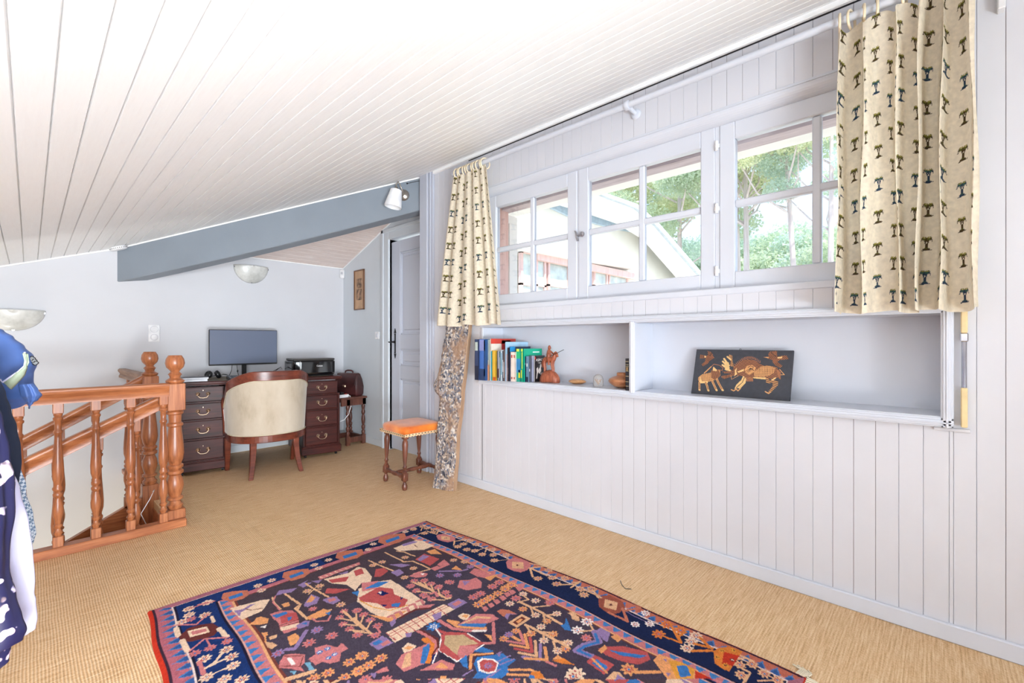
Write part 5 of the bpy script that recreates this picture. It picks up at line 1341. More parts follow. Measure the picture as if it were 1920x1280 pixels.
textmesh('ASIMOV', .026, mat('ink_white', (230, 228, 226), .5, bump=0), am, (.064, yy, h_*.83), (math.radians(90), 0, 0), 'title')
q = MB()
def cpoly(q, pts): q.prism([(a*.115, b_*h_) for a, b_ in pts], 0, -.0008, lambda u, v, w_: (u, yy+w_, v))
cpoly(q, [(.55, .66), (.66, .68), (.70, .60), (.62, .52), (.66, .40), (.50, .30), (.40, .34), (.42, .48), (.52, .54)]); cpoly(q, [(.20, .50), (.34, .56), (.40, .40), (.30, .30), (.26, .12), (.18, .12), (.24, .36)]); cpoly(q, [(.55, .30), (.75, .36), (.80, .22), (.7, .2)])
cpoly(q, [(.28, .73), (.85, .73), (.55, .70)])
q.build('cover_figure', mat('ink_pale', (206, 196, 190), .5, bump=0), am)
# upright black book beside the divider
r = book('black spined book with gold bands standing against the divider', onx(1172.5, 700, 2.335)[1], DV+.0185, 2.335, .182, .125, (38, 36, 42), [((196, 178, 140), 0, 1, k, k+.012, 's') for k in (.13, .27, .44, .60, .74, .80, .90)]+[((150, 120, 80), .2, .8, .62, .72, 's')], grp='books at the right of the small niche')

# ------------------------------------------------------------ carved rider, wooden pieces, glass dome
M_RIDER = wood('red_carved_wood', (116, 58, 38), (160, 84, 56), (184, 108, 76), 2, .45, .1, 2.)
cr0 = thing('wooden_rider_statue', 'small reddish carved statue of a rider with a lance on horseback', 'statue', (2.445, 1.95, ZS), 0)
def sv(y_, z): return (0, -y_, z)
q = MB(); rs = []
for z, s_ in ((0, 1.0), (.015, 1.06), (.04, 1.0), (.06, .84), (.075, .62), (.082, .35)): rs.append([(.045*s_*math.cos(a)*(1+.06*math.sin(3*a)), .078*s_*math.sin(a), z+.004*math.sin(2*a+1)) for a in np.linspace(0, 2*math.pi, 20, endpoint=False)])
q.loft(rs); q.build('mound', M_RIDER, cr0, 70)
q = MB()
q.tube([(0, .046, .150), (0, .020, .158), (0, -.010, .155), (0, -.034, .158)], .02, 10, [.018, .022, .021, .018])
q.tube([(0, -.028, .158), (0, -.040, .175), (0, -.046, .195), (0, -.050, .204)], .013, 10, [.020, .017, .013, .010]); q.tube([(0, -.046, .206), (0, -.058, .196), (0, -.068, .176)], .01, 8, [.011, .011, .007])
for x_, y_ in ((-.010, .038), (.010, .046), (-.010, -.030), (.010, -.024)): q.tube([(x_, y_, .150), (x_, y_+.004, .12), (x_, y_-.002, .095), (x_, y_, .068)], .008, 8, [.012, .009, .007, .008])
q.tube([(0, .060, .150), (0, .066, .13), (0, .062, .10)], .006, 6)
q.build('horse', M_RIDER, cr0, 70)
q = MB(); q.tube([(0, .008, .165), (0, .010, .190), (0, .006, .215), (0, .002, .228)], .015, 10, [.017, .016, .014, .006]); q.lathe([(.001, -.014), (.010, -.010), (.012, 0), (.009, .010), (.004, .016), (.001, .017)], (0, .002, .238), 10)
q.tube([(-.014, .004, .214), (-.022, -.014, .195), (-.016, -.030, .188)], .006, 6); q.tube([(.014, .004, .214), (.020, -.012, .198), (.014, -.026, .190)], .006, 6); q.tube([(-.014, .006, .172), (-.024, -.008, .150), (-.022, -.010, .120)], .008, 6); q.tube([(.014, .006, .172), (.024, -.008, .150), (.022, -.010, .120)], .008, 6)
q.build('rider', M_RIDER, cr0, 70)
q = MB(); q.tube([(-.018, -.028, .182), (-.020, -.135, .226)], .0018, 6); q.build('lance', M_IRON, cr0)
M_PALEW = wood('honey_wood', (168, 112, 66), (206, 150, 98), (222, 172, 122), 1, .35, .2, 2); M_REDW = wood('cherry_wood', (150, 88, 52), (186, 120, 78), (204, 144, 100), 1, .3, .3, 2)
q = MB(); q.lathe([(.004, 0), (.035, .002), (.056, .010), (.062, .016), (.056, .023), (.040, .029), (.015, .032), (.001, .0325)], seg=28)
o = q.build('wooden_disc', M_PALEW, None, 50, loc=(2.475, 1.742, ZS+.001)); o.scale = (.8, 1, 1); tag(o, 'flat rounded pale wooden pebble lying between statue and glass dome', 'wooden ornament')
gd = thing('glass_dome', 'clear domed glass paperweight with a small dried flower inside', 'paperweight', (2.435, 1.556, ZS+.001))
tg = T('dome_glass'); tg.set(Roughness=.03); tg.b.inputs['Base Color'].default_value = (*srgb((244, 240, 236)), 1); tg.b.inputs['Transmission Weight'].default_value = .8; tg.b.inputs['IOR'].default_value = 1.3
q = MB(); q.lathe([(.002, 0), (.028, .0), (.031, .004), (.032, .03), (.031, .048), (.026, .062), (.016, .072), (.006, .0755), (.0005, .076)], seg=24); q.build('dome', tg.m, gd, 50)
q = MB()
for k in range(9): a = k*.7; q.tube([(0, 0, .012), (.006*math.cos(a), .010*math.sin(a), .028), (.010*math.cos(a), .016*math.sin(a), .040+.004*math.sin(k))], .002, 5)
q.build('dried_flower', mat('dried_flower', (190, 150, 110), .8), gd)
bo = thing('wooden_vessel', 'squat cherry wood vessel with a short collar beside the black book', 'bowl', (2.452, 1.395, ZS+.001))
q = MB(); q.lathe([(.004, 0), (.030, 0), (.055, .010), (.080, .028), (.088, .040), (.082, .054), (.060, .066), (.040, .071), (.036, .074), (.036, .090), (.034, .091), (.030, .088), (.030, .070), (.001, .068)], seg=32); q.build('body', M_REDW, bo, 35); bo.scale = (.9, 1, 1)

# ------------------------------------------------------------ carved picture board
PCO = [(218, 125), (1802, 142), (1748, 980), (140, 853)]   # corners of the traced board: tl, tr, br, bl
PWc, PHc = 46.8, 24.6
def pinv(x, y):
    s_, r_ = .5, .5; (ax, ay), (bx, by), (cx_, cy_), (dx, dy) = PCO
    for _ in range(12):
        f = lambda s_, r_: ((1-s_)*r_*ax+s_*r_*bx+s_*(1-r_)*cx_+(1-s_)*(1-r_)*dx-x, (1-s_)*r_*ay+s_*r_*by+s_*(1-r_)*cy_+(1-s_)*(1-r_)*dy-y)
        e = 1e-4; a, b_, c_ = f(s_, r_), f(s_+e, r_), f(s_, r_+e); J = ((b_[0]-a[0])/e, (c_[0]-a[0])/e, (b_[1]-a[1])/e, (c_[1]-a[1])/e); det = J[0]*J[3]-J[1]*J[2]
        s_ -= (J[3]*a[0]-J[1]*a[1])/det; r_ -= (-J[2]*a[0]+J[0]*a[1])/det
    return s_*PWc, r_*PHc
cv_ = Canvas(PWc, PHc, .1, (72, 74, 82))
TAN, COP, GLD, DRK = (232, 170, 112), (190, 124, 84), (248, 206, 140), (72, 58, 56)
def pp(c, pts, pat=None): cv_.poly(c, [pinv(*p) for p in pts], pat)
def pln(c, w_, pts): cv_.line(c, w_, [pinv(*p) for p in pts])
hat = lambda k, a: (lambda X, Y: np.sin((X*math.cos(a)+Y*math.sin(a))*k) > 0)
dots = lambda X, Y: (np.sin(X*8.5+np.where(np.sin(Y*7) > 0, 1.6, 0)) > .2) & (np.sin(Y*14) > -.2)
def part(c, c2, pts, pat): pp(c, pts); pp(c2, pts, pat)
part(COP, DRK, [(280, 212), (370, 228), (362, 280), (278, 278)], hat(9, 0)); part(COP, DRK, [(365, 235), (400, 240), (430, 215), (420, 150), (500, 175), (530, 250), (550, 268), (500, 300), (450, 330), (440, 360), (340, 415), (315, 380), (380, 330), (385, 285)], hat(10, .8)); pp(GLD, [(368, 232), (398, 238), (392, 270), (366, 262)]); pln(DRK, .3, [(430, 215), (470, 235), (500, 175)])
part(COP, DRK, [(1440, 250), (1425, 205), (1460, 160), (1560, 150), (1560, 235), (1700, 225), (1730, 290), (1620, 300), (1560, 330), (1640, 400), (1610, 435), (1540, 400), (1500, 350), (1490, 300), (1420, 285)], hat(10, -.8)); pp(TAN, [(1355, 255), (1440, 250), (1430, 275)]); pp(GLD, [(1565, 255), (1640, 245), (1630, 275), (1570, 280)]); pln(DRK, .3, [(1470, 175), (1530, 235), (1600, 240)])
# calf
part(TAN, DRK, [(330, 545), (470, 520), (600, 470), (650, 480), (660, 560), (600, 630), (480, 665), (300, 690), (260, 640), (262, 600)], dots); part(COP, DRK, [(490, 480), (620, 470), (655, 530), (640, 590), (560, 640), (500, 600)], hat(11, .3)); pp(GLD, [(530, 415), (595, 470), (590, 495), (520, 485)]); pp(GLD, [(295, 570), (330, 660), (440, 660), (440, 690), (290, 695)]); pln(COP, .3, [(400, 510), (460, 450), (540, 375), (640, 395), (700, 440), (690, 480), (620, 470)]); pln(TAN, .5, [(370, 525), (490, 420)])
for a in ([(285, 680), (290, 740), (290, 800)], [(400, 680), (430, 740), (450, 810)], [(520, 660), (560, 740), (595, 805)], [(600, 630), (640, 710), (700, 805)]): pln(TAN, 1.0, a); pln(DRK, .25, a); pln(GLD, .9, [a[2], (a[2][0]+8, a[2][1]+6)])
# bull with branching antlers
body = [(880, 430), (960, 350), (1030, 310), (1130, 290), (1240, 320), (1340, 395), (1450, 400), (1560, 430), (1610, 500), (1600, 590), (1540, 610), (1400, 625), (1290, 610), (1200, 600), (1190, 640), (1080, 600), (950, 560), (900, 570), (870, 520)]
part(COP, DRK, body, hat(9, 1.2))
for k in range(20): t = k/19; x_, y_ = 900+t*400, 430-150*math.sin(t*2.6)-0*t; pln(COP, .25, [(x_, y_), (x_-10+30*(t-.5), y_-35)])
part(TAN, DRK, [(1330, 410), (1450, 402), (1540, 440), (1520, 520), (1440, 570), (1330, 590), (1220, 580), (1210, 500)], dots)
pp(TAN, [(1060, 470), (1100, 400), (1180, 390), (1240, 430), (1220, 500), (1140, 555), (1080, 520)]); 
for k in range(7): pln(DRK, .2, [(1160, 440), (1070+k*26, 500+18*math.sin(k))])
pln(DRK, .25, [(1120, 430), (1150, 405), (1200, 420), (1190, 455), (1150, 450)])
pp(GLD, [(945, 500), (1050, 455), (1050, 490), (960, 520)]); pp(GLD, [(1190, 590), (1400, 600), (1390, 630), (1210, 612)]); pp(GLD, [(900, 480), (935, 430), (925, 500), (940, 540), (890, 580), (905, 520)])
for k in range(9): pln(COP, .25, [(1080+k*14, 600), (1100+k*12, 660)]); pln(COP, .25, [(1560+k*4, 480+k*16), (1615, 510+k*14)])
part(TAN, DRK, [(880, 430), (820, 400), (830, 330), (790, 250), (800, 215), (855, 230), (860, 330), (890, 400)], hat(9, 1.5)); part(COP, DRK, [(880, 520), (780, 560), (690, 570), (670, 590), (720, 625), (830, 590), (900, 560)], hat(9, .1)); part(COP, DRK, [(870, 470), (760, 500), (690, 500), (720, 530), (860, 530)], hat(9, .5))
for a in ([(815, 480), (690, 390)], [(800, 440), (695, 330)], [(800, 400), (715, 285)], [(820, 480), (745, 460)]): pln(GLD, .9, a)
pp(GLD, [(740, 320), (800, 350), (810, 490), (750, 480), (720, 400)]); pln(GLD, .8, [(770, 250), (830, 300)])
pp(GLD, [(1040, 570), (1090, 620), (1080, 690), (990, 790), (960, 770), (900, 790), (930, 720), (1010, 640)]); pln(DRK, .3, [(1060, 600), (1030, 680), (930, 770)]); pln(TAN, .5, [(850, 800), (890, 820), (930, 790), (960, 820), (1000, 780)])
pp(GLD, [(1470, 640), (1540, 590), (1550, 610), (1470, 670)]); part(TAN, DRK, [(1400, 600), (1460, 640), (1580, 650), (1580, 720), (1480, 840), (1420, 850), (1500, 740), (1500, 690), (1400, 690)], hat(8, 1.3)); pln(TAN, .5, [(1390, 830), (1440, 860), (1470, 835)]); pln(TAN, .3, [(1600, 460), (1670, 550), (1620, 550)]); pln(TAN, .2, [(840, 570), (850, 630), (960, 570)])
pb = thing('carved_picture_board', 'black wooden board with carved golden elk, calf and two birds', 'picture', (0, 0, 0))
B0 = Vector((2.457, .983, ZS+.001)); B1 = Vector((2.443, .517, ZS+.001)); ub = (B1-B0).normalized(); vb = Vector((.30, 0, 1)); vb = (vb-ub*vb.dot(ub)).normalized(); nb_ = ub.cross(vb)*-1
if nb_.x > 0: nb_ = -nb_
pb.location = B0
def pf(X, Y): return (ub.x*X+vb.x*Y)/100+nb_.x*.0008, (ub.y*X+vb.y*Y)/100+nb_.y*.0008, (ub.z*X+vb.z*Y)/100+nb_.z*.0008
cv_.grid('carving', attrmat('carved_relief', .5), pf, pb, False)
q = MB(); vs = [tuple(ub*a+vb*c+nb_*e) for e in (0, -.012) for a, c in ((0, 0), (.468, 0), (.468, .246), (0, .246))]; q.add(vs, [(0, 1, 2, 3), (7, 6, 5, 4), (0, 4, 5, 1), (1, 5, 6, 2), (2, 6, 7, 3), (3, 7, 4, 0)]); q.build('board', mat('black_board', (44, 44, 50), .5), pb)
q = MB(); o_ = ub*.225+vb*.246-nb_*.004; q.tube([tuple(o_+ub*a+vb*c) for a, c in ((-.004, 0), (-.003, .007), (.003, .007), (.004, 0))], .0012, 6); q.build('hook', M_IRON, pb)

# ------------------------------------------------------------ persian rug
PAL = dict(cream=(236, 204, 176), cream2=(226, 176, 136), pink=(206, 124, 124), rose=(186, 84, 84), lilac=(150, 124, 168), blue=(60, 118, 182), navy=(24, 34, 92), navy2=(52, 44, 62), brown=(104, 48, 46), brown2=(156, 82, 66), orange=(222, 128, 56), orange2=(196, 116, 92), red=(196, 54, 34), gold=(226, 156, 62), peach=(230, 158, 104), white=(244, 232, 226), cyan=(120, 170, 196), tweed=(196, 166, 128))
RW, RL = 142., 204.
rg = Canvas(RW, RL, .3, (70, 60, 76))
# abrash: bands of slightly different dye in the field
ab = (np.sin(rg.Y/9.)+np.sin(rg.Y/23.+1)+.8*np.sin(rg.X/31.))[..., None]*.0035; rg.a += np.clip(ab, -.008, .01).astype(np.float32)
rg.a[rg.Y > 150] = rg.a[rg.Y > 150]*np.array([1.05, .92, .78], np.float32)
def band(c, d0, d1, wave=0):     # frame band between insets d0 and d1
    dx = np.minimum(rg.X*0+np.where(rg.X < RW/2, rg.X, RW-rg.X), 999); dy = np.where(rg.Y > RL/2, (RL-rg.Y)*1.45, rg.Y*1.2)
    wv_ = wave*np.sin((rg.X+rg.Y)/7)
    d_ = np.where(rg.X < RW/2, np.minimum(rg.X*.80, dy), np.minimum(RW-rg.X, dy))+wv_
    rg.a[(d_ >= d0) & (d_ < d1)] = srgb(c); return d_
dist = band((190, 120, 126), 0, 23)
along = np.where(np.where(rg.X < RW/2, rg.X*.8, RW-rg.X) < np.where(rg.Y > RL/2, (RL-rg.Y)*1.45, rg.Y*1.2), rg.Y, rg.X)
right = (rg.X > RW/2)
def setm(m_, c): rg.a[m_] = srgb(c)
jit = .5*np.sin(rg.X*3.1+rg.Y*1.3)+.4*np.sin(rg.X*1.7-rg.Y*4.1)
setm((dist < 1.2), (196, 52, 32)); setm((dist >= 1.2) & (dist < 1.9), (60, 40, 56))
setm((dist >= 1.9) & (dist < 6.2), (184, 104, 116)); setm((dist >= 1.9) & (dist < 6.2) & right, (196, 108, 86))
tri = np.abs(((along/4.6) % 1)-.5)*2
g1 = (dist >= 1.9) & (dist < 6.2); g2 = (dist >= 18.6) & (dist < 23)
setm(g1 & ((dist-2.2)/3.6+jit*.10 > tri*1.05+.12), (76, 120, 176)); setm(g1 & (dist > 5.6), (206, 150, 140))
setm(g1 & ((dist-2.2)/3.6 > tri*1.0+.40), (52, 88, 146))
tri2 = np.abs((((along+2.3)/4.6) % 1)-.5)*2
setm(g2, (202, 122, 124)); setm(g2 & ((22.2-dist)/3.2+jit*.1 > tri2*1.1+.10), (66, 124, 184)); setm(g2 & (dist > 22.3), (228, 168, 120)); setm(g2 & (dist < 19.1), (212, 160, 150))
setm((dist >= 6.2) & (dist < 6.7), (232, 210, 204)); setm((dist >= 6.7) & (dist < 7.3), (28, 26, 52)); setm((dist >= 7.3) & (dist < 17.9), (24, 50, 106)); setm((dist >= 7.3) & (dist < 17.9) & right, (22, 34, 72)); setm((dist >= 17.9) & (dist < 18.6), (28, 24, 50))  # navy painted darker on the right side for dimmer light
farb = (np.where(rg.Y > RL/2, (RL-rg.Y)*1.45, 999) < np.minimum(rg.X*.8, RW-rg.X)+.1)
setm(farb & ((dist < 6.2) & (dist > 1)), (172, 106, 122)); setm(farb & g2, (184, 108, 120))
setm((dist >= 23) & (dist < 23.7), (120, 60, 52))
for ln in RUG.strip().split('\n'):
    w_ = ln.split()
    if w_[0] == 'P': rg.poly(PAL[w_[1]], [tuple(map(float, p.split(','))) for p in w_[2:]])
    elif w_[0] == 'L': rg.line(PAL[w_[1]], float(w_[2]), [tuple(map(float, p.split(','))) for p in w_[3:]])
    else:
        x_, y_ = map(float, w_[3].split(',')); r_ = float(w_[2])*.92; rg.disc(PAL[w_[1]], r_, x_, y_, 8)
        rg.disc(PAL[w_[4]], r_*.52, x_, y_, 6, ph=1); rg.disc(PAL[w_[1]], r_*.34, x_, y_, 5); rg.disc(PAL['blue' if w_[4] == 'rose' else w_[4]], r_*.14, x_, y_)
# the near end, woven as the far end turned round
def rug_xy(X, Y):
    s_, r_ = X/142., Y/204.; C4 = ((.20, .32), (1.766, .32), (.331, 2.380), (1.692, 2.325)); W4 = ((1-s_)*(1-r_), s_*(1-r_), (1-s_)*r_, s_*r_)
    return sum(w_*c_[0] for w_, c_ in zip(W4, C4)), sum(w_*c_[1] for w_, c_ in zip(W4, C4))
wx, wy = rug_xy(rg.X, rg.Y); dep_ = wx*sY+wy*cY; near = (dep_ < 1.485) & (rg.X > 30) & (rg.X < 120) & (rg.Y > 20)
rg.a[near] = rg.a[::-1, ::-1][near]; edge_ = (rg.Y < 20); rg.a[edge_] = rg.a[::-1][edge_]
# wool jitter
rg.a *= (1+.10*rng.standard_normal((rg.ny, rg.nx, 1))).clip(.7, 1.3).astype(np.float32)
CA, CB, CC, CD = (.331, 2.380), (1.692, 2.325), (1.766, .32), (.20, .32)
def rugf(X, Y):
    s_, r_ = X/RW, Y/RL
    x = (1-s_)*(1-r_)*CD[0]+s_*(1-r_)*CC[0]+(1-s_)*r_*CA[0]+s_*r_*CB[0]; y = (1-s_)*(1-r_)*CD[1]+s_*(1-r_)*CC[1]+(1-s_)*r_*CA[1]+s_*r_*CB[1]
    bul = np.sin(r_*math.pi)*.030*s_+.006*np.sin(r_*19)*s_; x = x+bul-.004*np.sin(r_*31)*(1-s_)
    edge = np.minimum(np.minimum(X, RW-X), np.minimum(Y, RL-Y)); z = .002+.010*np.clip(edge/1.2, 0, 1)**.5+.0015*np.sin(X/9)*np.sin(Y/13)+.0006*rng.standard_normal(X.shape)
    return x-CD[0], y-CD[1], z
ru = thing('persian_rug', 'red, navy and pink patterned oriental rug lying on the sisal carpet', 'rug', (CD[0], CD[1], 0))
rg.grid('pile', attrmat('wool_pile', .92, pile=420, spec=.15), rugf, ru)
q = MB(); fx, fy = (CC[0]-CD[0]), 0
for k in range(150):
    s_ = k/149; x_ = fx*s_+.002; y_ = .0; a = random.uniform(-.4, .4)
    q.tube([(x_, y_+.003, .007), (x_+.012*a, y_-.02, .006), (x_+.03*a, y_-.045, .003)], .0028, 5)
for k in range(9): a = random.uniform(-.5, .9); q.tube([(fx-.004*k+.01, .012*k*.4, .007), (fx+.03, .004*k-.005, .006), (fx+.045+.01*a, .006*k+.02*a, .003)], .0028, 5)
q.build('fringe', mat('fringe_wool', (226, 214, 190), .9), ru, 60)
# stray thread on the carpet
p_ = [onz(u, v, .002) for u, v in ((1163, 1088), (1166, 1096), (1172, 1103), (1184, 1104))]
q = MB(); q.tube(p_, .0016, 5); tag(q.build('stray_thread', M_BLACK, None, 60), 'short dark thread lying on the sisal carpet beside the rug', 'thread')

# ------------------------------------------------------------ curtains on the rod
RX = XW-.10; RZ = 2.425
rod = thing('curtain_rod', 'long white curtain rod above the window', 'curtain rod', (RX, 1.3, RZ))
q = MB(); q.tube([(0, -1.50, 0), (0, 1.44, 0)], .0165, 16); q.build('rod', M_TRIM, rod, 60)
q = MB(); My = Matrix.Rotation(math.radians(-90), 4, 'X'); q.lathe([(.0165, 0), (.022, .003), (.022, .010), (.017, .014), (.020, .022), (.019, .032), (.010, .040), (.001, .041)], (0, 1.44, 0), 16, My); q.build('finial', M_TRIM, rod, 50)
for yb in (1.262, -.115):
    q = MB(); q.lathe([(.024, -.012), (.026, -.006), (.026, .006), (.024, .012)], (0, yb-1.3, 0), 18, My); q.tube([(.01, yb-1.3, -.004), (.098, yb-1.3, -.012)], .012, 10)
    q.lathe([(.030, 0), (.030, .006), (.024, .012), (.012, .014)], (.100, yb-1.3, -.014), 18, Matrix.Rotation(math.radians(-90), 4, 'Y')); q.build('bracket', M_TRIM, rod, 50)
q = MB(); q.box(.06, .102, -.165-1.3, -.145-1.3, -.14, -.05, bev=.003); q.build('end_bracket', M_PLASTIC, rod)
def palms(cv2, W, Hh):
    def tree(cx_, cy_, s_, blue):
        L_, D_ = cv2.line, cv2.disc
        class K:
            @staticmethod
            def line(c_, w_, p_): L_(c_, w_, [(cx_+(a-cx_)*.86, cy_+(b_-cy_)*1.16) for a, b_ in p_])
            @staticmethod
            def disc(c_, r_, a, b_, ry=None): D_(c_, r_*.86, cx_+(a-cx_)*.86, cy_+(b_-cy_)*1.16, ry=ry)
        lf = (104, 104, 50) if not blue else (66, 100, 92); dkc = (82, 66, 44) if not blue else (50, 66, 88); yl = (182, 168, 84)
        for sg in (-1, 1):
            tx, ty = cx_+sg*.85*s_, cy_+1.0*s_
            K.line(dkc, .40*s_, [(cx_+sg*.15*s_, cy_-1.5*s_), (cx_+sg*.25*s_, cy_-.2*s_), (tx, ty)])
            for a in (-.15, .45, 1.1, 2.05, 2.7, 3.3):
                x1, y1 = tx+math.cos(a)*.85*s_, ty+(.15+.55*math.sin(a))*s_; x2, y2 = tx+math.cos(a)*1.15*s_, ty+(.40*math.sin(a)-.55)*s_
                K.line(lf, .36*s_, [(tx, ty), (x1, y1)]); K.line(dkc, .26*s_, [(x1, y1), (x2, y2)])
            K.line(yl, .26*s_, [(tx-.6*s_, ty+.45*s_), (tx, ty+.62*s_), (tx+.6*s_, ty+.45*s_)])
        K.disc(dkc, 1.35*s_, cx_, cy_-1.6*s_, ry=.36*s_); K.line(dkc, .24*s_, [(cx_-1.7*s_, cy_-1.95*s_), (cx_+1.8*s_, cy_-1.75*s_)]); K.line(lf, .2*s_, [(cx_-.7*s_, cy_-1.35*s_), (cx_-.3*s_, cy_-1.2*s_), (cx_+.6*s_, cy_-1.3*s_)])
    k = 0; x_ = 4.0
    while x_ < W:
        y_ = 6.0+(6.4 if k % 2 else 0)
        j = 0
        while y_ < Hh: tree(x_, y_, 1.22, (k*3+j*5) % 3 == 0); y_ += 12.8; j += 1
        x_ += 8.0; k += 1
M_CLOTH = attrmat('palm_print_cotton', .85, .30, spec=.1)
def curtain(nm, lab, W, Hh, res, path, ztop, zbot, gat):
    """path(s, v) -> (y, x) plan position; s 0..1 along the cloth, v 0 at the hem 1 at the top"""
    c2 = Canvas(W, Hh, res, (250, 238, 216)); palms(c2, W, Hh)
    r = thing(nm, lab, 'curtain', (RX, 0, 0), 0, 'palm print curtains on the white rod')
    def f(X, Y):
        s_, v_ = X/W, Y/Hh; y_, x_ = path(s_, v_); zb_, zt_ = zbot(s_), ztop(s_); return x_-RX, y_, zb_+(zt_-zb_)*v_
    c2.grid('cloth', M_CLOTH, f, r); return r
fwR = np.array([.0, .14, .30, .52, .66, .78, .90, 1.0])
def pathR(s_, v_):
    n = 5.6; ph = 2*math.pi*(n*s_+.16*np.sin(2*math.pi*s_*1.3+.5)); amp = .040+.018*np.sin(s_*9+1)+.010*(1-v_)
    fl = np.tanh(2.2*np.cos(ph+.35*v_*np.sin(s_*17)))*amp*(1-.45*v_**6)
    y_ = .312-.408*(s_+.030*np.sin(ph*1.0+.5))+.004*np.sin(v_*9+s_*20)+.012*(1-v_)*np.sin(s_*11)
    return y_, RX-.045+fl+.004*np.sin(v_*14+s_*31)+.006*(1-v_)
curtain('curtain', 'wide palm print curtain hanging at the right end of the window', 132., 117., .26, pathR, lambda s_: RZ-.060+.016*np.cos(s_*2*math.pi*5.6), lambda s_: 1.232+.006*np.sin(s_*20)-.000*s_, 0)
def pathL(s_, v_):
    n = 5.4; ph = 2*math.pi*(n*s_+.10*np.sin(2*math.pi*s_*1.1)); g = v_**1.1
    top = 2.735-.385*s_; bot = 2.885-.715*s_+.02*np.sin(s_*7); y_ = bot+(top-bot)*g
    amp = (.020+.030*(1-g)); fl = np.tanh(1.3*np.cos(ph))*amp*(1+.3*np.sin(s_*13))
    y_ = y_+.012*np.sin(ph+.6)*(.4+.6*(1-g)); return y_, RX-.03+fl-.02*(1-g)
curtain('curtain', 'narrow bunched palm print curtain flaring over the bark slab at the left', 110., 118., .36, pathL, lambda s_: RZ-.052+.004*np.cos(s_*60), lambda s_: 1.238+.006*np.sin(s_*17), 0)
def ring(parent_label, y_, tilt, R=.038, grp=None):
    q = MB(); pts = [(.0, 0, 0)]; n = 24; M_ = Matrix.Rotation(tilt, 4, 'Z')
    vs = []; fs = []
    for i in range(n):
        a = 2*math.pi*i/n
        for k in range(8):
            b_ = 2*math.pi*k/8; rr = R+.005*math.cos(b_); vs.append(tuple(M_ @ Vector((rr*math.cos(a), .005*math.sin(b_), rr*math.sin(a)))))
    for i in range(n):
        for k in range(8): fs.append((i*8+k, i*8+(k+1) % 8, ((i+1) % n)*8+(k+1) % 8, ((i+1) % n)*8+k))
    q.add(vs, fs); return q
M_RING = mat('cream_ring', (240, 222, 190), .45, bump=0)
r0 = ring('', 0, 0).build('curtain_ring', M_RING, None, 60)
spots = [(.300, .12, 'cream curtain ring at the window side of the right curtain'), (.262, -.2, 'cream curtain ring second along the right curtain'), (.222, .15, 'cream curtain ring third along the right curtain'), (.180, .1, 'cream curtain ring fourth along the right curtain'), (.10, -.1, 'cream curtain ring deep in the folds of the right curtain'), (.0, .1, 'cream curtain ring near the right end of the right curtain')]
for i in range(11): spots.append((2.715-.031*i, .25*math.sin(i*2.3), 'cream ring in the tight row above the left curtain'))
for i, (y_, tl_, lab) in enumerate(spots):
    o = r0 if i == 0 else r0.copy()
    if i: COL.objects.link(o)
    o.location = (RX, y_, RZ-.014); o.rotation_euler = (0, 0, tl_); tag(o, lab, 'curtain ring', 'curtain rings bunched over the left curtain' if i > 5 else 'curtain rings over the right curtain')

# ------------------------------------------------------------ lamps, switch, socket, picture, alarms
def alabaster():
    t = T('alabaster_glass'); n = t.noise(t.coord((6, 6, 6)), 1, 5, .6); t.l(t.ramp(n, (.35, (186, 186, 180)), (.65, (232, 232, 228))), t.b.inputs['Base Color']); t.set(Roughness=.25); t.b.inputs['Subsurface Weight'].default_value = 0; return t.m
M_ALAB = alabaster()
def halfmoon(cx_, zt, hw, hh, lab):
    r = thing('wall_lamp', lab, 'wall lamp', (cx_, YD, zt), 0, 'half moon glass wall lamps')
    q = MB(); vs = []; fs = []; n, m = 24, 8
    for j in range(m+1):
        ph = j/m*math.pi/2
        for i in range(n+1):
            th = math.pi*i/n; rr = math.sin(ph)
            vs.append((hw*math.cos(th)*rr, -.005-.085*math.cos(ph), -hh*math.sin(th)*rr))
    for j in range(m):
        for i in range(n): a = j*(n+1)+i; fs.append((a, a+1, a+n+2, a+n+1))
    q.add(vs, fs); o = q.build('glass_shade', M_ALAB, r, 70); md = o.modifiers.new('t', 'SOLIDIFY'); md.thickness = .005
    q = MB()
    for th in (.12, math.pi/2, math.pi-.12): q.lathe([(.008, -.006), (.010, 0), (.008, .006)], (hw*.95*math.cos(th), -.022, -hh*.96*math.sin(th)), 10, Matrix.Rotation(math.radians(90), 4, 'X'))
    q.build('clip', M_CHROME, r, 50)
    q = MB(); q.box(-.06, .06, -.02, -.001, -.09, -.03, bev=.004); q.build('bracket', M_PLASTIC, r)
halfmoon(1.570, 1.895, .163, .175, 'half moon frosted glass wall lamp above the computer monitor')
halfmoon(-.085, 1.362, .175, .160, 'low half moon frosted glass wall lamp above the blue jacket')
sp = thing('spotlight', 'steel wall spotlight with a white pleated shade on the grey beam', 'lamp', (0, 0, 0))
c0 = Vector(beam_pt(0, 0, 0)); dirb = Vector((d, -d, 0)); outb = Vector((-d, -d, 0))
ub_, vb_, _ = ray(757, 366); s_ = (FX*vb_-FY*ub_)/(-(d)*vb_-d*ub_)  # distance along the beam face
tt = (FX+s_*d)/ub_; zc = H+(640-366)/FP*tt; pc = Vector((FX+s_*d, FY-s_*d, zc)); sp.location = pc
Mo = outb.to_track_quat('Z', 'Y').to_matrix().to_4x4()
q = MB(); q.lathe([(.048, -.004), (.050, .004), (.046, .010), (.030, .018), (.012, .024), (.010, .04)], (0, 0, 0), 24, Mo); q.build('wall_plate', M_STEEL, sp, 50)
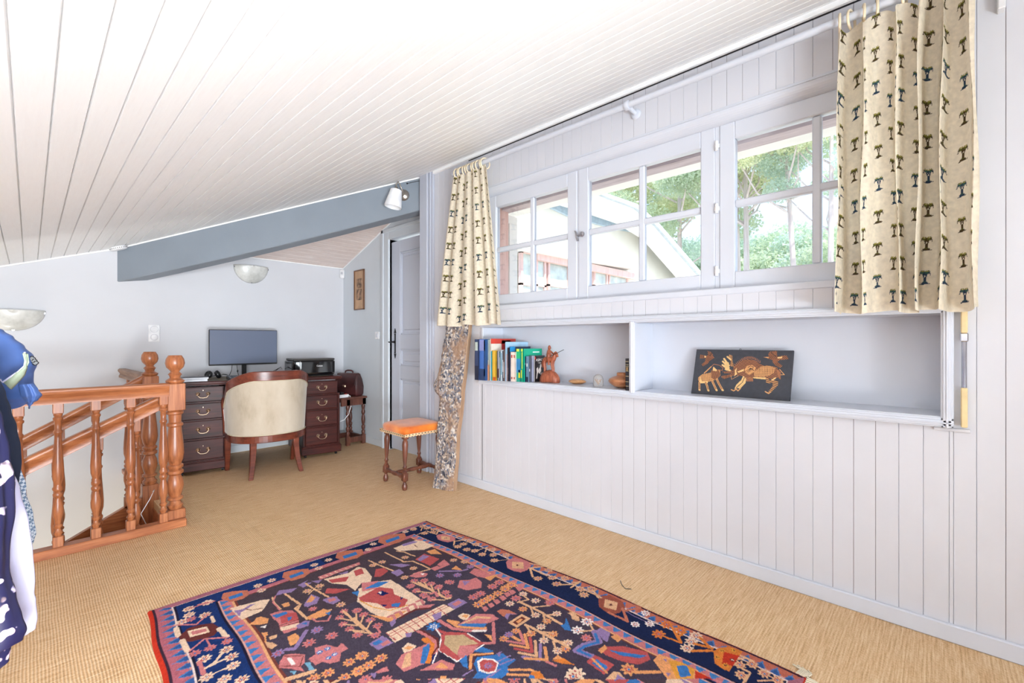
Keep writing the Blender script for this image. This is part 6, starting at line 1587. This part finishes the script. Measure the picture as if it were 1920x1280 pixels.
q = MB(); pj = outb*.07-dirb*.02; q.tube([tuple(outb*.03), tuple(outb*.05+Vector((0, 0, .02))), tuple(pj+Vector((0, 0, .075))), tuple(pj+Vector((0, 0, .095))-dirb*.012), tuple(pj+Vector((0, 0, .07))-dirb*.03), tuple(pj+Vector((0, 0, .03))-dirb*.03)], .006, 8); q.lathe([(.014, 0), (.016, .012), (.016, .03), (.012, .034)], tuple(pj-dirb*.03+Vector((0, 0, .015))), 16); q.build('arm', M_STEEL, sp, 50)
ax = Vector((.16, -.10, 1)).normalized().to_track_quat('Z', 'Y').to_matrix().to_4x4(); q = MB(); n = 48
prof = [(.072, -.150), (.074, -.146), (.048, .002), (.040, .006)]
rs = []
for r_, z in prof+[(.038, .004), (.045, .0), (.070, -.145)]: rs.append([tuple(ax @ Vector((r_*(1+.012*(k % 2))*math.cos(2*math.pi*k/n), r_*(1+.012*(k % 2))*math.sin(2*math.pi*k/n), z))) for k in range(n)])
q.loft(rs, cap=False); o = q.build('lamp_shade', mat('white_shade', (246, 246, 250), .8, bump=0), sp, 30); o.location = pj-dirb*.03+Vector((0, 0, .02))
# cable and eyelet on the beam
q = MB(); P_ = lambda u, v: (lambda X_, Y_: None)
def onbeam(u, v, off=.004):
    a_, b_, z_ = ray(u, v); s2 = (FX*b_-FY*a_)/(-(d)*b_-d*a_); t2 = (FX+s2*d)/a_; return tuple(Vector((FX+s2*d, FY-s2*d, H+z_*t2))+outb*off)
q.tube([onbeam(764, 344), onbeam(775, 341.5), onbeam(788, 339), onbeam(797, 336.5), onbeam(803, 334.8)], .0022, 6); q.lathe([(.007, 0), (.007, .005)], onbeam(763.5, 344, 0), 10, Mo)
tag(q.build('cable_end', M_IRON, None, 60), 'short black cable stub at the top of the grey beam', 'cable')
dt = thing('smoke_detector', 'round white smoke detector at the left end of the beam', 'smoke detector', (.515, YD-.11, h1(.515)-.002)); dt.rotation_euler = (0, -math.atan(SL), 0)
q = MB(); q.lathe([(.058, 0), (.060, -.006), (.060, -.020), (.054, -.026), (.030, -.029), (.001, -.029)], seg=28); q.build('housing', M_PLASTIC, dt, 50)
q = MB()
for k in range(28): a = 2*math.pi*k/28; q.box(-.0022, .0022, .0595, .0608, -.017, -.010, Matrix.Rotation(a, 4, 'Z'))
q.build('vent_slots', M_IRON, dt)
al = thing('alarm_sensor', 'small white motion sensor in the corner above the briefcase', 'sensor', (XD-.028, YD-.03, 1.865), math.radians(-40))
q = MB(); q.box(-.026, .026, -.024, .02, 0, .105, bev=.01); q.build('housing', M_PLASTIC, al)
q = MB(); q.box(-.012, .012, -.027, -.022, .045, .075, bev=.003); q.build('lens', mat('sensor_lens', (200, 200, 206), .3, bump=0), al)
sw = thing('light_switch', 'white light switch beside the grey door', 'switch', (XD, 4.41, 1.185))
q = MB(); q.box(-.010, .001, -.040, .040, -.040, .040, bev=.004); q.build('plate', M_PLASTIC, sw); q = MB(); q.box(-.014, -.008, -.014, .014, -.022, .022, bev=.003); q.build('rocker', M_TRIM, sw)
so_ = thing('wall_socket', 'white double switch plate on the wall above the newel posts', 'socket', (.775, YD, 1.195))
q = MB(); q.box(-.041, .041, -.010, .001, -.076, .076, bev=.004); q.build('plate', M_PLASTIC, so_)
q = MB(); q.lathe([(.029, 0), (.030, .006), (.026, .006), (.026, .001)], (0, -.008, .036), 24, Matrix.Rotation(math.radians(90), 4, 'X')); q.lathe([(.029, 0), (.030, .006), (.026, .006), (.026, .001)], (0, -.008, -.036), 24, Matrix.Rotation(math.radians(90), 4, 'X')); q.build('ring', mat('socket_ring', (214, 214, 218), .3, bump=0), so_, 40)
q = MB(); q.lathe([(.012, 0), (.024, .004), (.022, .010), (.010, .013), (.001, .013)], (0, -.009, -.036), 20, Matrix.Rotation(math.radians(90), 4, 'X')); q.box(-.016, .016, -.012, -.008, .022, .05, bev=.002); q.build('cap', M_PLASTIC, so_, 40)
pi_ = thing('framed_picture', 'narrow framed brown print hanging on the grey wall by the door', 'picture', (XD, 4.7925, 1.704))
q = MB(); yw, zh_ = .1095, .226
for bx in ((-.018, 0, -yw, -yw+.012, -zh_, zh_), (-.018, 0, yw-.012, yw, -zh_, zh_), (-.018, 0, -yw, yw, -zh_, -zh_+.012), (-.018, 0, -yw, yw, zh_-.012, zh_)): q.box(*bx, bev=.002)
q.build('frame', wood('dark_frame', (84, 54, 36), (120, 80, 52), None, 2, .4), pi_)
q = MB(); q.box(-.009, -.006, -yw+.010, yw-.010, -zh_+.01, zh_-.01); q.build('mount', mat('tan_mount', (196, 160, 128), .7), pi_)
q = MB(); q.box(-.0105, -.009, -.058, .058, .02, .128); q.box(-.0105, -.009, -.058, .058, -.115, .012); q.build('print', mat('sepia_print', (134, 108, 88), .7, var=.45, scale=22), pi_)

# ------------------------------------------------------------ clothes hanging at the left
def cloth_tube(zs, m, nm, parent, yc, thick=.035, folds=5, amp=.10, seed=0, wob=.006):
    """zs: list of (z, x_left, x_right[, y offset]); closed garment tube with vertical folds"""
    rs = []; n = 72
    for j in range(len(zs)*6-5):
        k, f_ = divmod(j, 6); f_ /= 6.; a = zs[k]; b_ = zs[min(k+1, len(zs)-1)]; g = f_*f_*(3-2*f_)
        z = a[0]+(b_[0]-a[0])*f_; xl = a[1]+(b_[1]-a[1])*g; xr = a[2]+(b_[2]-a[2])*g; ya = (a[3] if len(a) > 3 else 0); yb = (b_[3] if len(b_) > 3 else 0); yo = ya+(yb-ya)*g
        c_, hw = (xl+xr)/2, (xr-xl)/2; th_ = min(thick, hw*1.0+.004); rr = []
        for i in range(n):
            t = 2*math.pi*i/n; w_ = 1+amp*math.sin(folds*t+seed+z*6)+.5*amp*math.sin((folds*2+1)*t+seed*2-z*9)+.5*amp*mnoise.noise(Vector((math.cos(t)*2, math.sin(t)*2+seed, z*16)))
            rr.append((c_+hw*math.cos(t)*(1+.25*(w_-1)), yo+th_*math.sin(t)*w_, z+wob*math.sin(folds*t+seed)*(1 if j == len(zs)*6-6 else 0)))
        rs.append(rr)
    o = MB().loft(rs).build(nm, m, parent, 60); 
    if parent is None: o.location = (0, yc, 0)
    return o
YC = 1.56
def cz(v, Y=YC, u=30): return ony(u, v, Y)[2]
def cxp(u, Y=YC): return ony(u, 640, Y)[0]
def G(*rows, Y=YC): return [(cz(v, Y, ur), ul if ul < -.001 and ul > -1 else cxp(ul, Y), cxp(ur, Y), *(rest)) for v, ul, ur, *rest in rows]
# fabrics
def fabric(name, c, var=.12, rough=.85, bump=.35, sc=40):
    t = T(name); n = t.noise(t.coord((3, 3, 3)), 1, 4); t.l(t.ramp(n, (.3, tuple(x*(1-var) for x in c)), (.7, tuple(min(255, x*(1+var)) for x in c))), t.b.inputs['Base Color']); t.set(Roughness=rough); t.bump(t.noise(t.coord((1, 1, .5)), sc, 3), bump, .004); return t.m
M_JKT = fabric('jacket_nylon', (70, 98, 156), .14, .45, .4, 14); M_NVY = fabric('navy_wool', (30, 40, 62), .15, .95); M_OLV = fabric('olive_panel', (150, 162, 140), .08, .6); M_LAV = fabric('lavender_cotton', (206, 204, 232), .05, .8)
tf = T('floral_silk'); vv = tf.n('TexVoronoi'); vv.inputs['Scale'].default_value = 19; wv = tf.n('VectorMath'); wv.operation = 'ADD'; nn = tf.n('TexNoise'); nn.inputs['Scale'].default_value = 22; cc_ = tf.coord((1, 1, 1)); tf.l(cc_, nn.inputs['Vector']); s3 = tf.n('VectorMath'); s3.operation = 'SCALE'; s3.inputs['Scale'].default_value = .12; tf.l(nn.outputs[1], s3.inputs[0]); tf.l(cc_, wv.inputs[0]); tf.l(s3.outputs[0], wv.inputs[1]); tf.l(wv.outputs[0], vv.inputs['Vector'])
mk = tf.ramp(vv.outputs['Distance'], (.33, (255, 255, 255)), (.38, (0, 0, 0))); mx = tf.n('Mix'); mx.data_type = 'RGBA'; tf.l(mk, mx.inputs[0]); mx.inputs[6].default_value = (*srgb((28, 28, 62)), 1)
n3 = tf.noise(tf.coord((1, 1, 1)), 30, 2); sc3 = tf.n('SeparateColor'); tf.l(vv.outputs['Color'], sc3.inputs[0]); mx2 = tf.n('Mix'); mx2.data_type = 'RGBA'; tf.l(sc3.outputs[0], mx2.inputs[0]); tf.l(tf.ramp(n3, (.35, (96, 72, 60)), (.55, (226, 206, 222)), (.75, (236, 176, 176))), mx2.inputs[6]); tf.l(tf.ramp(n3, (.4, (28, 28, 62)), (.5, (200, 190, 226)), (.8, (232, 206, 228))), mx2.inputs[7]); tf.l(mx2.outputs[2], mx.inputs[7]); tf.l(mx.outputs[2], tf.b.inputs['Base Color']); tf.set(Roughness=.4); M_FLO = tf.m
tk = T('blue_check'); ck = tk.n('TexChecker'); ck.inputs['Scale'].default_value = 170; tk.l(tk.coord((1, 1, 1), rot=(0, .5, 0)), ck.inputs[0]); ck.inputs[1].default_value = (*srgb((112, 138, 170)), 1); ck.inputs[2].default_value = (*srgb((214, 226, 238)), 1); tk.l(ck.outputs[0], tk.b.inputs['Base Color']); tk.set(Roughness=.8); M_CHK = tk.m
Yj = 1.75
jk = thing('blue_jacket', 'blue nylon jacket with a pale green panel hanging at the far left', 'jacket', (0, Yj, 0))
rowsJ = [(606, -.19, -30), (612, -.25, -8), (620, -.31, 6), (632, -.31, 24), (650, -.31, 44), (668, -.31, 60), (684, -.31, 66), (700, -.31, 61), (716, -.31, 60), (730, -.31, 66), (741, -.31, 74), (750, -.36, 66), (757, -.30, 56)]
cloth_tube(G(*rowsJ, Y=Yj), M_JKT, 'body', jk, Yj, .085, 4, .10, 1.3)
rowsC = [(718, 34, 62), (728, 36, 70), (738, 38, 75), (746, 44, 70), (754, 50, 62), (760, 53, 57)]
cloth_tube([(a, b_, c_, -.075) for a, b_, c_ in G(*rowsC, Y=Yj-.05)], M_JKT, 'cuff', jk, Yj, .026, 3, .22, 2.2)
q = MB()
def jp(u, v, off): p = ony(u, v, Yj-off); return (p[0], p[1]-Yj, p[2])
pnl = [[(49, 660, .080), (53, 672, .086), (52, 690, .094), (47, 704, .100), (34, 718, .104), (22, 730, .106)], [(46, 664, .084), (48, 680, .092), (42, 690, .100), (28, 698, .106), (14, 708, .108), (5, 716, .108)]]
rws = []
for k in range(7):
    f_ = k/6; rws.append([jp(a[0]*(1-f_)+b_[0]*f_, a[1]*(1-f_)+b_[1]*f_, a[2]*(1-f_)+b_[2]*f_+.008*math.sin(f_*math.pi)+.003) for a, b_ in zip(*pnl)])
q.loft(rws, closed=False); o = q.build('green_panel', M_OLV, jk, 70); md = o.modifiers.new('t', 'SOLIDIFY'); md.thickness = .006
q = MB(); q.tube([jp(u, v, o_) for u, v, o_ in ((0, 711, .11), (5, 716.5, .112), (20, 706, .112), (34, 697, .108), (46, 686, .100), (50, 668, .088), (46, 660, .084))], .0022, 6); q.build('piping', M_LAV, jk, 60)
q = MB()
for k in range(3): q.box(-.006, .006, -.004, .004, -.006, .006, Matrix.Translation(Vector(jp(60+k*3, 672+k*4, .02))) @ Matrix.Rotation(.8, 4, 'Y'), bev=.002)
q.build('zip_pull', M_BLACK, jk)
Yn = 1.54
cloth_tube(G((628, -.18, -60), (640, -.26, -20), (700, -.32, -2), (740, -.32, 12), (770, -.32, 22), (800, -.32, 33), (840, -.32, 41), (870, -.32, 42), (900, -.32, 39), (925, -.32, 30), (940, -.32, 12), (950, -.4, -10), Y=Yn), M_NVY, 'navy_sweater', None, Yn, .035, 4, .08, .4)
tag(bpy.data.objects['navy_sweater'], 'dark navy knitted garment hanging below the blue jacket', 'sweater')
Yk = 1.615
o = cloth_tube(G((745, -.20, -40), (760, -.28, -10), (820, -.35, 18), (870, -.30, 34), (920, -.28, 48), (970, -.26, 61), (1000, -.24, 67), (1015, -.22, 63), (1030, -.20, 54), Y=Yk), M_CHK, 'checked_shirt', None, Yk, .024, 5, .14, 2.)
tag(o, 'pale blue finely checked shirt behind the floral dress', 'shirt')
Yl = 1.455
o = cloth_tube(G((770, -.18, -60), (800, -.28, -6), (860, -.32, 14), (920, -.30, 34), (980, -.28, 48), (1040, -.26, 57), (1090, -.25, 61), (1112, -.24, 60), (1125, -.22, 64), (1160, -.20, 68), (1178, -.16, 66), (1188, -.12, 52), Y=Yl), M_LAV, 'lavender_blouse', None, Yl, .028, 4, .12, 3.1)
tag(o, 'lavender white blouse with its sleeve hanging beside the floral dress', 'blouse')
Yf = 1.37
o = cloth_tube(G((715, -.18, -90), (740, -.27, -16), (790, -.34, -2), (850, -.34, 12), (910, -.34, 24), (960, -.34, 29), (1010, -.34, 23), (1060, -.34, 22), (1110, -.33, 34), (1150, -.33, 44), (1175, -.32, 51), (1195, -.31, 44), (1205, -.31, 22), (1235, -.38, 16), (1252, -.34, -2), Y=Yf), M_FLO, 'floral_dress', None, Yf, .042, 6, .12, 1.1)
tag(o, 'navy dress with pink and white flowers hanging in front at the far left', 'dress')
cr_ = thing('garment_rack', 'low white garment rack the clothes hang from at the far left', 'clothes rack', (-.17, 1.60, 0))
q = MB(); q.tube([(0, -.36, 0), (0, -.36, 1.26), (0, -.33, 1.285), (0, .27, 1.285), (0, .30, 1.26), (0, .30, 0)], .011, 10); q.tube([(-.16, -.36, .012), (.0, -.36, .03), (.05, -.36, .012)], .011, 8); q.tube([(-.16, .30, .012), (.0, .30, .03), (.05, .30, .012)], .011, 8); q.build('rail', M_TRIM, cr_, 50)
for yy, zz in ((Yf, 1.06), (Yl, 1.0), (Yn, 1.12), (Yk, 1.0), (Yj, 1.155)):
    q = MB(); y_ = yy-1.60; q.tube([(0, y_, zz), (0, y_, 1.255), (.012, y_, 1.275), (.010, y_, 1.298), (-.008, y_, 1.302), (-.014, y_, 1.285)], .0025, 6); q.build('hanger_hook', M_CHROME, cr_, 60)
# ------------------------------------------------------------ outdoors: wing of the house and pines
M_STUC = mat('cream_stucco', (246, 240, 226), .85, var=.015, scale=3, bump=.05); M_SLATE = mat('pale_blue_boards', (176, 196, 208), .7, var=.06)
M_PEACH = wood('painted_red_frame', (228, 184, 174), (240, 204, 192), (244, 214, 204), 2, .6, 0)
wg = thing('house_wing', 'cream rendered wing of the house with a sloping white roof edge seen through the window', 'building', (0, 5.2, 0))
def yp(pts, ya, yb, Yr=5.2): return [(onp[0], onp[2]) for onp in (ony(u, v, ya) for u, v in pts)]
def wpart(nm, pts, ya, yb, m_):
    q = MB(); q.prism(yp(pts, ya, yb), 0, yb-ya, lambda u, v, w_: (u, ya-5.2+w_, v)); return q.build(nm, m_, wg)
P0 = [(940, 360), (1000, 372), (1066, 392), (1168, 424), (1214, 445), (1276, 515), (1330, 575), (1330, 640), (940, 640)]
wpart('wall', P0, 5.45, 5.8, M_STUC)
q = MB(); q.box(2.9, 14.5, .25, .60, -3.0, 1.13); q.build('wall_base', M_STUC, wg)
wpart('boarding', [(985, 366), (1020, 362), (1110, 388), (1168, 412), (1216, 440), (1150, 428), (1066, 404)], 5.38, 5.44, M_SLATE)
q = MB(); 
for k in range(34):
    x_ = 3.6+k*.19; q.box(x_, x_+.012, .175, .185, 2.6, 4.2)
wpart('roof_verge', [(1030, 340), (1117, 359), (1194, 386), (1232, 420), (1312, 512), (1352, 562), (1334, 584), (1276, 517), (1216, 447), (1168, 417), (1114, 398), (1030, 372)], 4.95, 5.10, M_EXT)
wpart('roof_cap', [(1030, 335), (1117, 355), (1195, 382), (1234, 416), (1314, 508), (1354, 558), (1352, 564), (1311, 515), (1232, 424), (1194, 390), (1117, 361), (1030, 341)], 4.88, 5.4, mat('pale_gutter', (198, 206, 210), .5))
wpart('verge_inner_board', [(1214, 449), (1222, 452), (1284, 516), (1330, 572), (1322, 576), (1274, 519)], 5.12, 5.2, M_SLATE)  # pale blue strip along the inner edge of the verge
wpart('lower_roof_edge', [(940, 440), (1066, 470), (1192, 493), (1196, 500), (1192, 504), (1066, 484), (940, 458)], 5.0, 5.4, M_EXT)
q = MB(); q.prism(yp([(1000, 474), (1192, 505), (1196, 640), (1000, 640)], 5.3, 5.34), 0, .10, lambda u, v, w_: (u, .05+w_, v)); q.build('lower_wall', M_STUC, wg)
def exwin(u0, u1, v0, v1):
    q = MB(); a, c = ony(u0, v0, 5.2), ony(u1, v1, 5.2); x0, x1, zt, zb2 = a[0], c[0], a[2], c[2]; f = .05
    for bx in ((x0, x0+f, zb2, zt), (x1-f, x1, zb2, zt), (x0, x1, zt-f, zt), (x0, x1, zb2, zb2+f), (x0, x1, zb2+(zt-zb2)*.34, zb2+(zt-zb2)*.34+f*.7)): q.box(bx[0], bx[1], -.03, .04, bx[2], bx[3])
    o = q.build('window', M_PEACH, wg); q = MB(); q.box(x0+f*.5, x1-f*.5, .0, .01, zb2, zt); q.build('pane', mat('hazy_outer_pane', (206, 214, 204), .15, var=.12, scale=5), o)
exwin(1003, 1022, 474, 570); exwin(1026, 1066, 478, 570); exwin(1112, 1138, 498, 560); exwin(1140, 1176, 502, 560); exwin(975, 1000, 468, 570)
q = MB(); a, c = ony(1004, 470, 5.15), ony(1192, 500, 5.15); q.box(a[0], c[0], -.10, -.02, a[2]-.16, a[2]-.02); q.build('window_lintel', M_PEACH, wg)
# pines
M_TRUNK = wood('pine_bark', (178, 160, 154), (212, 196, 188), (226, 214, 206), 2, .9, 0, .3)
def foliage(name, cs):
    t = T(name); n = t.noise(t.coord(), .9, 5, .7); t.l(t.ramp(n, (.35, cs[0]), (.5, cs[1]), (.65, cs[2])), t.b.inputs['Base Color']); t.set(Roughness=.8)
    tr = t.n('BsdfTranslucent'); tr.inputs[0].default_value = (*srgb(cs[2]), 1); ms = t.n('MixShader'); ms.inputs[0].default_value = .45; t.l(t.b.outputs[0], ms.inputs[1]); t.l(tr.outputs[0], ms.inputs[2]); t.l(ms.outputs[0], t.o.inputs[0]); return t.m
FOL = [foliage('pine_yellow', ((190, 196, 150), (222, 226, 184), (244, 244, 214))), foliage('pine_green', ((168, 184, 158), (200, 214, 184), (230, 238, 210))), foliage('pine_bluegreen', ((166, 186, 170), (196, 214, 196), (224, 236, 220)))]
def puffs(cl, n, sz):
    pts = []; V = []
    tot = sum(r**2 for _, _, _, r in cl)
    for x_, y_, z, r in cl:
        k = max(20, int(n*r*r/tot)); dv = rng.standard_normal((k, 3)); dv /= np.linalg.norm(dv, axis=1)[:, None]; rad = r*(.55+.5*rng.random((k, 1)))
        c_ = np.array([x_, y_, z])+dv*rad*np.array([1, 1, .62]); a = rng.standard_normal((k, 3)); a /= np.linalg.norm(a, axis=1)[:, None]; b_ = rng.standard_normal((k, 3)); b_ -= (a*b_).sum(1)[:, None]*a; b_ /= np.linalg.norm(b_, axis=1)[:, None]
        s_ = sz*(.5+rng.random((k, 1))); V.append(np.stack([c_-a*s_*.5, c_+a*s_*.5, c_+b_*s_*.9, ], 1))
    V = np.concatenate(V).reshape(-1, 3); return V
def pine(x_, y_, h_, cl, m_, lab, n=5200, sz=.20, tr=.22, lean=(0, 0), nbr=7, cat='tree'):
    r = thing('pine_tree', lab, cat, (x_, y_, -3), 0, 'pines outside the window')
    q = MB(); top = Vector((lean[0], lean[1], h_*.92))
    q.tube([(0, 0, 0), (lean[0]*.2, lean[1]*.2, h_*.35), (lean[0]*.6, lean[1]*.6, h_*.65), tuple(top)], tr*.6, 10, [tr*.7, tr*.6, tr*.42, tr*.15])
    for i, (cx_, cy_, cz_, rr) in enumerate(cl[:nbr]):
        f_ = min(.9, max(.3, (cz_-1.2)/h_)); s0 = Vector((lean[0]*f_, lean[1]*f_, h_*f_*.92)); e0 = Vector((cx_, cy_, cz_)); mdp = (s0+e0)/2+Vector((.2*math.sin(i*3), .2*math.cos(i*5), -.35)); q.tube([tuple(s0), tuple(mdp), tuple(e0), tuple(e0+Vector((.3*math.sin(i), .3, .5)))], tr*.2, 6, [tr*.24, tr*.17, tr*.11, tr*.04])
    q.build('trunk', M_TRUNK, r, 50)
    V = puffs(cl, int(n*1.3), sz*.8); me = bpy.data.meshes.new('foliage'); me.from_pydata(V.tolist(), [], [(i, i+1, i+2) for i in range(0, len(V), 3)]); me.materials.append(m_); o = bpy.data.objects.new('foliage', me); COL.objects.link(o); o.parent = r
    return r
def cluster(cx_, cz0, cz1, rad, n, r0, r1, seed):
    g = random.Random(seed); return [(cx_+g.uniform(-rad, rad), g.uniform(-rad, rad), g.uniform(cz0, cz1), g.uniform(r0, r1)) for _ in range(n)]
def at(u, dist): a, b_, _ = ray(u, 640); n_ = math.hypot(a, b_); return a/n_*dist, b_/n_*dist
def zat(u, v, dist): a, b_, c_ = ray(u, v); return H+c_*dist/math.hypot(a, b_)+3
x_, y_ = at(1170, 24); pine(x_, y_, 15.5, cluster(0, 10.5, 14.2, 2.6, 13, .8, 1.3, 3), FOL[0], 'yellowish pine crown rising behind the roof edge of the house wing', 18000, .16, .2)
x_, y_ = at(1275, 22); pine(x_, y_, 17, cluster(0, 9.2, 15.5, 2.7, 20, .7, 1.25, 5), FOL[1], 'tall open pine seen through the middle panes', 22000, .13, .2, (.6, .3), 12)
x_, y_ = at(1262, 30); pine(x_, y_, 13, cluster(0, 6.5, 10.5, 3.4, 16, 1.0, 1.7, 6), FOL[2], 'low blue green pine beside the white roof slope', 20000, .16, .2)
x_, y_ = at(1402, 20); pine(x_, y_, 15, cluster(.5, 10.3, 13.6, 2.6, 14, .6, 1.1, 8), FOL[1], 'pine with a bare pale trunk at the left of the right hand panes', 18000, .11, .20, (.3, .2), 12)
x_, y_ = at(1389, 21.5); pine(x_, y_, 14, cluster(-.6, 11.0, 13.6, 2.0, 8, .6, 1.0, 9), FOL[0], 'slimmer pine trunk left of the bare pale one', 10000, .11, .17, (-.4, .1), 8)
x_, y_ = at(1500, 19); pine(x_, y_, 15.5, cluster(0, 10.2, 14.5, 2.4, 14, .6, 1.1, 12), FOL[0], 'airy pine crown filling the upper right panes', 18000, .11, .16, (-1.2, .4), 12)
x_, y_ = at(1556, 17); pine(x_, y_, 14, cluster(0, 8.4, 12.5, 1.6, 10, .5, .9, 15), FOL[2], 'pine with crooked branches beside the right curtain', 12000, .09, .15, (.4, 0), 9)
for i, (u, dd, top, lab) in enumerate(((1330, 34, 436, 'round green pine low in the middle panes'), (1400, 33, 436, 'low leafy pine behind the pale trunks'), (1462, 34, 428, 'broad light green pine in the lower right panes'), (1520, 31, 412, 'bright green pine mass at the lower right'), (1580, 29, 408, 'green pine mostly hidden by the right curtain'), (1655, 27, 400, 'green pine behind the right curtain'))):
    x_, y_ = at(u, dd); zt_ = zat(u, top, dd); pine(x_, y_, zt_, cluster(0, 3.5, zt_-1.1, 3.0, 26, 1.0, 1.8, 20+i), FOL[1 if i % 2 else 2], lab, 24000, .18, .25, (0, 0), 3)
gr = MB(); gr.box(3.7, 60, -40, 40, -3.2, -3.0)  # unseen ground, pale colour picked to keep bounce light neutral
o = gr.build('ground', mat('pale_bounce_ground', (206, 200, 184), .95, var=.1, scale=.5)); struct(o, 'pale ground far below the window, coloured for neutral bounce light', 'ground')
